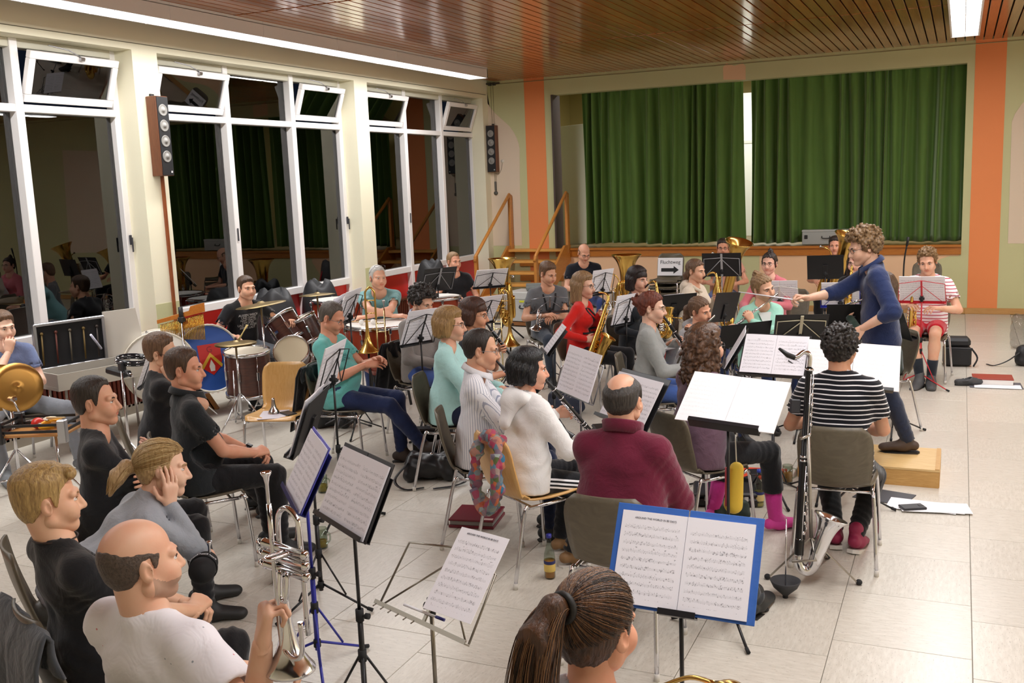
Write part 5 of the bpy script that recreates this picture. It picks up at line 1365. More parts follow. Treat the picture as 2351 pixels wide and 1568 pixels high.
def tuba(label, base, up, out, sc=1.0, name='tuba', mat=None, wreath=True):
    """bell up; base = bottom of the bow; out = towards the valves / player side"""
    mat = mat or M_BRASS; t = thing(name, label, name); place(t, mat_from(base, up, out)); S_ = sc
    def p(x, y, z): return V(x, y, z)*S_
    m = MB(); main = smooth_path([p(.17, 0, .30), p(.17, 0, .14), p(.14, 0, .06), p(.085, 0, .03), p(.03, 0, .06), p(0, 0, .14), p(0, 0, .32), p(0, 0, .55)], 5)
    n = len(main); m.tube(main, [(.030+.050*i/(n-1))*S_ for i in range(n)], 16, caps=False); bell(m, p(0, 0, .53), (0, 0, 1), .080*S_, .20*S_, .40*S_, 32); m.obj('bell', mat, t)
    m = MB(); m.tube(smooth_path([p(.17, 0, .28), p(.17, 0, .48), p(.15, .02, .56), p(.11, .05, .58), p(.07, .075, .55), p(.06, .085, .45), p(.06, .085, .2), p(.08, .085, .13), p(.12, .08, .12), p(.15, .075, .18), p(.15, .07, .42)], 5), .022*S_, 10)
    m.tube(smooth_path([p(.04, -.085, .5), p(.04, -.09, .2), p(.07, -.09, .13), p(.11, -.09, .13), p(.14, -.085, .2), p(.14, -.08, .44), p(.11, -.085, .5), p(.07, -.09, .5), p(.04, -.085, .44)], 5), .014*S_, 10); m.obj('tubing', mat, t)
    for k in range(3):
        v = MB().lathe([(0, .0), (.016, .0), (.016, .2), (.019, .202), (.019, .215), (0, .222)], p(.12+.045*k, -.075, .24), (0, 0, 1), 12).tube([p(.12+.045*k, -.075, .44), p(.12+.045*k, -.075, .50)], .004, 6).lathe([(0, .006), (.012, .006), (.012, 0)], p(.12+.045*k, -.075, .50), (0, 0, 1), 10); v.obj('valve', M_SILVER, t)
        MB().tube(smooth_path([p(.12+.045*k, -.09, .30), p(.12+.045*k, -.15, .29), p(.12+.045*k, -.165, .27), p(.12+.045*k, -.15, .25), p(.12+.045*k, -.09, .24)], 4), .008*S_, 8).obj('valve_slide', mat, t)
    m = MB(); m.tube(smooth_path([p(.15, .06, .42), p(.16, .03, .60), p(.20, .0, .68), p(.28, -.02, .70)], 5), .008*S_, 8); m.obj('leadpipe', mat, t)
    MB().lathe([(.006, -.02), (.008, .02), (.017, .04), (.018, .05), (.013, .045), (.004, .03)], p(.28, -.02, .70), (1, 0, .1), 12).obj('mouthpiece', M_SILVER, t)
    return t
def horn(label, c, axis, up, sc=1.0, mat=None, name='horn'):
    """coiled horn: c centre of the coil, axis = direction of the bell, up"""
    mat = mat or M_BRASS; t = thing(name, label, 'horn'); place(t, mat_from(c, axis, up)); S_ = sc
    m = MB(); R = .14*S_
    ring = [V(R*cos(a), R*sin(a), .015*S_*a/3) for a in np.linspace(0, 2.6*pi, 44)]; m.tube(ring, [(.008+.012*i/43)*S_ for i in range(44)], 10)
    R2 = .085*S_; m.tube([V(R2*cos(a), R2*sin(a), -.02*S_) for a in np.linspace(0, 2*pi, 24)], .008*S_, 8, closed=True); m.tube([V(-.05*S_+.05*S_*cos(a), .07*S_*sin(a), -.035*S_) for a in np.linspace(0, 2*pi, 24)], .007*S_, 8, closed=True); m.obj('tubing', mat, t)
    e = ring[-1]; m = MB(); bell(m, e, (ring[-1]-ring[-2]), .020*S_, .145*S_, .24*S_, 28); m.obj('bell', mat, t)
    m = MB(); m.tube(smooth_path([ring[0], ring[0]+V(.03, -.12, -.01)*S_, ring[0]+V(.02, -.26, -.02)*S_], 5), [.0075*S_]*11, 8); m.lathe([(.004, 0), (.006, .03), (.010, .05), (.011, .055), (.007, .05)], ring[0]+V(.02, -.26, -.02)*S_, (0, -1, 0), 12); m.obj('leadpipe', mat, t)
    for k in range(3): MB().lathe([(0, -.03), (.016, -.03), (.018, 0), (.018, .03), (0, .034)], V((-.03+.035*k)*S_, 0, -.03*S_), (0, 0, -1), 12).obj('valve', M_SILVER, t)
    return t
def cymbal(m, c, n, r, dome=.16):
    m.lathe([(.004, .028*r/.2), (.02*r/.2, .026*r/.2), (.035*r/.2, .012*r/.2), (r*.3, .012*r/.2), (r*.7, .004*r/.2), (r, -.004), (r, -.006), (r*.6, .001), (.03*r/.2, .006)], c, n, 32)
M_CYM = metal('#8f7c58', .42)
def tripod(m, x, y, z, h0, r=.28, n=3, a0=.4, th=.010):
    m.tube([(x, y, .08), (x, y, z)], th, 8)
    for k in range(n):
        a = a0+2*pi*k/n; m.tube([(x+.01*cos(a), y+.01*sin(a), h0), (x+r*.62*cos(a), y+r*.62*sin(a), h0*.36), (x+r*cos(a), y+r*sin(a), .012)], th*.75, 6).tube([(x, y, .10), (x+r*.62*cos(a), y+r*.62*sin(a), h0*.36)], th*.6, 6)
def drum(name, label, cat, c, axis, r, depth, shell, head='#e8e3d8', lugs=6, rim=None, second=None, parent=None):
    """c: centre of the head in front, axis: outward normal of that head"""
    t = thing(name, label, cat); place(t, mat_from(c, axis)); rim = rim or M_CHROME
    MB().lathe([(r, -.012), (r, -depth+.012)], n=36).obj('shell', shell, t)
    MB().lathe([(r*.985, .0), (r*.5, .001), (0, .001)], n=36).obj('drum_head', plain(head, .5), t)
    MB().lathe([(r*.985, -depth), (r*.5, -depth-.001), (0, -depth-.001)], n=36).obj('drum_head', plain(head, .5), t)
    for z in (0, -depth): MB().lathe([(r*.985, z-.02), (r+.012, z-.02), (r+.012, z+.012 if z == 0 else z+.02), (r+.004, z+.014 if z == 0 else z+.02), (r*.98, z+.006 if z == 0 else z+.02), (r*.985, z-.02)], n=36).obj('hoop', rim, t)
    for k in range(lugs):
        a = 2*pi*k/lugs+.3; u = V(cos(a), sin(a), 0)
        MB().box(u*(r+.012)+V(0, 0, -depth/2), (.024, .024, min(.09, depth*.3)), Matrix.Rotation(a, 3, 'Z'), ch=.004).tube([u*(r+.014)+V(0, 0, -.02), u*(r+.014)+V(0, 0, -depth+.02)], .0035, 6).obj('lug', M_CHROME, t)
    return t
def textobj(body, size, mat, parent, M4, ext=.0006, align='CENTER', name='lettering'):
    c = bpy.data.curves.new(name, 'FONT'); c.body = body; c.size = size; c.extrude = ext; c.align_x = align; c.align_y = 'CENTER'; c.resolution_u = 3
    to = bpy.data.objects.new('txt', c); COL.objects.link(to); me = bpy.data.meshes.new_from_object(to); bpy.data.objects.remove(to); bpy.data.curves.remove(c)
    o = link(name, me, mat, parent); o.matrix_local = M4; return o
# ------------------------------------------------------------------ the band
def headz(lean, seat=.455, s=1.0, stand=False, z0=0): return z0+((.93*s if stand else seat+.095*s)+.637*s*cos(radians(lean)))
def seated(px, py, face, label, chairlabel=None, ckind='dark', zh=None, cface=None, coff=0.03, **kw):
    lean = kw.get('lean', 4); s = kw.get('s', 1.0); z = zh or headz(lean, kw.get('seat', .455), s)
    h = at(px, py, z); f = V(cos(radians(face)), sin(radians(face)), 0); sd = V(f.y, -f.x, 0)
    fo = .637*s*sin(radians(lean))+.018; ti = radians(kw.get('tilt', 0))
    p = h-f*fo-sd*(.637*s*sin(ti))
    kw.pop('z', None)
    shirt, trou, hs, hm = kw.pop('shirt'), kw.pop('trousers'), kw.pop('hair', None), kw.pop('hairm', None)
    i = person(label, (p.x, p.y), face, shirt, trou, hs, hm, **kw)
    if chairlabel:
        cf = face if cface is None else cface; c = V(cos(radians(cf)), sin(radians(cf)), 0)
        chair(chairlabel, p.x+c.x*coff, p.y+c.y*coff, cf, ckind)
    i['p'] = p; i['face'] = face; return i
def L(i, x, y, z): return i['W'] @ V(x, y, z)
def Ld(i, x, y, z): return i['W'].to_3x3() @ V(x, y, z)
GR = dict(curl=(45, 50, 30), thumb=40)
def clar_pose(dy=.60, dz=-.80, y0=.165, z0=1.12, dx=0.0):
    d = Vector((dx, dy, dz)).normalized(); m = V(0, y0, z0); a = m+d*.25; b = m+d*.46
    return dict(LH=(a.x-.055, a.y-.075, a.z-.01), RH=(b.x+.055, b.y-.075, b.z-.01), Lh=dict(d=(.45, .85, .1), n=(.9, -.4, -.1), **GR), Rh=dict(d=(-.45, .85, .1), n=(-.9, -.4, -.1), **GR))
def play_clar(i, label, dy=.60, dz=-.80, dx=0.0):
    d = Ld(i, dx, dy, dz).normalized(); m = i['mouth']; clarinet(label, m, m+d*.6, Ld(i, 1, 0, 0)); 
NAVY, BLACKC, JEANS, GREYT = '#1d2540', '#1b1b1e', '#2c3a63', '#6d7077'
cN, cB, cJ, cG = cloth(NAVY, 120), cloth(BLACKC, 120), cloth(JEANS, 160), cloth(GREYT, 150)
cPale = cloth('#7688b4', 160)
hDark, hBrown, hBlond, hGrey = hairmat('#1d1511', '#3a2a20'), hairmat('#33231a', '#5f4632'), hairmat('#7d5f38', '#c7a669'), hairmat('#3b342e', '#6b625a')
hBlack = hairmat('#0b0b0d', '#1e1f24', rough=.28); hAuburn = hairmat('#4a1f14', '#7d3b25'); hMid = hairmat('#4a3524', '#83634a'); hWhite = hairmat('#b9b6b0', '#e2e0dc'); hLight = hairmat('#6d5137', '#a98860'); hStraw = hairmat('#8d6b3f', '#bd9560')
# --- conductor
c_box = thing('podium', 'low pale plywood podium under the conductor', 'podium', (-.62, 7.435, 0))
cx0, cx1, cy0, cy1 = -1.02, -.075, 7.15, 7.72
pw = woodmat('#c9a468', '#ddbd86', (3, 30, 30), .45); pw2 = woodmat('#b58848', '#cfa566', (3, 30, 45), .5, band=3.5)
def bx(a, b, c, d, e, f): return ((a+b)/2-(-.62), (c+d)/2-7.435, (e+f)/2), (b-a, d-c, f-e)
MB().box(*bx(cx0, cx1, cy0, cy1, .112, .130), ch=.002).obj('top_board', pw, c_box)
MB().box(*bx(cx0+.005, cx1-.005, cy0, cy0+.018, 0, .1115)).obj('front_board', pw2, c_box)
MB().box(*bx(cx1-.018, cx1, cy0+.018, cy1, 0, .1115)).obj('side_board', pw2, c_box)
MB().box(*bx(cx0, cx0+.018, cy0+.018, cy1, 0, .1115)).obj('side_board', pw2, c_box); MB().box(*bx(cx0+.018, cx1-.018, cy1-.018, cy1, 0, .1115)).obj('back_board', pw2, c_box)
MB().box(*bx(cx1-.03, cx1-.002, cy0, cy1, .130, .134)).obj('edge_strip', pw2, c_box)
cface = 193
f_ = V(cos(radians(cface)), sin(radians(cface)), 0)
cond = person('young man with curly light brown hair conducting in a navy shirt on the podium', (-.49, 7.40), cface, cloth('#27345c', 120, .5), cloth('#2a3145', 150), 'curly', hairmat('#4d3a27', '#93734c', (40, 40, 40)), stand=True, z0=.135, s=.97, lean=7, head=(12, 16, 0), neck=(14, 0),
    sleeve='three', RH=(-.02, .50, 1.155), LH=(-.22, .16, .96), Rh=dict(curl=(60, 55, 35), thumb=25, n=(-.6, 0, -.8), d=(-.1, 1, .05)), Lh=dict(curl=(30, 35, 20), n=(1, 0, -.3), d=(.1, .6, -.8)), LF=(-.11, .17, .09), RF=(.10, -.22, .09), shoe='#4a3a30', glasses='#15151a', collar=cloth('#27345c', 120, .5), hopt=dict(n=620, amp=.0135, t=.02, sp=.30), loose=.012, seed=4, fat=.0)
bt = thing('baton', 'white baton held out in the conductor\'s right hand', 'baton'); h_ = cond['hand'][1]
tip = h_+Vector((-.40, .02, .05)); place(bt, mat_from(h_, tip-h_)); MB().tube([(0, 0, -.02), (0, 0, .42)], [.0055, .0035], 8).obj('shaft', M_WHITEP, bt); MB().lathe([(0, -.05), (.009, -.04), (.011, -.02), (.006, .0), (.003, .005)], n=10).obj('handle', plain('#d9c7a8', .5), bt)
# --- trumpet row on the left
bald = seated(326, 1290, 82, 'bald bearded man in a white speckled t-shirt holding up a silver trumpet', 'dark chair under the bald man in the white t-shirt', shirt=speckled(), trousers=cB, hair='horseshoe', hairm=hairmat('#3a2e26', '#5f5044', (90, 90, 90)), lean=-6, RF=(.12, .48, .09), LF=(-.16, .46, .09), head=(-20, 0, 0), fat=.006, belly=.04, sk='#dcae92', stubble='#b08e78', shoulders=.185,
    RHw=(-1.548, 1.842, 1.075), LH=(-.02, .34, .68), elbowR=(.9, -.1, -1), Rh=dict(d=(.05, .2, .97), n=(.50, .83, 0), curl=(72, 75, 45), thumb=30), Lh=dict(d=(.5, .8, 0), n=(.3, -.3, -.9), curl=(40, 45, 30)), hopt=dict(t=.003, zt=.050, slope=-.15, yf=.03), seed=11, loose=.012, vneck=.0)
blond = seated(112, 1150, 66, 'young man with combed-back blond hair in a black t-shirt with white print', 'dark chair with a grey jacket over it under the blond young man', shirt=cB, trousers=cB, hair='quiff', hairm=hBlond, lean=-11, head=(-12, 2, 0), sk='#e0b394', shoulders=.182, LH=(-.04, .33, .66), RH=(.08, .33, .66), Lh=dict(d=(.7, .7, -.1), n=(.3, -.2, -.9), **GR), Rh=dict(d=(-.7, .7, .1), n=(-.3, -.3, -.9), **GR), seed=12, LF=(-.16, .40, .09), RF=(.14, .40, .09), brow='#8a6a45')
girl = seated(412, 1080, 55, 'blonde girl in a grey hoodie leaning her cheek on her hand', 'dark chair under the leaning blonde girl', shirt=cloth('#a3a8b0', 180, .5), trousers=cloth('#6f8cc0', 170), hair='tail', hairm=hairmat('#8f6f44', '#d0b080'), fem=True, lean=46, zh=1.0, head=(-16, 6, -10), neck=(-26, -4), sleeve='long', cheek=(.088, .035, -.055), LH=(-.10, .50, .60), Rh=dict(d=(-.08, .12, 1), n=(-.8, -.35, 0), curl=(8, 14, 10), thumb=45), elbowR=(.10, .5, -1.3), sk='#e8bfa4', hopt=dict(pts=[(0, -.108, .01), (.0, -.152, .008), (.01, -.19, -.035), (.02, -.215, -.10)], rr=[.022, .030, .034, .016], gq=.4), seed=13, brow='#a3835a')
sweat = seated(222, 922, 44, 'man with receding dark hair in a black sweater with folded arms', 'dark chair under the man with folded arms', shirt=cloth('#202124', 200, .4), trousers=cB, hair='short', hairm=hairmat('#241d18', '#3d342c'), lean=0, head=(-14, 0, 0), fat=.008, belly=.03, sk='#dba88a', sleeve='long', LH=(.12, .20, .80), RH=(-.13, .24, .83), Lh=dict(d=(1, .1, .1), n=(0, -1, 0), curl=(20, 25, 15)), Rh=dict(d=(-1, .0, .35), n=(.0, -1, -.1), curl=(15, 20, 12)), elbowL=(-.6, .2, -.8), elbowR=(.6, .2, -.8), hopt=dict(t=.006, top=.006, rec=.035), shoulders=.188, seed=14)
polo = seated(425, 848, 52, 'man with short brown hair in a black polo shirt and watch', 'dark chair under the man in the black polo shirt', shirt=cloth('#23272a', 160, .5), trousers=cB, hair='short', hairm=hBrown, lean=-2, head=(-26, 3, 0), fat=.006, belly=.045, sk='#d9a083', LH=(-.04, .34, .63), RH=(.08, .34, .645), Lh=dict(d=(.6, .8, -.1), n=(.4, -.3, -.8), **GR), Rh=dict(d=(-.6, .8, .0), n=(-.4, -.3, -.8), **GR), collar=cloth('#23272a', 160, .5), hopt=dict(t=.006, top=.008, rec=.015), shoulders=.19, seed=15, open_=.3)
specs = seated(372, 808, 48, 'young man with brown hair and glasses resting his face on his fist', 'blue dark chair under the young man with glasses', shirt=cB, trousers=cB, hair='short', hairm=hMid, lean=6, head=(-24, 4, 6), sk='#e3b597', cheek=(.075, .05, -.07), LH=(.05, .28, .74), Rh=dict(d=(-.3, -.2, 1), n=(-.6, .1, .3), curl=(70, 70, 40)), elbowR=(.4, .6, -1), Lh=dict(d=(1, .3, 0), n=(0, -.3, -1), curl=(20, 25, 15)), glasses='#1c1c22', hopt=dict(t=.007, top=.01), seed=16, LF=(-.13, .62, .09), RF=(.10, .66, .09))
tp = bald['hand'][1]
trumpet('silver trumpet held upright by the bald man', (-1.525, 1.88, 1.51), (.03, -.02, -1), (-.9, .3, 0), sc=1)
boy = seated(4, 722, -18, 'boy in a blue-grey t-shirt holding his hand to his mouth', 'dark chair under the boy beside the cymbals', zh=1.29, shirt=cloth('#7280a6', 160, .5), trousers=cloth('#7d8087', 160), hair='short', hairm=hMid, lean=2, head=(4, 6, 4), sk='#ecc4ac', cheek=(.02, .13, -.085), LH=(-.04, .30, .80), Rh=dict(d=(-.2, .1, 1), n=(-.5, -.8, 0), curl=(50, 50, 30)), elbowR=(.7, .5, -.7), Lh=dict(d=(1, .3, .1), n=(.1, -.6, -.8), curl=(30, 30, 20)), LF=(-.30, .50, .09), RF=(.25, .40, .09), knees=((-.5, .7, .8), (.5, .6, .8)), shoe='#6a6d70', hopt=dict(t=.01, top=.012), seed=17)
# --- percussion
drummer = seated(566, 662, -14, 'young man with short brown hair at the drum kit in a printed black t-shirt', None, zh=1.21, shirt=cB, trousers=cloth('#6c7178', 150), hair='short', hairm=hBrown, lean=14, seat=.50, head=(-8, 0, 0), sk='#e0ae90', fat=.005, RH=(.24, .30, .74), LH=(-.30, .42, .86), Rh=dict(d=(0, .5, -.8), n=(-.5, .6, 0), **GR), Lh=dict(d=(.1, 1, -.1), n=(.2, 0, -1), **GR), hopt=dict(t=.006, top=.010), LF=(-.26, .46, .09), RF=(.24, .46, .09), shoulders=.19, seed=18)
white_ = seated(868, 640, -58, 'white-haired man with glasses pushed up leaning on a kettledrum', 'dark chair behind the kettledrums', seat=.60, shirt=cloth('#7fb0b2', 160, .5), trousers=cJ, hair='short', hairm=hWhite, lean=26, head=(22, 0, 0), neck=(-16, 0), sk='#e2ae92', LH=(.13, .47, .905), RH=(-.13, .51, .905), Lh=dict(d=(1, .2, 0), n=(0, -.2, -1), curl=(15, 18, 10)), Rh=dict(d=(-1, .2, 0), n=(0, -.2, -1), curl=(15, 18, 10)), elbowL=(-1, .6, .0), elbowR=(1, .6, .0), hopt=dict(t=.004, top=.006, rec=.02), brow='#c9c2b8', belly=.02, vneck=.03, seed=19)
far_ = seated(1042, 601, -42, 'man with cropped hair in a black t-shirt sitting cross-legged by the windows', 'dark chair by the windows under the cross-legged man', shirt=cB, trousers=cloth('#5d646e', 150), hair='short', hairm=hLight, lean=-4, head=(14, 2, 0), sk='#dfa78a', LF=(-.10, .40, .09), RF=(-.24, .40, .58), knees=((-.1, .6, 1), (.6, .3, 1)), hopt=dict(t=.004, top=.005, rec=.02), seed=20, LH=(-.16, .25, .66), RH=(.16, .3, .75))
teal = seated(748, 735, 8, 'man with glasses and thinning hair in a teal t-shirt, legs crossed', 'dark chair under the man in the teal t-shirt', zh=1.16, shirt=cloth('#6cbcb6', 160, .5), trousers=cloth('#27335a', 150, .5), hair='short', hairm=hGrey, lean=-10, head=(-2, 22, 0), neck=(22, 0), sk='#d89c80', fat=.004, belly=.05, glasses='#777777', RH=(.08, .26, .82), LH=(.0, .30, .84), Rh=dict(d=(-.3, .9, .1), n=(-.7, 0, -.6), curl=(25, 30, 20)), Lh=dict(d=(.3, .9, .2), n=(.6, 0, -.6), curl=(25, 30, 20)), LF=(-.08, .46, .09), RF=(-.02, .68, .15), knees=((-.12, .6, 1), (.05, .6, 1)), shoe='#3a2d26', hopt=dict(t=.005, top=.003, rec=.035), seed=21)
curly = seated(962, 690, -12, 'young man with dark curly hair in a grey sweater looking down', 'dark chair under the curly-haired man in the grey sweater', shirt=cloth('#8b8581', 190, .5), trousers=cloth('#41599a', 160), hair='curly', hairm=hairmat('#15110f', '#2c2420', (40, 40, 40)), lean=2, head=(-4, 24, 0), neck=(16, 0), sleeve='long', sk='#dcae94', collar=cloth('#b9c4dc', 150), LH=(-.02, .30, .66), RH=(.10, .30, .66), Lh=dict(d=(.8, .6, 0), n=(.2, -.3, -.9), **GR), hopt=dict(n=620, amp=.0135, t=.024, sp=.32), seed=22, stubble='#a88470')
# --- clarinets
c13 = seated(1090, 722, 12, 'woman with dark brown hair and glasses playing a clarinet behind the blonde woman', 'dark chair under the dark-haired clarinettist', shirt=cloth('#2a2d36', 150), trousers=cJ, hair='bob', hairm=hairmat('#2a1710', '#55301f'), fem=True, lean=6, head=(-3, 6, 0), sk='#d9a080', glasses='#444444', hopt=dict(zb=-.085, w=.088, bangs=.035), sleeve='short', seed=23, **clar_pose())
play_clar(c13, 'black clarinet of the woman with dark brown hair')
c14 = seated(1035, 745, 14, 'woman with a blonde bob and light turquoise cardigan', 'dark chair under the woman in the turquoise cardigan', shirt=cloth('#b4e2e0', 170, .5), trousers=cN, hair='bob', hairm=hairmat('#7a5b33', '#b08e5c'), fem=True, lean=3, head=(0, 3, 0), sleeve='long', sk='#e2b298', glasses='#555555', hopt=dict(zb=-.09, w=.094), LH=(.0, .40, .72), RH=(.10, .42, .70), Rh=dict(d=(-.3, .9, .1), n=(-.6, 0, -.6), **GR), seed=24, belly=.03, loose=.01, fat=.004)
stripe15 = striped('#f0f0f4', '#a9aebf', .0125, .0030, True)
c15 = seated(1098, 802, 24, 'man with dark thinning hair and glasses in a white striped shirt, playing a clarinet', 'dark plywood chair with the man in the striped shirt', shirt=stripe15, trousers=cN, hair='short', hairm=hairmat('#1c1613', '#352b25'), lean=2, head=(-4, 8, 0), neck=(8, 0), sleeve='long', sk='#dcaa8c', glasses='#8a8a8a', hopt=dict(t=.007, top=.002, rec=.05), belly=.03, seed=25, collar=cloth('#e6e6ea', 160, .4), fat=.004, **clar_pose(.66, -.75))
play_clar(c15, 'black clarinet of the man in the striped shirt', .66, -.75)
c16 = seated(1216, 848, 56, 'woman with a black bob in a white hooded jacket playing a clarinet', 'light wooden chair under the woman in the white jacket, scarf on its back', 'oak', shirt=cloth('#f4f3f2', 200, .4, .9, .02), trousers=cloth('#15161c', 150), hair='bob', hairm=hBlack, fem=True, s=.95, lean=4, head=(-26, 4, 0), sleeve='long', sk='#e3b096', hopt=dict(zb=-.085, w=.092, fy=.005), hood=cloth('#f4f3f2', 200, .4, .9, .02), loose=.014, seed=26, LF=(-.10, .30, .09), RF=(.12, .22, .09), shoe='#8c6a45', **clar_pose(.60, -.78, .155, 1.07, .16))
play_clar(c16, 'black clarinet of the woman in the white jacket', .60, -.78, .16)
c17 = seated(1432, 918, 90, 'balding man seen from behind in a burgundy fleece', 'dark plywood chair under the man in the burgundy fleece', shirt=cloth('#6e2038', 200, .5), trousers=cloth('#33363a', 140), hair='horseshoe', hairm=hairmat('#1d1916', '#453e38'), lean=6, head=(-6, 6, 0), sk='#dca98c', sleeve='long', hopt=dict(t=.010, zt=.082, slope=.35, yf=.05), LH=(-.03, .40, .78), RH=(.12, .36, .66), loose=.013, belly=.045, collar=cloth('#6e2038', 200, .5), collar_h=.055, shoulders=.168, fat=.005, RF=(.50, .60, .09), LF=(-.12, .45, .09), knees=((-.12, .6, 1), (.45, .6, 1)), seed=27, Rh=dict(d=(-.4, .9, 0), n=(-.5, 0, -.8), **GR))
pony_h = dict(pts=[(0, -.108, .075), (-.008, -.15, .075), (-.018, -.185, .01), (-.025, -.195, -.11), (-.015, -.175, -.25)], rr=[.018, .028, .042, .046, .020], gq=.25)
pony = seated(1366, 1440, 82, 'young woman with a long brown ponytail seen from behind, nearest the camera', 'dark chair under the young woman with the ponytail', shirt=cloth('#c9ccd2', 180, .4), trousers=cJ, hair='tail', hairm=hairmat('#2a190f', '#573720', (60, 60, 6), .38), fem=True, lean=3, head=(-10, 6, 0), neck=(4, 0), sk='#dca183', hopt=pony_h, LH=(-.06, .36, .80), RH=(.10, .36, .80), seed=28)
# --- saxophones, flutes, horns
s19 = seated(1257, 628, -48, 'young man in a grey t-shirt with black harness and a silver horn on his lap', 'dark chair under the young man with the harness', shirt=cloth('#6b6d71', 160, .5), trousers=cloth('#39424f', 150), hair='short', hairm=hMid, lean=3, head=(22, 16, 0), neck=(6, 0), sk='#dba88a', LH=(.02, .30, .74), RH=(.14, .28, .76), Lh=dict(d=(.8, .6, 0), n=(.2, -.3, -.9), **GR), hopt=dict(t=.008, top=.012), vneck=.03, seed=29)
s20 = seated(1340, 580, -58, 'man with a shaved head and glasses in a black t-shirt looking down', 'dark chair under the man with the shaved head', shirt=cloth('#181c26', 150), trousers=cloth('#3b4a80', 150), hair='horseshoe', hairm=hairmat('#6b5444', '#8a6f5c', (90, 90, 90)), lean=4, head=(10, 26, 0), neck=(10, 0), sk='#e0ab8f', glasses='#222226', LH=(-.05, .30, .70), RH=(.12, .32, .70), hopt=dict(t=.002, zt=.05, slope=-.1, yf=.02), shoulders=.188, seed=30)
sax_pose = dict(LH=(-.04, .24, .90), RH=(.16, .26, .66), Lh=dict(d=(.5, .8, .1), n=(.8, -.3, -.2), **GR), Rh=dict(d=(-.5, .8, .0), n=(-.8, -.4, -.2), **GR))
s21 = seated(1341, 655, 2, 'woman with long light brown hair, glasses and a red cardigan playing a tenor saxophone', 'dark plywood chair under the woman in red', zh=1.19, shirt=cloth('#d3231c', 170, .5), trousers=cB, hair='long', hairm=hLight, fem=True, lean=3, head=(-8, 4, 0), sleeve='long', sk='#e6b79e', glasses='#333338', hopt=dict(zb=-.17, w=.087, fw=.07), seed=31, vneck=.03, LH=(.02, .20, .92), RH=(.20, .12, .70), Lh=sax_pose['Lh'], Rh=sax_pose['Rh'])
sax('golden tenor saxophone of the woman in red', s21['mouth'], Ld(s21, .25, -.30, -1), Ld(s21, .35, 1, -.1), 1.08)
s22 = seated(1465, 642, -22, 'woman with a dark bob in a dark cardigan behind a saxophone', 'dark chair under the woman with the dark bob', shirt=cloth('#2a2e33', 170), trousers=cB, hair='bob', hairm=hairmat('#140d0d', '#2b1b1b'), fem=True, lean=4, head=(-2, 4, 0), sleeve='long', sk='#dfae96', hopt=dict(zb=-.11, w=.086, bangs=.03), seed=32, **sax_pose)
sax('golden alto saxophone of the woman with the dark bob', s22['mouth'], Ld(s22, .25, .35, -1), Ld(s22, .2, 1, 0), .9)
s23 = seated(1598, 622, -14, 'girl with a long brown ponytail in a cream hoodie playing a saxophone', 'dark chair under the girl in the cream hoodie', shirt=cloth('#e6d8c4', 180, .5), trousers=cJ, hair='lowtail', hairm=hMid, fem=True, lean=3, head=(-6, 6, 0), sleeve='long', sk='#e2b092', hood=cloth('#e6d8c4', 180, .5), hopt=dict(pts=[(0, -.10, -.02), (0, -.12, -.06), (.0, -.11, -.15), (.0, -.10, -.24)], rr=[.022, .030, .028, .014]), seed=33, **sax_pose)
sax('golden alto saxophone of the girl in the cream hoodie', s23['mouth'], Ld(s23, .30, .30, -1), Ld(s23, .2, 1, 0), .95)
s24 = seated(1660, 570, -84, 'man with dark hair and glasses behind the black stand, holding a euphonium', 'dark chair under the man with the euphonium', zh=1.18, shirt=cloth('#d99e86', 150), trousers=cloth('#4a5f96', 150), hair='short', hairm=hDark, lean=3, head=(4, 2, 0), sk='#d79c7e', glasses='#17171a', LH=(-.20, .34, .72), RH=(.18, .34, .74), Lh=dict(d=(.9, .5, 0), n=(.3, -.8, -.3), **GR), Rh=dict(d=(-.9, .5, 0), n=(-.3, -.8, -.3), **GR), hopt=dict(t=.007, top=.008), fat=.006, seed=34, shoulders=.19)
s25 = seated(1766, 615, -96, 'woman with a dark topknot and glasses in a pink top', 'dark plywood chair beside the woman with the topknot', zh=1.14, shirt=cloth('#e2808a', 160), trousers=cJ, hair='bun', hairm=hDark, fem=True, lean=0, head=(0, 0, 0), sk='#e6b6a0', glasses='#2a2a2e', hopt=dict(c=(0, -.05, .128), r=.027), sleeve='long', seed=35, LH=(-.10, .34, .78), RH=(.16, .34, .70))
fl_pose = dict(RH=(.40, .17, .86), LH=(.20, .24, .92), Rh=dict(d=(-.1, .8, .5), n=(-.2, .3, -.9), curl=(40, 45, 25)), Lh=dict(d=(.35, -.25, .8), n=(0, -1, .1), curl=(55, 55, 30)), elbowL=(-.2, .7, -.9), elbowR=(.8, .2, -.8))
s26 = seated(1752, 660, -52, 'girl with fair hair tied up in a mint jacket playing a flute', 'dark chair under the girl in the mint jacket', zh=1.19, shirt=cloth('#a4dcc8', 160, .5), trousers=cJ, hair='bun', hairm=hLight, fem=True, lean=4, head=(16, 8, 14), sleeve='long', sk='#e4b396', hopt=dict(c=(0, -.07, .115), r=.035), seed=36, loose=.012, **fl_pose)
flute('silver flute of the girl in the mint jacket', s26['mouth']+Ld(s26, 0, .012, -.004), Ld(s26, .86, .14, -.48))
s27 = seated(1497, 705, 12, 'young woman with red-brown hair in a bun and grey cardigan playing a clarinet', 'dark chair under the red-haired clarinettist', zh=1.19, shirt=cloth('#9da09d', 180, .5), trousers=cloth('#4763a5', 160), hair='bun', hairm=hAuburn, fem=True, lean=3, head=(-4, 6, 0), sleeve='long', sk='#eac0a8', glasses='#9a8a70', hopt=dict(c=(0, -.115, .035), r=.04), seed=37, loose=.012, **clar_pose(.56, -.83))
play_clar(s27, 'black clarinet of the red-haired young woman', .56, -.83)
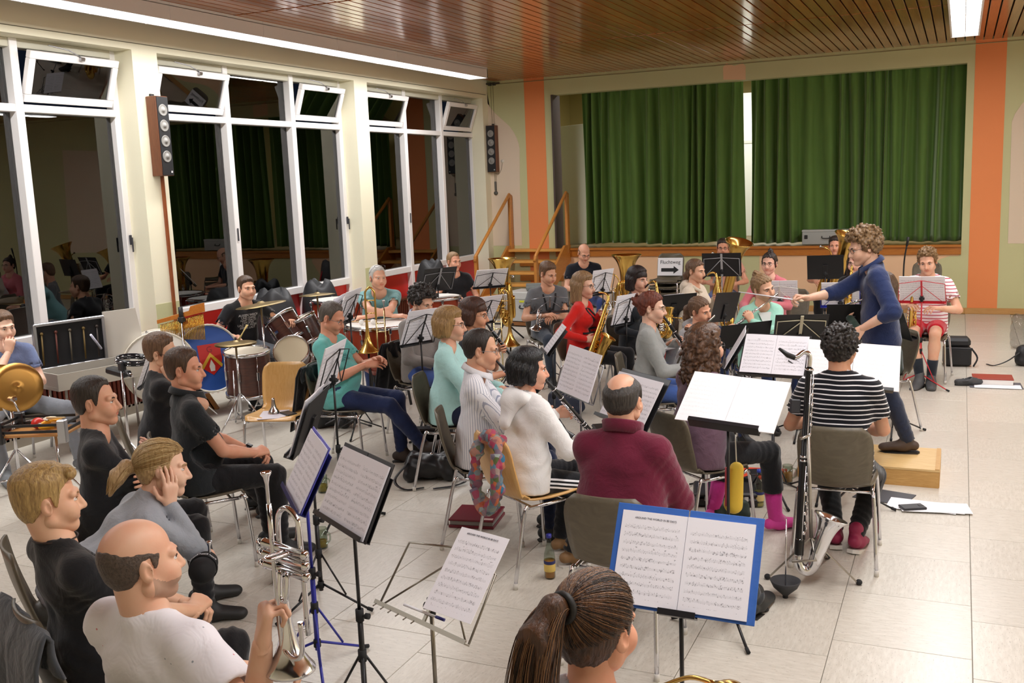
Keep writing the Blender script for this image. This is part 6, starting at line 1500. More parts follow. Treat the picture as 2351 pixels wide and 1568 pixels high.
s28 = seated(1608, 712, -40, 'girl with brown hair tied back in a grey hoodie playing a flute', 'dark chair under the flautist in the grey hoodie', seat=.43, shirt=cloth('#a7a6a8', 180, .5), trousers=cJ, hair='lowtail', hairm=hMid, fem=True, lean=4, head=(18, 12, 12), sleeve='long', sk='#e0aa8c', hood=cloth('#a7a6a8', 180, .5), s=.90, seed=38, **fl_pose)
flute('silver flute of the girl in the grey hoodie', s28['mouth']+Ld(s28, 0, .012, -.004), Ld(s28, .86, .14, -.50))
s29 = seated(1622, 790, 52, 'young woman with long curly brown hair and a purple-grey sweater, seen from behind', 'dark plywood chair under the woman in the purple sweater', zh=1.19, shirt=cloth('#6f5565', 190, .5), trousers=cB, hair='curlylong', hairm=hairmat('#2f1d13', '#6b4a31', (30, 30, 30)), fem=True, lean=6, head=(-6, 4, 0), sleeve='long', sk='#e2b196', glasses='#4a4a4e', hopt=dict(zb=-.20, w=.098, n=300, fl=.95), shoes=False, shoe='#d9409c', sock='#d9409c', legs='crop', LF=(-.20, .30, .09), RF=(.16, .48, .09), seed=39, loose=.01, fat=.003, belly=.02, LH=(-.03, .40, .80), RH=(.08, .42, .74), hips=1.1)
s30 = seated(1930, 795, 92, 'young man with short dark curls in a black and white striped t-shirt, seen from behind', 'dark plywood chair under the man in the striped t-shirt', coff=-.05, zh=1.20, shirt=striped('#17181f', '#e9e7ea', .027, .0068), trousers=cloth('#16171a', 140), hair='curly', hairm=hairmat('#0f0c0b', '#2c231d', (40, 40, 40)), lean=3, head=(-14, 4, 0), neck=(4, 0), sk='#d8a384', hopt=dict(n=620, amp=.0100, t=.018, sp=.22, cl=.007), LF=(-.02, .10, .10), RF=(.10, .06, .10), shoe='#8e1c44', RH=(.10, .34, .66), LH=(-.14, .32, .72), seed=40, knees=((-.2, 1, .6), (.25, 1, .6)))
s32 = seated(1917, 562, -92, 'man with dark hair playing a euphonium behind the black stand, face hidden below', 'dark chair under the euphonium player near the stage', zh=1.20, shirt=cB, trousers=cB, hair='short', hairm=hDark, lean=3, head=(4, 0, 0), sk='#dca084', LH=(-.2, .34, .72), RH=(.2, .34, .74), hopt=dict(t=.007, top=.01), seed=41)
s33 = seated(1965, 606, -104, 'young woman with long dark brown hair and glasses playing a saxophone', 'dark chair under the long-haired saxophonist', zh=1.17, shirt=cB, trousers=cB, hair='long', hairm=hDark, fem=True, lean=4, head=(0, 4, 0), sk='#e6b6a0', glasses='#3a2a2a', hopt=dict(zb=-.22, w=.095, fw=.058), sleeve='long', seed=42, **sax_pose)
sax('golden alto saxophone of the long-haired young woman', s33['mouth'], Ld(s33, -.02, .30, -1), Ld(s33, -.25, 1, 0), .85)
s34 = seated(2130, 590, -97, 'young man in a red and white striped t-shirt and red shorts with an alto saxophone', 'dark plywood chair under the young man in red shorts', zh=1.27, s=1.06, shirt=striped('#efe9ec', '#b2344a', .034, .0085), trousers=cloth('#c2182c', 150), legs='short', hair='curly', hairm=hairmat('#5d4326', '#8d6d45', (40, 40, 40)), lean=5, head=(2, 14, 4), neck=(4, 0), sk='#e0b094', hopt=dict(n=420, amp=.010, t=.010, sp=.14, cl=.005), RH=(.14, .36, .80), LH=(-.16, .34, .78), LF=(-.12, .46, .09), RF=(-.02, .50, .10), sock='#20262e', shoe='#4a4b4d', seed=43)
sax('golden alto saxophone of the young man in red shorts', s34['mouth']+V(-.075, -.06, -.16), Ld(s34, .04, -.30, -1), Ld(s34, .1, 1, -.2), 1.25)
s35 = seated(2022, 672, 205, 'flautist in a green top hidden behind the conductor', 'dark chair behind the conductor', zh=1.15, shirt=cloth('#24352a', 160), trousers=cB, hair='long', hairm=hBrown, fem=True, lean=3, head=(0, 4, 0), sleeve='long', sk='#e4b396', hopt=dict(zb=-.14), seed=44, **fl_pose)
flute('silver flute of the musician hidden by the conductor', s35['mouth'], Ld(s35, .92, .2, -.3))

# prints, emblems and single strands
PW_ = plain('#dcdcdc', .8)
strands(pony, 'tail', pony_h, [hairmat('#2a190f', '#4a2e1b'), hairmat('#4a2d18', '#6e4828'), hairmat('#67452a', '#8f6742'), hairmat('#1d110a', '#33200f')], 2200, 700, 3, .0010, .009)
tie = MB().tube([V(.030*cos(t), -.128, .074+.030*sin(t)) for t in np.linspace(0, 2*pi, 16)[:-1]], .008, 8, closed=True).obj('hair_tie', plain('#17130f', .6), pony['root']); tie.matrix_local = Matrix.Translation(pony['Hc']) @ pony['HR'].to_4x4()
strands(girl, 'tail', dict(pts=[(0, -.108, .01), (.0, -.152, .008), (.01, -.19, -.035), (.02, -.215, -.10)], rr=[.022, .030, .034, .016]), [hairmat('#a3824f', '#cbaa74'), hairmat('#8a6a3c', '#b3905a'), hairmat('#c2a26c', '#e0c896')], 1300, 380, 4, .0012, .009)
decal(drummer, 'AUSSEN WEICH\nUND GANZ\nHART NACH\nDEM SPIEL\nUND DIE MUSIK\nIMMER LAUT', (0, .30), .034, PW_)
decal(blond, 'ROCK\nBIG\nLIVE', (.02, .30), .085, plain('#c9cbd6', .8))
decal(teal, 'SAILING\nON TOUR', (0, .30), .035, plain('#2f6f78', .8))
decal(boy, [[(.06*cos(a), .05*sin(a)) for a in np.linspace(0, 2*pi, 20)[:-1]], [(-.11, -.09), (.11, -.09), (.08, -.05), (-.08, -.05)]], (0, .27), 1.0, plain('#b9d6d2', .8))
decal(s26, [[(-.055, -.20), (.055, -.20), (.065, .02), (.06, .16), (-.06, .16), (-.065, .02)]], (0, .27), 1.0, plain('#e4e6e4', .8), lift=.001); decal(s26, [[(.062*cos(a), .055*sin(a)) for a in np.linspace(0, 2*pi, 24)[:-1]]], (0, .26), 1.0, plain('#e6c63a', .7)); decal(s26, 'd R', (0, .26), .05, plain('#5a3a22', .7), lift=.0035)
decal(s28, 'UC', (0, .28), .10, plain('#dca85a', .7))
decal(s27, [[(-.06, -.10), (.06, -.10), (.06, .05), (-.06, .05)]], (.0, .24), 1.0, plain('#c0342c', .8)); decal(s27, 'TEAM', (0, .31), .035, PW_)
# three white stripes down the trouser legs
def side_stripes(info, sd, garment='trousers', span=(.12, .95), leg='thigh', n=3, w_=.011, gap=.022, col='#f0f0f4'):
    bvh, g = garment_bvh(info, garment); a = Vector(info['P']+V(sd*.09, 0, 0)) if leg == 'thigh' else Vector(info['kn'][sd]); b = Vector(info['kn'][sd]) if leg == 'thigh' else Vector(info['an'][sd]); d = (b-a).normalized(); out = Vector((sd, 0, 0)); out = (out-d*out.dot(d)).normalized(); up = d.cross(out)
    for k in range(n):
        vs = []; fs = []
        for i in range(15):
            t = span[0]+(span[1]-span[0])*i/14
            for e in (-.5, .5):
                q = a+(b-a)*t+up*((k-(n-1)/2)*gap+e*w_); h = bvh.ray_cast(q+out*.3, -out, .6); vs.append((h[0]+out*.002) if h[0] is not None else q+out*.08)
        fs = [(2*i, 2*i+1, 2*i+3, 2*i+2) for i in range(14)]; link('side_stripe', mesh_from('side_stripe', np.array(vs, np.float32), fs), plain(col, .8), info['root'])
side_stripes(bald, 1); side_stripes(bald, -1); side_stripes(c16, 1); side_stripes(c16, 1, leg='shin', span=(.05, .6)); side_stripes(specs, 1, n=1, w_=.05, col='#2f62b4')
wt = MB().tube([V(.036*cos(t), 0, .030*sin(t)) for t in np.linspace(0, 2*pi, 20)[:-1]], .007, 8, closed=True, flat=(V(0, 1, 0), 1.6)).box((0, 0, .035), (.034, .036, .01), ch=.003).obj('wristwatch', plain('#16171b', .4), polo['root'])
d_ = Vector(npf(polo['wr'][-1])-polo['el'][-1]).normalized(); wt.matrix_local = Matrix.Translation(Vector(polo['wr'][-1])-d_*.02) @ frame(d_, (0, 0, 1)).to_4x4()
# harness and straps
def strap(info, pts, name='strap', r=.010, col='#17171a'):
    bvh, g = garment_bvh(info); P = []
    for q in smooth_path([info['P']+info['X']*x+info['F']*y*3+info['U']*z for x, y, z in pts], 5):
        c = info['P']+info['U']*((q-info['P']).dot(info['U'])); d = (q-c); d.normalize(); h = bvh.ray_cast(q+d*.5, -d, 1.2); P.append(h[0]+d*.004 if h[0] is not None else q)
    return MB().tube(P, r, 6).obj(name, plain(col, .7), info['root'])
for sd in (-1, 1):
    strap(s19, [(sd*.10, .03, .42), (sd*.10, .06, .32), (sd*.06, .06, .20)]); strap(s21, [(sd*.085, .03, .43), (sd*.07, .07, .33), (sd*.015, .07, .20)])
strap(s21, [(-.13, .02, .20), (-.05, .06, .19), (.05, .06, .19), (.13, .02, .20)]); strap(s34, [(.085, .03, .44), (.05, .07, .36), (0, .07, .27)]); strap(s34, [(-.085, .03, .44), (-.05, .07, .36), (0, .07, .27)])
strap(s19, [(-.12, .02, .17), (0, .06, .16), (.12, .02, .17)], r=.016)

MB().tube([bl_ for bl_ in [Vector(npf(blond['N']))+blond['X']*.072*cos(t)+blond['F']*.070*sin(t)+blond['U']*(.020-.018*sin(t)) for t in np.linspace(0, 2*pi, 26)[:-1]]], .0028, 6, closed=True).obj('necklace', plain('#2c1d18', .7), blond['root'])
# ------------------------------------------------------------------ music stands and sheet music
PLACED = {}
def desk(c, az, tilt, roll, pull=0.0):
    return Vector(c)
def ms(label, c, az, tilt, roll=0, kind='wire', col='#18181b', w_=.46, h=.27, pages=2, plabel=None, pw=.21, ph=.297, legaz=20, folder=None, colour2=None, th=.004, dz=0.0, mat=None, x0=None, polecol=None, legr=.27, legz=.30, fold_over=.012):
    """c, az, tilt, roll describe the pages; the desk stands just behind and below them"""
    R = Matrix.Rotation(radians(az+90), 3, 'Z') @ Matrix.Rotation(-radians(tilt), 3, 'X') @ Matrix.Rotation(-radians(roll), 3, 'Y')
    c = Vector(c); bottom = c-R @ V(0, 0, ph/2)
    dc = bottom+R @ V(0, .012, h/2+.002)
    t = stand(label, dc, az, tilt, roll, kind, col, w_, h, legaz, colour2, polecol=polecol, legr=legr, legz=legz)
    if pages: sheets(plabel, c+R @ V(0, -.001, .004), az, tilt, roll, pages, pw, ph, th, folder=folder, mat=mat, x0=x0, fold_over=fold_over)
    return t
BK = plain('#1f1d1f', .5)
BLUEF = plain('#2f62b4', .5, bump=.25, bscale=40); BLUEP = plain('#5a5cc8', .3)
ms('blue music stand beside the raised trumpet, seen from its side', (-2.627, 3.52, .95), -135.5, 27.6, 0, 'plate', '#22265e', .46, .28, 2, 'two sheets in a blue plastic cover, seen edge-on beside the trumpet', legaz=-50, folder=BLUEP, polecol='#2a2f9a')
ms('black music stand holding the black folder, on a tripod in the left aisle', (-2.165, 3.197, .99), -121.9, 26.7, 0, 'plate', '#17171a', .44, .26, 2, 'two music sheets in an open black folder on the black stand', legaz=-55, folder=BK, fold_over=.016)
ms('black music stand next to the empty wooden chair', at(708, 965, 1.02), -158, 20, 0, 'plate', '#17171a', .46, .30, 2, 'sheet music on the stand by the empty wooden chair, seen almost edge-on', legaz=10)
ms('black music stand in front of the man in the teal t-shirt', at(762, 840, 1.05), -165, 18, 0, 'wire', '#17171a', .46, .27, 2, 'sheet music seen edge-on in front of the man in the teal t-shirt', legaz=40)
# chrome folding stand with one sheet at the right of its frame
cs = stand('chrome folding stand with a half empty frame in the front aisle', at(1002, 1340, .86), -112, 36, 0, 'wire', metal('#8d877c', .3), .47, .27, 15, polecol=metal('#8d877c', .3))
sh_ = sheets('single music sheet on the chrome folding stand', (-1.447, 2.759, .915), -106.1, 43.4, .3, 1, .213, .30, .0025, cat='sheet music')
ink = plain('#4a4850', .8)
textobj('AROUND THE WORLD IN 80 DAYS', .0088, ink, sh_, Matrix.Translation((0, -.010, .132)) @ Matrix.Rotation(pi/2, 4, 'X'), .0003)
pn_ = thing('pen', 'white pen with a blue cap clipped to the ledge of the chrome stand', 'pen'); a = at(938, 1392, .785); b = at(985, 1410, .775); place(pn_, mat_from(a, b-a)); MB().tube([(0, 0, -.02), (0, 0, .12)], .0045, 8).obj('barrel', M_WHITEP, pn_); MB().tube([(0, 0, .115), (0, 0, .15)], .0055, 8).obj('cap', plain('#25257a', .4), pn_)
f5 = ms('black music stand carrying the blue folder, close to the camera', (-.777, 2.978, .95), -87.9, 29.7, -1.5, 'plate', '#17171a', .12, .20, 0, legaz=30, ph=.33)
b5 = sheets('open blue cardboard folder full of sheet music', (-.777, 2.975, .955), -87.9, 29.7, -1.5, 2, .218, .30, .006, folder=BLUEF, fold_over=.024)
textobj('AROUND THE WORLD IN 80 DAYS', .0088, ink, b5, Matrix.Translation((-.105, -.013, .128)) @ Matrix.Rotation(pi/2, 4, 'X'), .0003)
ms('black music stand with the large white sheets behind the burgundy fleece', (-.958, 4.616, 1.111), -93.8, 52.6, -4.5, 'plate', '#1c1c20', .34, .26, 2, 'large white music sheets lying open on the stand behind the burgundy fleece', pw=.24, ph=.31, legaz=60, mat=M_PAGE_GLARE)
ms('black music stand with an open folder beyond the woman in the purple sweater', (-1.099, 6.637, .98), -91.5, 40.4, -1.2, 'wire', '#17171a', .44, .27, 2, 'densely printed music sheets in a black folder beyond the purple sweater', legaz=60, folder=BK)
ms('black music stand in front of the man in the striped black t-shirt', (-.60, 6.60, .936), -80, 32, -5, 'plate', '#17171a', .50, .27, 2, 'wide white music sheets in front of the man in the striped black t-shirt', pw=.285, ph=.31, legaz=0, mat=M_PAGE_GLARE)
ms('silver music stand beside the white hooded jacket', (-2.119, 5.663, 1.0), -131.4, 19.6, -1.7, 'wire', metal('#9a9a9e', .3), .44, .27, 2, 'two music sheets between the white hooded jacket and the balding man', legaz=80)
ms('black music stand behind the bald crown of the man in burgundy', (-1.715, 5.416, .904), -125.2, 32.6, -1, 'plate', '#17171a', .46, .33, 2, 'music sheets on the stand behind the bald crown', legaz=10)
ms('black wire stand in front of the curly-haired man in the grey sweater', (-4.02, 7.05, 1.04), 172, 20, 3, 'wire', '#17171a', .44, .27, 2, 'music sheets in front of the curly-haired man in the grey sweater', legaz=30)
ms('black wire stand behind the woman with dark brown hair', (-4.15, 8.55, .98), 168, 28, 3, 'wire', '#17171a', .44, .27, 2, 'music sheets above the woman with dark brown hair', legaz=30)
ms('black wire stand next to the tuba by the windows', (-5.41, 11.346, .992), 134.1, 39.8, 0, 'wire', '#17171a', .43, .27, 2, 'music sheets beside the bell of the upright tuba', legaz=0)
ms('black wire stand to the window side of the trombone', at(803, 703, 1.16), 194, 22, 0, 'wire', '#17171a', .44, .27, 2, 'music sheets beside the standing trombone', legaz=50)
ms('grey wire stand between the man in teal and the cymbals', at(768, 716, 1.10), 200, 25, 0, 'wire', '#55555a', .44, .27, 2, 'music sheets between the man in teal and the cymbals', legaz=50)
ms('black wire stand in front of the man with the shaved head', (-3.819, 11.036, .986), 164, 14, 1, 'wire', '#17171a', .43, .27, 2, 'music sheets in front of the man with the shaved head', legaz=50)
ms('black wire stand in front of the woman with the dark bob', (-2.934, 9.15, .923), 167.9, 14, 2.3, 'wire', '#17171a', .44, .27, 2, 'music sheets in front of the woman with the dark bob', legaz=50)
ms('black plate stand in front of the girl in the cream hoodie', (-2.684, 10.0, .861), 116, 38, -4, 'plate', '#1c1b1d', .46, .32, 1, 'sheet music hidden on the plate stand of the girl in the cream hoodie', legaz=50)
ms('black plate stand with silver braces hiding the euphonium player', (-2.648, 12.145, 1.087), 97.4, 21.1, 0, 'plate', '#17171a', .47, .315, 0, colour2='#a9a9ad', legaz=30, polecol='#8e8e92')
ms('tilted black plate stand between the two flautists', (-2.141, 9.9, .863), 150, 14, 4, 'plate', '#1c1b1d', .36, .31, 1, 'sheet music hidden on the tilted plate stand between the flautists', legaz=50)
ms('cream wire stand in front of the woman with the topknot', (-1.774, 11.369-.35, .882), 96, 26.7, 0, 'wire', '#d8d4cc', .40, .25, 2, 'white music sheets in front of the woman with the topknot', pw=.19, legaz=30)
ms('black plate stand hiding the arms of the euphonium player near the stage', (-1.50, 12.75, 1.0), 94.8, 15.3, -1, 'plate', '#17171a', .43, .31, 0, legaz=30)
ms('blue wire stand in front of the long-haired saxophonist', (-1.123, 10.85, .889), 95.7, 29.4, -1, 'wire', '#1e2a9a', .40, .27, 2, 'white music sheets on the blue wire stand', pw=.19, legaz=30)
ms('red wire stand in front of the young man in red shorts', (-.323, 10.55, .982), 87.1, 28.7, 0, 'wire', '#c02733', .44, .27, 2, 'white music sheets on the red wire stand', legaz=-35, legr=.32, legz=.36)
ms('black plate stand with cream braces below the flute of the mint jacket', (-1.166, 8.294, .93), 105, 40, 0, 'plate', '#1a191b', .42, .31, 0, colour2='#d6cfb4', legaz=30)
ms('black plate stand beside the one with cream braces', (-1.62, 8.30, .862), 118, 40, -6, 'plate', '#1a191b', .42, .29, 0, legaz=30)
ms('black plate stand with a turned white sheet in front of the flautist in grey', (-1.50, 7.35, .90), -170, 30, 0, 'plate', '#1a191b', .44, .29, 2, 'white music sheets turned sideways in front of the flautist in grey', legaz=30)
ms('small black stand beside the woman in red', at(1274, 780, .92), -150, 38, 0, 'plate', '#1f1f24', .26, .25, 1, 'single narrow sheet tilted beside the woman in red', pw=.20, ph=.27, legaz=30)
ms('black plate stand behind the conductor', at(1955, 728, .92), 100, 30, 0, 'plate', '#1a191b', .42, .30, 0, legaz=30)
ms('black plate stand at the conductor\'s back', at(2058, 735, .95), 30, 20, 0, 'plate', '#1a191b', .42, .34, 0, legaz=30)
ms('black plate stand by the windows in front of the cross-legged man', at(1005, 642, 1.06), 150, 26, 0, 'plate', '#1c1c1f', .46, .32, 0, colour2='#8d8d92', legaz=30)
ms('thin silver wire stand in front of the young man with the harness', at(1262, 690, .92), 118, 30, 0, 'wire', metal('#8d8d90', .3), .42, .22, 0, legaz=30)
ms('black wire stand in front of the white bass drum', at(345, 838, .94), -150, 22, 0, 'wire', '#2a2a2e', .40, .26, 2, 'music sheets in front of the white bass drum', pw=.18, legaz=30)
ms('black frame stand of the conductor behind the striped t-shirt', at(1872, 830, .92), -10, 60, 0, 'wire', '#17171a', .46, .30, 2, 'the conductor\'s score sheets behind the striped t-shirt', legaz=30)
# ------------------------------------------------------------------ percussion by the windows
M_MAHOG = woodmat('#3a1a12', '#562a1c', (4, 4, 30), .3, .4); M_COPPER = plain('#9a3a20', .3, .25)
bd = drum('bass_drum', 'white-headed bass drum standing on its edge below the bar chimes', 'drum', at(366, 838, .56)+V(.1, -.1, 0), (.72, -.72, .05), .335, .34, plain('#e6e2da', .45), '#ece8df', 8, plain('#e4dccb', .4))
# marching drum painted with a coat of arms
c = at(472, 824, .58)+V(.02, .05, 0); ax = Vector((.93, -.36, .22)).normalized()
md_ = drum('marching_drum', 'blue drum painted with a red shield and a golden chevron, zigzag hoops', 'drum', c, ax, .33, .30, plain('#2f56a8', .5), '#2c55a4', 6, plain('#e6dfd0', .45))
zz = MB()
for k in range(36):
    a0 = 2*pi*k/36; R0, R1 = .333, .349
    for z in (.0125,):
        zz.prism([(0, 0), (.028, -.0), (.014, .012)], V(R1*cos(a0), R1*sin(a0), -.018), V(-sin(a0), cos(a0), 0), V(0, 0, 1), .002)
zz.obj('zigzag_paint', plain('#b3252c', .5), md_)
sh = [(-.12, .14), (-.12, -.02), (-.09, -.10), (0, -.17), (.09, -.10), (.12, -.02), (.12, .14)]
# emblem axes on the head: u right, v up as seen from outside
vv = Vector((0, 0, 1))-ax*ax.z; vv.normalize(); uu = vv.cross(ax); Mi = md_.matrix_world.to_3x3().inverted(); u_, v_ = Mi @ uu, Mi @ vv
MB().prism(sh, V(0, 0, .0022), u_, v_, .0012).obj('shield', plain('#c9271f', .5), md_)
e = MB(); e.prism([(-.115, -.075), (-.1, -.105), (0, .012), (.1, -.105), (.115, -.075), (0, .055)], V(0, 0, .0036), u_, v_, .001); e.obj('chevron', plain('#e0b23a', .5), md_)
e = MB(); e.prism([(-.022, -.13), (.022, -.13), (.03, -.08), (.012, -.04), (0, -.015), (-.012, -.04), (-.03, -.08)], V(0, 0, .0036), u_, v_, .001); e.obj('arrow_head', plain('#e9e4da', .5), md_)
X4 = Matrix((u_, v_, Vector((0, 0, 1)))).transposed().to_4x4(); X4.translation = V(0, 0, .0045)+v_*.085; textobj('G', .085, plain('#8d1a16', .5), md_, X4)
# wooden cradle of the drums
cr = thing('drum_cradle', 'folding wooden trestle holding the bass drum', 'drum stand', at(300, 960, 0)+V(.35, .35, 0)); wd = woodmat('#b5773a', '#c98c4c', (30, 30, 3), .45)
for sx in (-1, 1):
    MB().box((sx*.02, -.22, .30), (.05, .035, .78), Matrix.Rotation(radians(38), 3, 'Y')).obj('leg', wd, cr); MB().box((sx*.02, .22, .30), (.05, .035, .78), Matrix.Rotation(radians(-38), 3, 'Y')).obj('leg', wd, cr)
# bar chimes
bc = thing('bar_chimes', 'bar chimes with brass tubes hanging from a slanted orange wooden bar', 'chimes'); a = at(366, 742, .98); b = at(466, 716, 1.06); d = (b-a).normalized(); place(bc, Matrix.Translation(a))
L_ = (b-a).length; side = V(-d.y, d.x, 0).normalized(); wm = woodmat('#b0641c', '#c97c2c', (3, 30, 30), .35, .2)
MB().prism([(-.02, 0), (L_+.02, 0), (L_+.02, .085), (L_*.72, .085), (L_*.68, .045), (-.02, .035)], V(0, 0, 0)-side*.02, d, V(0, 0, 1), -.03).obj('wooden_bar', wm, bc)
for k in range(30):
    u = d*(.01+L_*k/30); l = .14+.12*k/30; ch = MB().tube([u-side*.005-V(0, 0, .015), u-side*.005-V(0, 0, .015+l)], .0058, 6).obj('chime', metal('#cfa64a', .2), bc)
s_ = MB(); o_ = d*(L_*.55); s_.tube([o_+V(0, -.03, .06), o_+V(0, -.03, -1.0)], .012, 8); s_.obj('pole', M_CHROME, bc)
MB().tube([o_+V(0, -.03, .0), o_+V(0, -.03, .10)], .022, 8).box(o_+V(0, -.03, -.02), (.06, .05, .05), ch=.008).obj('clamp', plain('#2a2a2c', .4), bc)
for k in range(3):
    a_ = 2*pi*k/3+.5; MB().tube([o_+V(0, -.03, -.7), o_+V(.26*cos(a_), -.03+.26*sin(a_), -a.z+.012)], .008, 6).obj('leg', M_CHROME, bc)
# drum kit
def place_drum(px, py, z, ax, r, depth, name, label, lugs=6, head='#d8cdb8', off=(0, 0, 0), legs=0):
    c = at(px, py, z)+Vector(off); t = drum(name, label, 'drum', c, ax, r, depth, M_MAHOG, head, lugs)
    if legs:
        Mi = t.matrix_world.inverted()
        for k in range(3):
            a = 2*pi*k/3+.6; p0 = c+V(cos(a), sin(a), 0)*(r+.02); MB().tube([Mi @ (p0-V(0, 0, .15)), Mi @ V(p0.x+.03*cos(a), p0.y+.03*sin(a), .012)], .008, 8).obj('leg', M_CHROME, t)
    return t
place_drum(566, 806, .66, (.05, -.05, 1), .215, .42, 'floor_tom', 'dark brown floor tom in front of the drummer', 8, legs=1)
t1 = place_drum(640, 728, .88, (-.55, -.1, .85), .165, .28, 'tom_drum', 'dark brown tom tilted towards the drummer', 6)
t2 = place_drum(668, 805, .62, (.30, -.62, .62), .17, .16, 'snare_drum', 'snare drum with a pale head tilted towards the camera', 6, '#d6c7a6')
t3 = place_drum(690, 730, .86, (-.3, -.2, .9), .15, .25, 'tom_drum', 'second dark brown tom beside the snare drum', 6)
for tt, lab in ((t1, 'chrome drum stand below the tilted brown tom'), (t2, 'chrome drum stand below the snare drum'), (t3, 'chrome drum stand below the second brown tom')):
    p = tt.matrix_world.translation; q = p-(tt.matrix_world.to_3x3() @ V(0, 0, .28 if tt is not t2 else .18)); s_ = thing('drum_stand', lab, 'drum stand', (q.x, q.y, 0)); m = MB(); tripod(m, 0, 0, q.z-.01, .26, .26); m.obj('tripod', M_CHROME, s_)
nb_ = MB().box((0, -.17, -.14), (.05, .006, .03)).obj('badge', M_CHROME, t1)
def cym(px, py, z, r, label, n=(0, 0, 1), stand_=True, gold=None, off=(0, 0, 0)):
    c = at(px, py, z)+Vector(off); t = thing('cymbal', label, 'cymbal', (c.x, c.y, 0)); m = MB(); cymbal(m, (0, 0, z), n, r); m.obj('disc', gold or M_CYM, t)
    m = MB(); tripod(m, 0, 0, z-.01, .34, .28); m.obj('stand', M_CHROME, t); MB().tube([(0, 0, z), (0, 0, z+.05)], .009, 8).obj('wing_nut', M_BLACK, t); return t
cym(599, 699, 1.10, .245, 'large ride cymbal in front of the drummer', (-.10, -.05, 1))
cym(728, 676, 1.10, .19, 'crash cymbal behind the man in teal', (-.04, .02, 1))
hh = cym(541, 787, .82, .19, 'hi-hat cymbals beside the marching drum', (0, 0, 1)); m = MB(); cymbal(m, (0, 0, .80), (0, 0, -1), .19); m.obj('disc', M_CYM, hh)
MB().rod((.02, .02, .83), (.08, .08, .98), .005).rod((.0, .02, .83), (.06, .12, .97), .005).obj('drumstick', plain('#d9c07a', .5), hh)
th_ = thing('drum_throne', 'round black drum stool under the drummer', 'stool', (drummer['p'].x, drummer['p'].y, 0)); MB().lathe([(0, .475), (.16, .475), (.175, .455), (.17, .40), (.05, .395)], n=24).obj('seat', M_BLACK, th_); m = MB(); tripod(m, 0, 0, .40, .22, .26); m.obj('tripod', M_CHROME, th_)
def drape(label, x, y, rx, ry, h, seed, lean=0.0):
    r = random.Random(seed); t = thing('covered_instrument', label, 'cover', (x, y, 0)); ph = [r.uniform(0, 6) for _ in range(4)]
    def fn(u, v):
        a = 2*pi*u; k = 1-v; rr = (.35+.65*k**.55)*(1+.07*sin(5*a+ph[0])*k+.05*sin(9*a+ph[1])*k)
        return V(rx*rr*cos(a)+lean*v, ry*rr*sin(a), .02+(h-.02)*(1-(1-v)**1.7)*(1+.05*sin(3*a+ph[2])*v))
    m = MB().grid(fn, 36, 12); n = len(m.v); m.f.append(tuple(range(n-37, n-1))); m.m.append(0); m.s.append(True); m.obj('cloth', plain('#232326', .55, bump=.4, bscale=9), t); return t
p = at(650, 708, .82); drape('instrument under a dark cover behind the brown toms', p.x-.20, p.y+.15, .34, .3, 1.0, 1, -.05)
p = at(738, 672, .90); drape('instrument under a dark cover behind the crash cymbal', p.x-.05, p.y+.1, .30, .3, 1.02, 2, -.08)
p = at(1000, 620, 1.0); bg = drape('dark bag propped against the red wall panel by the far window', p.x-.3, p.y+.35, .30, .22, 1.08, 3, .05); MB().tube(smooth_path([(.12, -.18, .5), (.18, -.16, .8), (.14, -.08, 1.02)], 5), .012, 6).obj('strap', plain('#b3252c', .6), bg)
def timpani(px, py, z, r, label, off=(0, 0, 0)):
    c = at(px, py, z)+Vector(off); t = thing('kettledrum', label, 'kettledrum', (c.x, c.y, 0), 0, None)
    MB().lathe([(r, z-.015), (r, z-.06), (r*.985, z-.16), (r*.9, z-.30), (r*.72, z-.42), (r*.42, z-.50), (r*.15, z-.52), (0, z-.52)], n=40).obj('bowl', M_COPPER, t)
    MB().lathe([(r+.003, z), (r*.5, z+.001), (0, z+.001)], n=40).obj('drum_head', plain('#e9e4dd', .45), t)
    MB().lathe([(r, z-.03), (r+.02, z-.03), (r+.02, z+.006), (r+.004, z+.008)], n=40).obj('hoop', M_CHROME, t)
    for k in range(8):
        a = 2*pi*k/8; MB().box((cos(a)*(r+.02), sin(a)*(r+.02), z-.04), (.03, .03, .05), Rz(a), ch=.005).tube([(cos(a)*(r+.02), sin(a)*(r+.02), z-.02), (cos(a)*(r+.012), sin(a)*(r+.012), z-.16)], .005, 6).obj('tension_lug', M_CHROME, t)
    for k in range(3):
        a = 2*pi*k/3+.5; MB().tube([(cos(a)*(r+.01), sin(a)*(r+.01), z-.12), (cos(a)*(r*.62), sin(a)*(r*.62), z-.52), (cos(a)*(r*.75), sin(a)*(r*.75), .02)], .014, 8).obj('leg', plain('#2a2a2c', .4), t)
    return t
fw_ = V(cos(radians(-58)), sin(radians(-58)), 0); tp_ = white_['p']+fw_*.66
tm = timpani(862, 708, .86, .34, 'copper-red kettledrum the white-haired man leans on', (tp_.x-at(862, 708, .86).x, tp_.y-at(862, 708, .86).y, 0))
timpani(1012, 688, .84, .31, 'kettledrum with a pale head beyond the curly-haired man', (-.25, .3, 0))
timpani(775, 694, .86, .31, 'kettledrum next to the crash cymbal', (-.2, .3, 0))
for k, (x_, y_) in enumerate(((846, 703), (868, 700))):
    p = Vector((tp_.x-.12+.10*k, tp_.y-.16+.05*k, .89)); ml = thing('mallet', ('left', 'right')[k] and ('white felt mallet lying nearer the trombone on the kettledrum', 'white felt mallet lying farther along on the kettledrum')[k], 'mallet', p); MB().ball((0, 0, 0), (.026, .026, .026), 12).obj('felt_head', plain('#efece6', .9), ml); MB().tube([(-.0, 0, 0), (-.26, .12, -.012)], .005, 6).obj('shaft', plain('#c9a878', .5), ml)
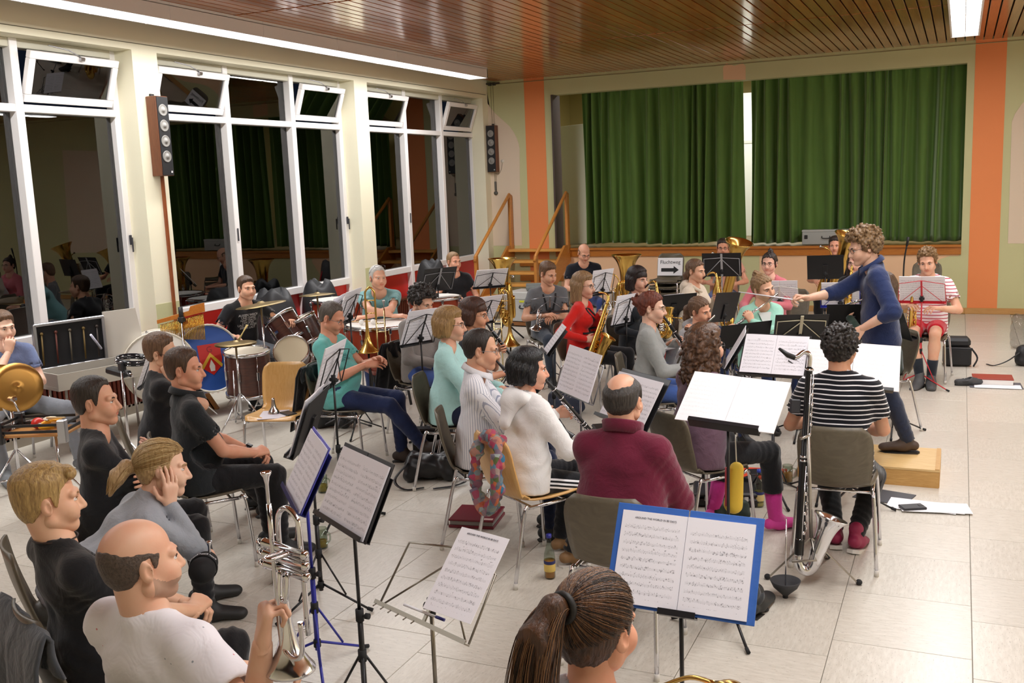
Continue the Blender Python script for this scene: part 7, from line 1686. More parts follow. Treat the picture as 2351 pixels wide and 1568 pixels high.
# tambourine on its clamp stand
p = at(306, 826, .93); tb = thing('tambourine', 'black tambourine mounted on a stand, shiny jingles', 'tambourine', (p.x, p.y, 0)); z = p.z
Rt = Matrix.Rotation(radians(8), 4, 'Y'); Rt.translation = V(0, 0, z); m = MB(); m.X = Rt
m.lathe([(.118, -.022), (.126, -.022), (.126, .022), (.118, .022), (.118, -.022)], n=32); m.obj('ring', plain('#15151c', .3), tb)
m = MB(); m.X = Rt
for k in range(12):
    for dz in (-.010, .010):
        a = 2*pi*k/12; m.lathe([(0, .003), (.017, .001), (.019, -.002), (0, -.003)], (.123*cos(a), .123*sin(a), dz), (0, 0, 1), 10)
m.obj('jingles', M_CHROME, tb)['kind'] = 'stuff'
m = MB(); tripod(m, 0, -.13, z-.02, .3, .24); m.obj('stand', M_CHROME, tb)
MB().box((0, -.12, z-.03), (.05, .05, .07), ch=.008).tube([(0, -.12, z-.06), (.14, -.18, z-.09)], .008, 6).obj('clamp', plain('#26262a', .4), tb)
cb = thing('cowbell', 'dark cowbell beside the tambourine', 'cowbell', at(272, 854, .84)); m = MB(); m.box((0, 0, 0), (.20, .09, .05), Matrix.Rotation(radians(10), 3, 'Y'), ch=.012); m.obj('shell', plain('#232326', .35), cb); MB().tube([(.09, 0, .0), (.16, -.02, -.02)], .010, 8).obj('mount', M_CHROME, cb)
# open percussion case on trestle
p = at(228, 866, .62); pc = thing('percussion_case', 'open grey flight case with its dark lid up, full of mallets', 'flight case', (p.x-.15, p.y+.15, 0), radians(76)); alu = metal('#a9a9ac', .35); lin = plain('#141416', .8)
MB().box((0, 0, .58), (1.0, .42, .03)).box((0, -.205, .65), (1.0, .014, .12)).box((0, .205, .65), (1.0, .014, .12)).box((-.49, 0, .65), (.014, .4, .12)).box((.49, 0, .65), (.014, .4, .12)).obj('tray', plain('#b9b4a8', .5), pc)
MB().box((0, 0, .600), (.96, .39, .008)).obj('lining', lin, pc)
MB().box((-.12, .24, .90), (.62, .012, .40)).obj('lid_lining', lin, pc); m = MB()
for (x_, z_, a_, b_) in ((-.12, 1.10, .66, .03), (-.12, .70, .66, .03), (-.44, .90, .03, .42), (.20, .90, .03, .42)): m.box((x_, .23, z_), (a_, .05, b_), ch=.006)
m.obj('lid_frame', alu, pc); MB().prism([(.22, .69), (.62, .69), (.55, 1.14), (.22, 1.14)], V(0, .235, 0), V(1, 0, 0), V(0, 0, 1), -.02).obj('grey_board', plain('#cbc6bc', .55), pc)
for k in range(5): MB().tube([(-.40+.13*k, .20, .74), (-.38+.13*k, .225, 1.02)], .008, 6).ball((-.38+.13*k, .225, 1.02), .016, 8).obj('mallet', plain(('#6a5426', '#5c2a1e', '#5f5748', '#6a5426', '#3a302a')[k], .6), pc)
for k in range(4): MB().box((-.3+.2*k, -.05+.03*k, .625), (.15, .035, .03), Rz(.4*k), ch=.006).obj('block', plain(('#8c4a32', '#c9b48a', '#6a5a48', '#d8d2c4')[k], .6), pc)
for sx in (-1, 1):
    for sy in (-1, 1): MB().tube([(sx*.4, sy*.14, .57), (sx*.43, sy*.17, .012)], .012, 8).obj('leg', M_CHROME, pc)
st_ = thing('drumstick', 'white glow stick leaning in the open percussion case', 'stick'); a = at(208, 768, .98); b = at(232, 800, .82); place(st_, mat_from(b, a-b)); MB().tube([(0, 0, 0), (0, 0, .25)], [.012, .010], 8).obj('shaft', plain('#dfe0f4', .4), st_)
# clash cymbals on the chrome stand at the left edge
p = at(40, 895, .78); gc = thing('cymbal_rack', 'pair of golden cymbals standing upright on a chrome rack below the boy', 'cymbals', (p.x, p.y, 0)); g_ = metal('#b98c4c', .34)
for k, dx in enumerate((0, -.13)):
    m = MB(); cymbal(m, (dx, dx*.4, .80), (.85, -.5, .12) if k == 0 else (-.8, .4, .15), .185); m.obj('disc', g_, gc)
m = MB(); tripod(m, -.03, -.05, .70, .32, .30, th=.013); m.obj('stand', M_CHROME, gc); MB().box((-.03, -.05, .72), (.12, .05, .04), ch=.01).tube([(.06, -.10, .74), (.05, -.02, .55)], .008, 6).tube([(-.10, -.10, .74), (-.10, -.02, .55)], .008, 6).obj('cradle', M_CHROME, gc)
# tray of small percussion
p = at(95, 985, .60); tr_ = thing('percussion_tray', 'black wire tray of small percussion on a chrome stand', 'tray', (p.x, p.y, 0), radians(24)); z = .585
MB().box((0, 0, z), (.46, .30, .012)).obj('floor_board', woodmat('#a8723c', '#bd884e', (3, 30, 30)), tr_); m = MB()
for y in (-.15, .15):
    for zz_ in (.03, .075): m.box((0, y, z+zz_), (.46, .012, .018))
for x in (-.23, .23):
    for zz_ in (.03, .075): m.box((x, 0, z+zz_), (.012, .30, .018))
m.obj('rails', plain('#1a1a1d', .45), tr_)
for sx in (-1, 1):
    for sy in (-1, 1): MB().box((sx*.22, sy*.15, z+.03), (.06, .05, .16), ch=.006).obj('corner_post', plain('#b5b5b8', .35, .6) if sx > 0 else plain('#232326', .4), tr_)
m = MB(); tripod(m, .12, -.05, z, .32, .28); m.obj('tripod', M_CHROME, tr_)
def on_tray(x, y, z_): return tr_.matrix_basis @ V(x, y, z_) if False else Matrix.Rotation(radians(24), 4, 'Z') @ V(x, y, z_)+V(p.x, p.y, 0)
mr = thing('maraca', 'red maraca ball lying in the percussion tray', 'maraca', on_tray(-.04, .04, z+.05)); MB().ball((0, 0, 0), (.045, .045, .04), 14).obj('ball', plain('#c92a20', .35), mr); MB().tube([(.03, .01, 0), (.14, .05, .0)], .009, 8).obj('handle', plain('#caa574', .5), mr)
yt = thing('half_tambourine', 'yellow half-moon tambourine lying in the percussion tray', 'tambourine', on_tray(.09, -.03, z+.055)); MB().tube(arc((0, 0, 0), .075, 0, 2*pi*.92, (1, 0, 0), (0, 1, .1), 20), .016, 6, flat=(V(1, 0, 0), .8)).obj('ring', plain('#e8a41c', .4), yt)
for k in range(4): MB().lathe([(0, .004), (.016, .002), (0, -.004)], V(.075*cos(k*1.4), .075*sin(k*1.4), .016), (0, 0, 1), 10).obj('jingle', M_CHROME, yt)
sk_ = thing('shaker', 'pale egg-shaped shaker lying in the percussion tray', 'shaker', on_tray(.03, .09, z+.05)); MB().ball((0, 0, 0), (.07, .035, .035), 12, Rz(.5)).obj('shell', plain('#dcd5c0', .5), sk_)
dk = thing('drumstick', 'wooden drumstick sticking out of the percussion tray', 'stick'); place(dk, mat_from(on_tray(.02, .06, z+.08), (1, -.2, .12))); MB().tube([(0, 0, 0), (0, 0, .22), (0, 0, .24)], [.008, .006, .004], 8).obj('shaft', plain('#d8b988', .5), dk)
# ------------------------------------------------------------------ brass on stands, bags, drinks and papers
def trombone2(label, rim, out=(1, 0, 0), lean=(0, 0, 1)):
    t = thing('trombone', label, 'trombone'); place(t, mat_from(rim, lean, out)); mat = M_BRASS
    m = MB(); bell(m, (0, 0, .30), (0, 0, -1), .011, .105, .30); m.tube(smooth_path([(0, 0, .30), (0, 0, .52), (.008, 0, .57), (.045, 0, .605), (.082, 0, .57), (.09, 0, .52), (.09, 0, .30)], 5), .0095, 10); m.obj('bell', mat, t)
    s_ = MB()
    for x in (.09, .17): s_.tube([(x, 0, .46 if x < .1 else .40), (x, 0, -.34)], .0078, 8)
    s_.tube(arc((.13, 0, -.34), .04, 0, -pi, (1, 0, 0), (0, 0, 1), 10), .008, 8).tube([(.09, 0, .26), (.17, 0, .26)], .006, 6).tube([(.09, 0, .18), (.17, 0, .18)], .006, 6); s_.obj('slide', metal('#e0cf9c', .15), t)
    MB().lathe([(.005, 0), (.006, .04), (.015, .07), (.016, .078), (.012, .076), (.003, .06)], (.17, 0, .40), (0, 0, 1), 12).obj('mouthpiece', M_SILVER, t)
    m = MB(); m.tube([(0, 0, .36), (.09, 0, .36)], .005, 6).tube([(0, 0, .48), (.09, 0, .48)], .005, 6).obj('brace', mat, t)
    p = Vector(rim); s_ = thing('trombone_stand', 'low stand carrying the '+label, 'instrument stand', (p.x, p.y, 0)); m = MB(); tripod(m, 0, 0, p.z+.03, .22, .24); m.obj('tripod', M_BLACK, s_)
    MB().lathe([(0, p.z+.06), (.03, p.z+.05), (.045, p.z+.02), (.04, p.z+.01), (0, p.z+.01)], n=16).obj('bell_cone', plain('#232326', .6), s_)
trombone2('brass trombone standing bell down beside the man in teal', at(846, 806, .66), RT)
trombone2('brass trombone standing bell down in front of the tuba', at(1172, 792, .45), RT*-1)
def tuba_on_stand(label, px, py, z, sc, out):
    p = at(px, py, z); b = p-V(0, 0, .93*sc); t = tuba(label, b, (0, 0, 1), out, sc, 'tuba'); s_ = thing('tuba_stand', 'dark stand under the '+label, 'instrument stand', (p.x, p.y, 0)); m = MB()
    for k in range(3): a = 2*pi*k/3+.4; m.tube([(.05*cos(a), .05*sin(a), b.z), (.26*cos(a), .26*sin(a), .012)], .012, 6)
    m.tube([(-.16, -.05, b.z+.02), (.16, -.05, b.z+.02)], .012, 6).obj('frame', M_BLACK, s_)
tuba_on_stand('brass tuba standing bell up by the window wall', 1153, 594, 1.14, 1.0, (.8, -.6, 0))
tuba_on_stand('brass tuba standing bell up behind the woman with the dark bob', 1438, 586, 1.17, 1.0, (-.5, -.8, 0))
def euph(label, b, r_, out):
    b, r_ = Vector(b), Vector(r_); d = r_-b; return tuba(label, b, d, out, d.length/.93, 'euphonium')
euph('brass euphonium with its bell beside the head of the man with glasses', aty(1664, 694, 12.78), aty(1697, 556, 12.62), (-1, -.3, 0))
euph('brass euphonium leaning past the conductor\'s curls', aty(1905, 690, 12.98), aty(1952, 540, 12.85), (-1, -.3, 0))
horn('silver horn on the lap of the young man with the harness', at(1240, 728, .74), (-.93, -.2, .15), (.1, -.3, 1), .62, M_SILVER)
horn('golden horn beside the red-haired clarinettist', at(1517, 752, .80), (-.3, -.9, .1), (0, 0, 1), .62)
horn('golden horn below the young woman with the ponytail', (-.52, 2.28, .80), (.6, .5, -.3), (-.3, .4, .8), .9)
horn('silver horn lying on the lap of the man with the shaved head', at(1395, 712, .62), (-.6, -.7, .3), (0, 0, 1), .7, M_SILVER)
# bass clarinet on its stand
B0 = at(1833, 1290, .13); T0 = Vector((B0.x+.03, B0.y+.13, 1.16)); bcl = thing('bass_clarinet', 'black bass clarinet with silver keys and bell standing beside the striped t-shirt', 'bass clarinet'); ax_ = T0-B0; place(bcl, mat_from(B0, ax_, RT)); Lb = ax_.length
MB().lathe([(.024, .04), (.025, .12), (.0235, .125), (.0235, Lb*.52), (.022, Lb*.525), (.022, Lb*.545), (.0185, Lb*.55), (.018, Lb)], n=16).obj('body', M_EBONY, bcl)
m = MB(); m.tube(smooth_path([(0, 0, .05), (0, 0, .01), (.012, 0, -.025), (.04, 0, -.045), (.068, 0, -.03), (.085, -.005, .01), (.095, -.008, .06)], 5), [.019+.0007*i for i in range(31)], 14, caps=False); bell(m, (.095, -.008, .055), (.30, -.05, 1), .040, .088, .20, 24); m.obj('bell', M_SILVER, bcl)
MB().tube(smooth_path([(0, 0, Lb), (0, 0, Lb+.05), (-.010, 0, Lb+.075), (-.035, 0, Lb+.080), (-.065, 0, Lb+.055), (-.085, 0, Lb+.05)], 5), .0125, 10).obj('neck', M_SILVER, bcl)
MB().tube([(-.08, 0, Lb+.05), (-.115, 0, Lb+.062), (-.165, 0, Lb+.095)], [.016, .017, .008], 12, flat=(V(.5, 0, .8).normalized(), .85)).obj('mouthpiece', M_BLACK, bcl)
k = MB()
for i in range(16): z = .16+(Lb-.25)*i/15; k.lathe([(0, .010), (.010 if i < 7 else .008, .010), (.012 if i < 7 else .009, 0)], (.006*(i % 2), -.020, z), (0, -1, 0), 12)
for i in range(6): k.lathe([(0, .014), (.017, .014), (.019, 0)], (.018, -.006, .18+.11*i), (1, -.3, 0), 12)
for s_ in (-1, 1): k.tube([(.017*s_, -.020, .12), (.016*s_, -.020, Lb*.5)], .0035, 6).tube([(.016*s_, -.019, Lb*.54), (.015*s_, -.019, Lb*.97)], .0033, 6)
k.tube([(.026, .0, .10), (.026, 0, Lb*.95)], .0038, 6)
for z in (.04, .122, Lb*.525, Lb*.545, Lb-.01): k.lathe([(.0225, z-.005), (.0235, z-.005), (.0235, z+.005), (.0225, z+.005)], n=16)
kx = k.mesh('keywork'); kx.transform(Matrix.Rotation(radians(48), 4, 'Z')); link('keywork', kx, M_SILVER, bcl); MB().box((-.06, .01, Lb*.80), (.055, .02, .075), ch=.006).obj('thumb_rest', plain('#2b2b30', .5), bcl)
bs = thing('bass_clarinet_stand', 'folding grey tripod stand under the bass clarinet', 'instrument stand', (B0.x, B0.y, 0)); gm = metal('#aaa49a', .35); hub = V(.06, .03, .26)
f1 = at(1972, 1343)-V(B0.x, B0.y, 0); f2 = at(1762, 1330)-V(B0.x, B0.y, 0); f3 = V(.10, .42, 0)
for f in (f1, f2, f3): l = MB().box((hub+Vector(f))/2+V(0, 0, .005), (.016, .008, (hub-Vector(f)).length), (hub-Vector(f)).to_track_quat('Z', 'Y').to_matrix()).obj('leg', gm, bs); MB().ball(Vector(f)+V(0, 0, .016), (.018, .018, .016), 10).obj('foot_cap', M_RUBBER, l)
MB().tube([hub, hub+V(-.02, .02, .55)], .010, 8).tube([hub+V(-.02, .02, .55), V(.0, .02, .80)], .009, 8).tube([V(-.03, -.03, .14), V(.09, .0, .15), hub], .008, 8).obj('cradle', gm, bs)
bw = thing('endpin_bowl', 'black rubber bowl with a thin rod standing on the floor below the bass clarinet', 'floor rest', at(1803, 1372)); MB().lathe([(.012, .012), (.03, .03), (.062, .06), (.078, .095), (.074, .097), (.055, .065), (.02, .045), (0, .042)], n=28).obj('bowl', plain('#313134', .7), bw); MB().tube([(0, 0, .04), (.0, .02, .42)], .0035, 6).obj('rod', M_CHROME, bw); MB().tube([(0, 0, .0), (0, 0, .016)], .014, 8).obj('foot', M_RUBBER, bw)
# sign chair and other empty chairs
p = aty(1530, 612, 13.9)
for k, lab in enumerate(('lowest chair of the stack behind the paper arrow sign', 'second chair from below in the stack behind the paper arrow sign', 'third chair from below in the stack behind the paper arrow sign', 'topmost dark chair of the stack with the paper arrow sign on its back')):
    c_ = chair(lab, p.x, p.y-.02+.012*k, -90); c_.location.z = .085*k
aw = aty(2128, 610, 15.3); chair('empty dark chair at the stage wall behind the young man in red shorts', aw.x, aw.y-.1, -90)
sg = thing('paper_sign', 'white paper sign reading Fluchtweg with a black arrow', 'sign', (p.x, p.y+.20, .885)); sg.rotation_euler = (radians(-12), 0, radians(2))
sg.scale = (1.18, 1, 1.18); MB().box((0, 0, .0), (.31, .002, .22)).obj('paper', plain('#f1f1f4', .7), sg); textobj('Fluchtweg', .062, plain('#3a3a3e', .7), sg, Matrix.Translation((0, -.002, .055)) @ Matrix.Rotation(pi/2, 4, 'X'))
MB().prism([(-.11, -.022), (.045, -.022), (.045, -.048), (.11, 0), (.045, .048), (.045, .022), (-.11, .022)], (0, -.0012, -.04), (1, 0, 0), (0, 0, 1), .001).obj('arrow', plain('#151518', .7), sg)
p = aty(1815, 655, 11.9); chair('empty dark chair behind the white sheets of the woman with the topknot', p.x, p.y-.2, -95)
# wooden chair with the mute and papers
wcp = at(640, 950, .45); wc = chair('light wooden chair with a mute and papers on its seat', wcp.x, wcp.y, -72, 'oak'); WC = Matrix.Translation((wcp.x, wcp.y, 0)) @ Matrix.Rotation(radians(-162), 4, 'Z')
mu = thing('mute', 'shiny aluminium mute standing on the light wooden chair', 'mute', WC @ V(.03, .02, .447)); MB().lathe([(0, 0), (.045, 0), (.048, .012), (.040, .035), (.022, .06), (.016, .09), (.013, .12), (.012, .135), (0, .137)], n=22).obj('shell', metal('#c9c4c2', .2), mu); MB().lathe([(.0485, .004), (.050, .008), (.0485, .014)], n=22).obj('rim', metal('#b5553a', .3), mu)
pp = thing('sheet_music', 'loose sheets lying on the seat of the light wooden chair', 'sheet music', WC @ V(.02, .06, .458)); MB().box((0, 0, 0), (.21, .29, .004), Rz(.5)).obj('page', plain('#d9d3da', .7), pp)
ph = thing('phone', 'black phone case lying on the sheets on the wooden chair', 'phone', WC @ V(-.10, .06, .467)); MB().box((0, 0, 0), (.08, .15, .012), Rz(1.1), ch=.003).obj('case', plain('#17171b', .4), ph)
# scarf on the back of the light chair
def scarfmat():
    t = NT('patterned_scarf'); co = t.coord(); vo = t.n('ShaderNodeTexVoronoi'); vo.inputs['Scale'].default_value = 30; t.l(co, vo.inputs['Vector'])
    sc = t.n('ShaderNodeSeparateColor'); t.l(vo.outputs['Color'], sc.inputs[0])
    t.set(t.ramp(sc.outputs[0], [(0, srgb('#5a6a72')), (.25, srgb('#b5405e')), (.4, srgb('#7f8a8c')), (.55, srgb('#2c6f92')), (.7, srgb('#c9622e')), (.85, srgb('#9aa3a0')), (1, srgb('#55602f'))]), .9); t.bump(t.noise(co, 40, 3), .6, .01); return t.m
f16 = V(cos(radians(56)), sin(radians(56)), 0); s16 = V(f16.y, -f16.x, 0); cb_ = c16['p']+f16*(.03-.272); cb_ = cb_+s16*.07; cb_.z = .815
sf = thing('scarf', 'colourful patterned scarf looped over the back of the light wooden chair', 'scarf', cb_); P = []
for (a, z, bk_) in ((-.02, .012, .0), (.05, .012, -.012), (.115, -.03, -.035), (.13, -.14, -.05), (.115, -.27, -.05), (.05, -.36, -.05), (-.04, -.365, -.05), (-.10, -.27, -.055), (-.105, -.13, -.05), (-.075, -.02, -.03)): P.append(s16*a+V(0, 0, z)+f16*bk_)
P.append(P[0]); pth = smooth_path(P, 6); rs_ = [.032+.009*sin(i*.9)+.006*sin(i*2.3) for i in range(len(pth))]; sfo = MB().tube(pth, rs_, 12, caps=False).tube(smooth_path([q+s16*.018-f16*.028-V(0, 0, .015) for q in P[2:8]], 6), .026, 10).tube([s16*-.07+f16*.02+V(0, 0, .0), s16*.08+f16*.02+V(0, 0, .005)], .028, 10).obj('cloth', scarfmat(), sf)
# drinks
M_GL = None
def clearmat(c, name):
    t = NT(name); nt = t.t; out = nt.nodes['Material Output']; tr = t.n('ShaderNodeBsdfTransparent'); tr.inputs[0].default_value = (*srgb(c), 1); gl = t.n('ShaderNodeBsdfGlossy'); gl.inputs['Roughness'].default_value = .04
    lw = t.n('ShaderNodeLayerWeight'); fac = t.math('ADD', t.math('MULTIPLY', t.math('POWER', lw.outputs['Facing'], 3.0), .45), .04); mx = t.n('ShaderNodeMixShader'); t.l(fac, mx.inputs[0]); t.l(tr.outputs[0], mx.inputs[1]); t.l(gl.outputs[0], mx.inputs[2]); t.l(mx.outputs[0], out.inputs[0]); return t.m
M_GL = clearmat('#dfe6df', 'clear_glass')
def bottle(label, p, liquid, level, lab, cap):
    t = thing('bottle', label, 'bottle', p); o = MB().lathe([(0, .004), (.026, .002), (.031, .008), (.0315, .12), (.029, .145), (.016, .19), (.0125, .215), (.0125, .243), (.014, .245), (.014, .252)], n=20).obj('glass', M_GL, t)
    if level > .01: MB().lathe([(0, .007), (.028, .009), (.029, level), (0, level)], n=18).obj('drink', plain(liquid, .15), t)
    MB().lathe([(.0319, .045), (.0322, .046), (.0322, .105), (.0319, .106)], n=20).obj('label', plain(lab, .6), t); MB().lathe([(.0322, .088), (.0326, .089), (.0326, .106), (.0322, .107)], n=20).obj('label_band', plain('#2a2f66', .5), t)
    MB().lathe([(.0145, .236), (.0155, .238), (.0155, .256), (0, .258)], n=16).obj('cap', plain(cap, .4), t)
bottle('bottle half full of apple drink with a blue cap beside the light wooden chair', at(1263, 1327), '#c9812a', .10, '#e3c46a', '#2b2f8f'); bottle('almost empty bottle with a blue cap next to the pink sock', at(1743, 1163), '#c9b56a', .03, '#e0c787', '#2b3f9f')
def mug(label, p, liquid, lv):
    t = thing('drinking_glass', label, 'glass', p); MB().lathe([(0, .003), (.034, .002), (.036, .01), (.036, .13), (.034, .13), (.034, .012), (0, .010)], n=22).obj('glass', M_GL, t); MB().lathe([(0, .012), (.033, .012), (.033, lv), (0, lv)], n=20).obj('drink', plain(liquid, .15), t)
    MB().tube(smooth_path([(.035, 0, .11), (.06, 0, .10), (.062, 0, .06), (.036, 0, .035)], 4), .006, 8).obj('handle', M_GL, t)
mug('glass mug of orange drink on the floor beside the bass clarinet', at(1808, 1108), '#e08a2c', .075); mug('glass mug with yellow drink under the blue and black music stands', at(740, 1258), '#e2b02c', .05); mug('glass mug with amber drink on the floor behind the trumpet', at(640, 1340), '#c0742a', .06); mug('glass mug with yellow drink under the chair of the purple sweater', at(1668, 1050), '#dca52e', .08); mug('glass mug with yellow drink behind the black music stand', at(742, 1130), '#e0b53a', .06)
fm = thing('mute', 'silver and copper mute standing on the floor behind the raised trumpet', 'mute', at(687, 1265)); MB().lathe([(0, 0), (.05, 0), (.053, .012), (.045, .04), (.022, .08), (.016, .12), (.013, .16), (0, .165)], n=22).obj('shell', metal('#c9c4c2', .2), fm); MB().lathe([(.0535, .002), (.055, .008), (.0535, .016)], n=22).obj('rim', metal('#b5553a', .3), fm)
# folders, papers, books on the floor
def slab(name, label, cat, p, d, rz, mat, z=0.0, extra=None, group=None):
    t = thing(name, label, cat, (p[0], p[1], z), rz, group); MB().box((0, 0, d[2]/2), d, ch=min(.003, d[2]*.3)).obj('cover' if cat != 'paper' else 'sheet', mat, t); return t
mf = slab('ring_binder', 'maroon ring binder lying on the floor under the striped shirt\'s chair', 'binder', at(1096, 1196), (.30, .30, .018), radians(10), plain('#6d1626', .45)); MB().box((0, 0, .032), (.285, .28, .026)).obj('pages', plain('#8f8a86', .7), mf); MB().box((0, 0, .052), (.30, .30, .012), ch=.003).obj('lid', plain('#6d1626', .45), mf); MB().box((.10, -.12, .0585), (.08, .03, .001)).obj('label_strip', plain('#d9b9b4', .6), mf)
a_ = at(2030, 1140); slab('folder', 'dark grey folder lying on the floor in front of the podium', 'folder', a_, (.34, .26, .006), radians(-15), plain('#3f4046', .6))
for k in range(3): slab('paper', ('topmost loose white sheet on the floor by the podium', 'middle loose white sheet on the floor by the podium', 'lowest loose white sheet on the floor by the podium')[2-k], 'paper', at(2118+14*k, 1163+3*k), (.42, .20, .002), radians(-6+8*k), plain('#f2f1f4', .7), .006+.0025*k)
wl_ = slab('wallet', 'black wallet on the loose white sheets by the podium', 'wallet', at(2095, 1166, .015), (.15, .09, .014), radians(28), plain('#232428', .45), .0145); MB().box((.055, 0, .0145), (.03, .03, .003)).obj('clasp', plain('#17171a', .4), wl_)
rf = slab('folder', 'orange-red folder lying on the floor by the pink sock', 'folder', at(1752, 1090), (.34, .24, .018), radians(8), plain('#e04a28', .45)); slab('tablet', 'black tablet lying on the orange-red folder', 'tablet', at(1752, 1084, .02), (.20, .14, .008), radians(20), plain('#1c1c20', .3), .019)
slab('folder', 'thin dark folder with white sheets at the far right of the floor', 'folder', at(2285, 885), (.48, .30, .006), radians(3), plain('#55555c', .6)); slab('paper', 'white sheets sticking out of the thin dark folder', 'paper', at(2290, 889), (.42, .18, .003), radians(2), plain('#f0eff3', .7), .0065); rb_ = slab('ring_binder', 'red-brown binder lying on the thin dark folder', 'binder', at(2278, 880), (.36, .24, .05), radians(2), plain('#e9e6e2', .6), .0098); MB().box((0, 0, .055), (.37, .25, .012), ch=.003).obj('lid', plain('#9a3528', .45), rb_)
slab('book', 'violet-blue book lying on the floor under the red-haired woman\'s chair', 'book', at(1530, 975), (.24, .20, .03), radians(20), plain('#5148b0', .5)); slab('paper', 'white sheet pile on the floor near the white clogs', 'paper', at(1560, 1065), (.26, .18, .004), radians(10), plain('#e9e7ea', .7))
# shoes standing about
def clog(label, p, rz, c, sole):
    t = thing('clog', label, 'shoe', p, rz); v = Vol((-.07, -.16, -.02), (.07, .17, .12), .007); v.cone((0, -.09, .035), (0, .02, .038), .042, .044, k=.02); v.cone((0, .03, .04), (0, .10, .036), .048, .046, k=.03, flat=((0, 0, 1), .75)); v.cone((0, -.10, .075), (0, .0, .07), .03, .03, op='s', k=.01); v.half((0, 0, .002), (0, 0, -1)); a, b = v.nets(); link('upper', mesh_from('upper', a, b), plain(c, .6), t)
    MB().prism([(.043*sin(u)*(1.1 if cos(u) > 0 else .9), .135*cos(u)+.005) for u in np.linspace(0, 2*pi, 19)[:-1]][::-1], (0, 0, .012), (1, 0, 0), (0, 1, 0), -.012).obj('sole', plain(sole, .7), t); MB().tube(arc((0, -.02, .055), .058, pi, 2*pi, (1, 0, 0), (0, 1, .2), 10), .006, 6).obj('heel_strap', plain(c, .6), t); return t
clog('dark grey clog lying on its own beside the red-brown binder', at(2222, 884), radians(-70), '#3c3d40', '#2a2a2c'); clog('white clog under the chair of the purple sweater, nearer one', at(1587, 1050), radians(-70), '#e9e8ea', '#d5d3d6'); clog('white clog under the chair of the purple sweater, farther one', at(1590, 1022), radians(-80), '#e9e8ea', '#d5d3d6')
# bags and cases
def softbag(name, label, cat, p, d, rz, mat, seed=1, straps=()):
    t = thing(name, label, cat, (p[0], p[1], 0), rz); v = Vol((-d[0]/2-.03, -d[1]/2-.03, -.02), (d[0]/2+.03, d[1]/2+.03, d[2]+.04), .012); r = min(d)*.28
    for sx in (-1, 1):
        for sy in (-1, 1): v.cone((sx*(d[0]/2-r), sy*(d[1]/2-r), r), (sx*(d[0]/2-r)*.92, sy*(d[1]/2-r)*.8, d[2]-r), r, r*.85, k=.04)
    v.ell((0, 0, d[2]*.48), (d[0]*.44, d[1]*.44, d[2]*.46), k=.05); P_ = v.P(); v.d = v.d+.006*np.sin(P_[0]*38+P_[2]*30+seed)*np.sin(P_[1]*44+P_[2]*26+seed*2)
    v.half((0, 0, .002), (0, 0, -1)); a, b = v.nets(); link('body', mesh_from('body', a, b), mat, t)
    for s_ in straps: MB().tube(smooth_path(s_, 5), .011, 6, flat=(V(0, 0, 1), .5)).obj('strap', mat, t)
    return t
LEA = plain('#17171a', .38, bump=.3, bscale=30)
sb = softbag('leather_bag', 'black leather backpack slumped on the floor behind the striped shirt\'s chair', 'bag', at(990, 1098), (.40, .27, .21), radians(22), LEA, 1, ([(-.15, -.12, .16), (-.24, -.22, .06), (-.16, -.30, .012), (-.02, -.27, .012)], [(.17, -.10, .12), (.28, -.14, .03), (.20, -.24, .012), (.05, -.30, .012)])); MB().lathe([(0, .006), (.014, .004), (.016, 0)], (.02, -.05, .208), (0, -.2, 1), 12).obj('buckle', M_CHROME, sb)
def hardcase(label, p, d, rz, col='#161618', cat='case', name='instrument_case', open_=False):
    t = thing(name, label, cat, (p[0], p[1], 0), rz); m = plain(col, .45, bump=.15, bscale=80); MB().box((0, 0, d[2]*.32), (d[0], d[1], d[2]*.62), ch=.012).obj('lower_shell', m, t); MB().box((0, 0, d[2]*.82), (d[0], d[1], d[2]*.34), ch=.012).obj('lid', m, t)
    MB().tube(smooth_path([(-.06, -d[1]/2, d[2]*.5), (-.055, -d[1]/2-.035, d[2]*.5), (.055, -d[1]/2-.035, d[2]*.5), (.06, -d[1]/2, d[2]*.5)], 4), .008, 6).obj('handle', M_RUBBER, t)
    for sx in (-1, 1): MB().box((sx*d[0]*.3, -d[1]/2-.003, d[2]*.62), (.035, .008, .03)).obj('latch', M_CHROME, t)
    return t
hardcase('upright black case behind the leather backpack', at(988, 1052), (.26, .12, .26), radians(20)); hardcase('flat black clarinet case on the floor under the turned stand', at(1405, 1000), (.32, .22, .09), radians(30)); softbag('bag', 'dark blue bag on the floor between the white jacket and the sheets', 'bag', at(1300, 950), (.34, .22, .24), radians(40), plain('#232a3d', .6, bump=.3), 2)
softbag('bag', 'black bag on the floor behind the chair of the man in teal', 'bag', at(768, 980), (.36, .22, .36), radians(15), plain('#1a1a1d', .55, bump=.2), 3)
bb = thing('gig_bag', 'black two-part gig bag standing next to the young man in red shorts', 'bag', at(2196, 838), radians(4)); MB().box((0, 0, .11), (.28, .24, .20), ch=.02).obj('lower_compartment', plain('#17171a', .6, bump=.2), bb); MB().box((0, 0, .265), (.26, .23, .10), ch=.03).obj('lid', plain('#1d1d20', .6, bump=.2), bb); MB().tube(smooth_path([(.14, -.05, .2), (.20, -.08, .1), (.16, -.12, .01)], 4), .010, 6).obj('strap', M_RUBBER, bb); MB().tube([(-.14, -.12, .212), (.14, -.12, .212)], .005, 5).obj('zip', plain('#55555a', .4), bb)
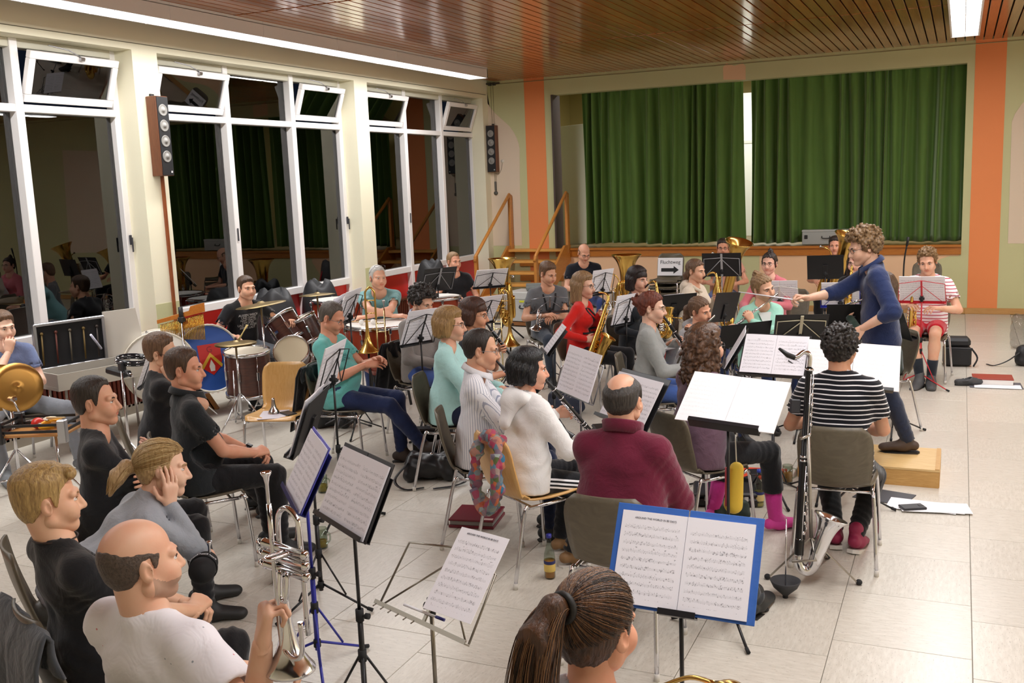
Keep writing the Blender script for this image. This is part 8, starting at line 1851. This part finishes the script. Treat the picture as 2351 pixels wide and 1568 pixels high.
cl_ = softbag('plastic_bag', 'clear plastic bag at the right edge of the photo', 'bag', at(2346, 800), (.26, .22, .42), 0, clearmat('#e6e6e8', 'clear_plastic'), 5); softbag('bag', 'black bag with a buckled strap at the right edge of the photo', 'bag', at(2362, 838), (.28, .24, .22), 0, plain('#1c1c1f', .6, bump=.2), 6, ([(-.10, -.10, .15), (-.22, -.14, .06), (-.34, -.16, .012), (-.42, -.10, .012)],))
# trunk, case on the stage, microphone
p = at(1206, 752); tk = thing('trunk', 'silver flight case trunk beside the stage stairs', 'flight case', (p.x, p.y+.3, 0), radians(-8)); MB().box((0, 0, .045), (.70, .50, .05)).obj('wooden_base', plain('#8a5a30', .6), tk); MB().box((0, 0, .25), (.66, .48, .34), ch=.008).obj('body', plain('#b9b9b6', .4), tk); MB().box((0, 0, .475), (.67, .49, .11), ch=.008).obj('lid', plain('#c4c4c1', .4), tk); MB().tube(smooth_path([(-.07, -.245, .33), (-.06, -.275, .29), (.06, -.275, .29), (.07, -.245, .33)], 4), .009, 6).obj('handle', M_RUBBER, tk)
MB().box((-.02, -.247, .39), (.12, .004, .03)).obj('sticker', plain('#cfd13a', .5), tk)
for sx in (-1, 1): MB().box((sx*.24, -.245, .415), (.07, .012, .07), ch=.004).obj('latch', plain('#2a2a2c', .4), tk)
bl = thing('folded_blanket', 'folded grey blanket on the silver trunk', 'blanket', (p.x+.12, p.y+.32, .532), radians(10)); MB().tube([(-.20, 0, .06), (.20, .02, .06)], [.06, .062], 14, flat=(V(0, 0, 1), .9)).tube([(-.18, -.07, .04), (.19, -.06, .04)], [.04, .04], 12).obj('roll', cloth('#777b78', 90), bl)
p = aty(1898, 545, YB+.18); fc_ = thing('stage_case', 'grey keyboard flight case on the stage edge in front of the curtain', 'flight case', (p.x, YB+.16, ZS), 0); MB().box((0, 0, .11), (.72, .17, .20), ch=.008).obj('body', plain('#a3a6a2', .45), fc_); MB().box((0, 0, .225), (.73, .175, .03), ch=.006).obj('lid', plain('#b2b4b0', .45), fc_); MB().box((-.30, -.09, .13), (.05, .012, .06), ch=.004).obj('corner_latch', plain('#222225', .4), fc_); MB().tube(smooth_path([(-.06, -.088, .14), (-.05, -.11, .11), (.05, -.11, .11), (.06, -.088, .14)], 4), .007, 6).obj('handle', M_RUBBER, fc_)
mic = thing('microphone_stand', 'slender black gooseneck microphone stand near the stage', 'microphone', V(aty(2074, 640, 12.4).x, 12.4, 0)); z_ = aty(2083, 562, 12.4).z; MB().tube(smooth_path([(0, 0, 0), (0, 0, .8), (.005, 0, 1.1), (.03, -.01, z_)], 5), .009, 8).obj('pole', M_BLACK, mic); MB().tube([(.03, -.01, z_-.01), (.045, -.02, z_+.09)], [.013, .016], 10).obj('capsule', M_BLACK, mic); MB().lathe([(0, .0), (.14, .0), (.14, .015), (.02, .03)], n=24).obj('base', M_BLACK, mic); MB().tube([(-.12, 0, .62), (0, 0, .62)], .005, 6).obj('arm', M_BLACK, mic)
# clutter under the big white sheets
pc2 = thing('pencil_case', 'yellow pencil case hanging from the stand with the large white sheets', 'pencil case', (-.952, 4.615, .70)); v = Vol((-.07, -.06, -.14), (.07, .06, .14), .007); v.cone((.012, 0, .09), (-.005, 0, -.09), .034, .046, k=.02, flat=((0, 1, 0), .7)); a, b = v.nets(); link('pouch', mesh_from('pouch', a, b), plain('#d9b53a', .6, bump=.2), pc2); MB().tube(smooth_path([(-.03, -.022, .10), (-.028, -.034, 0), (-.03, -.026, -.09)], 4), .010, 6).obj('zip', plain('#b03a44', .5), pc2); MB().tube([(.012, 0, .09), (.0, .03, .22), (-.005, .06, .24)], .003, 5).obj('cord', plain('#d9d4c4', .6), pc2)
hardcase('open black instrument case on the floor before the man in burgundy', at(1665, 1150), (.42, .28, .10), radians(15)); 
for k, (x_, y_, lab) in enumerate(((1618, 1118, 'black clarinet peg stand beside the burgundy sleeve'), (1580, 1070, 'black clarinet peg stand near the white clogs'))):
    p = at(x_, y_); t = thing('peg_stand', lab, 'instrument stand', p); MB().lathe([(.006, .26), (.012, .22), (.018, .12), (.024, .06), (.03, .05), (.03, .03)], n=14).obj('peg', M_EBONY, t); m = MB()
    for q in range(4): m.tube([(0, 0, .04), (.11*cos(q*pi/2), .11*sin(q*pi/2), .01)], .007, 6)
    m.obj('feet', M_BLACK, t)
bx_ = thing('cable_box', 'black box with a round handle hole next to the almost empty bottle', 'box', at(1700, 1140), radians(-25)); MB().prism([(-.10, 0), (.10, 0), (.10, .05), (.03, .12), (-.02, .12), (-.10, .06)], (0, .05, 0), (1, 0, 0), (0, 0, 1), -.10).obj('shell', plain('#1b1b1d', .4), bx_); MB().tube(arc((.02, -.055, .085), .022, 0, 2*pi, (1, 0, 0), (0, 0, 1), 14), .006, 6).obj('handle_ring', plain('#2a2a2c', .3), bx_)
gb = softbag('bag', 'green and black bag lying next to the knee of the man in burgundy', 'bag', at(1672, 1185), (.26, .20, .12), radians(30), plain('#24352d', .6, bump=.3), 8)
# jackets over chair backs
def jacket(label, info, mat, w_=.44, drop=.52, coff=.03, top=.80, lining=None, dz=0.0):
    f = V(cos(radians(info['face'])), sin(radians(info['face'])), 0); s_ = V(f.y, -f.x, 0); o = info['p']+f*(coff-.262); t = thing('jacket', label, 'jacket', (o.x, o.y, 0)); r = random.Random(len(label))
    def fn(u, v):
        x = (u-.5)*w_*(1+.18*abs(v)); 
        y = (.022 if v > 0 else -.030)*min(1, abs(v)*6)+(.02*sin(u*17+v*3)+.012*sin(u*31))*abs(v)*(1 if v > 0 else -1)*.9-(.06*abs(v) if v < 0 else .0)
        z = top+.015-abs(v)*drop*(1 if v < 0 else .25)+.02*sin(u*9)*abs(v)
        return s_*x+f*y+V(0, 0, z)
    m = MB().grid(lambda u, v: fn(u, (v-.35)/.65 if v > .35 else (v-.35)/.35*1.0), 28, 24); o_ = m.obj('cloth', mat, t); md = o_.modifiers.new('thickness', 'SOLIDIFY'); md.thickness = .012; md.offset = 0; return t
jacket('grey jacket hanging over the chair back of the blond young man', blond, cloth('#4a4c50', 60, .7), .50, .62); jacket('black jacket hanging over the chair of the man in the teal t-shirt', teal, cloth('#1d1e22', 60, .6)); jacket('black jacket hanging over the chair of the curly-haired man', curly, cloth('#222226', 60, .6))

pz = at(468, 1296, .64); po = thing('pouch', 'black pouch with a lettered band and silver mouthpiece just beyond the bald man', 'pouch', pz, radians(30)); v = Vol((-.10, -.12, -.09), (.10, .12, .09), .008); v.cone((0, -.045, -.01), (0, .045, -.01), .055, .05, k=.02); a, b = v.nets(); link('body', mesh_from('body', a, b), plain('#151517', .8), po)
MB().tube([(.0565*cos(t), -.01, .0565*sin(t)-.01) for t in np.linspace(0, 2*pi, 28)[:-1]], .003, 6, closed=True, flat=(V(0, 1, 0), 3.2)).obj('band', plain('#0f0f11', .6), po)
for k in range(4): textobj('NIKE', .017, plain('#e8e8ec', .6), po, Matrix.Translation((0, -.01, -.01)) @ Matrix.Rotation(radians(-70+38*k), 4, 'Y') @ Matrix.Translation((0, 0, .0605)), .0004)
MB().lathe([(.005, .04), (.006, .065), (.011, .08), (.0135, .088), (.011, .086), (.004, .07)], (.02, .03, 0), (0, .1, 1), 14).obj('mouthpiece', M_SILVER, po)

g = MB()
for sx in (-1, 1):
    g.tube([(sx*.033+.024*cos(t), .066-.020*sin(t), .122+.010*sin(t)) for t in np.linspace(0, 2*pi, 15)[:-1]], .0018, 5, closed=True); g.tube([(sx*.057, .062, .120), (sx*.080, .02, .085), (sx*.083, -.03, .05)], .0018, 5)
g.tube([(-.010, .072, .122), (.010, .072, .122)], .0018, 5); go = g.obj('glasses', plain('#3a3a3e', .35), white_['root']); go.matrix_local = Matrix.Translation(white_['Hc']) @ white_['HR'].to_4x4()
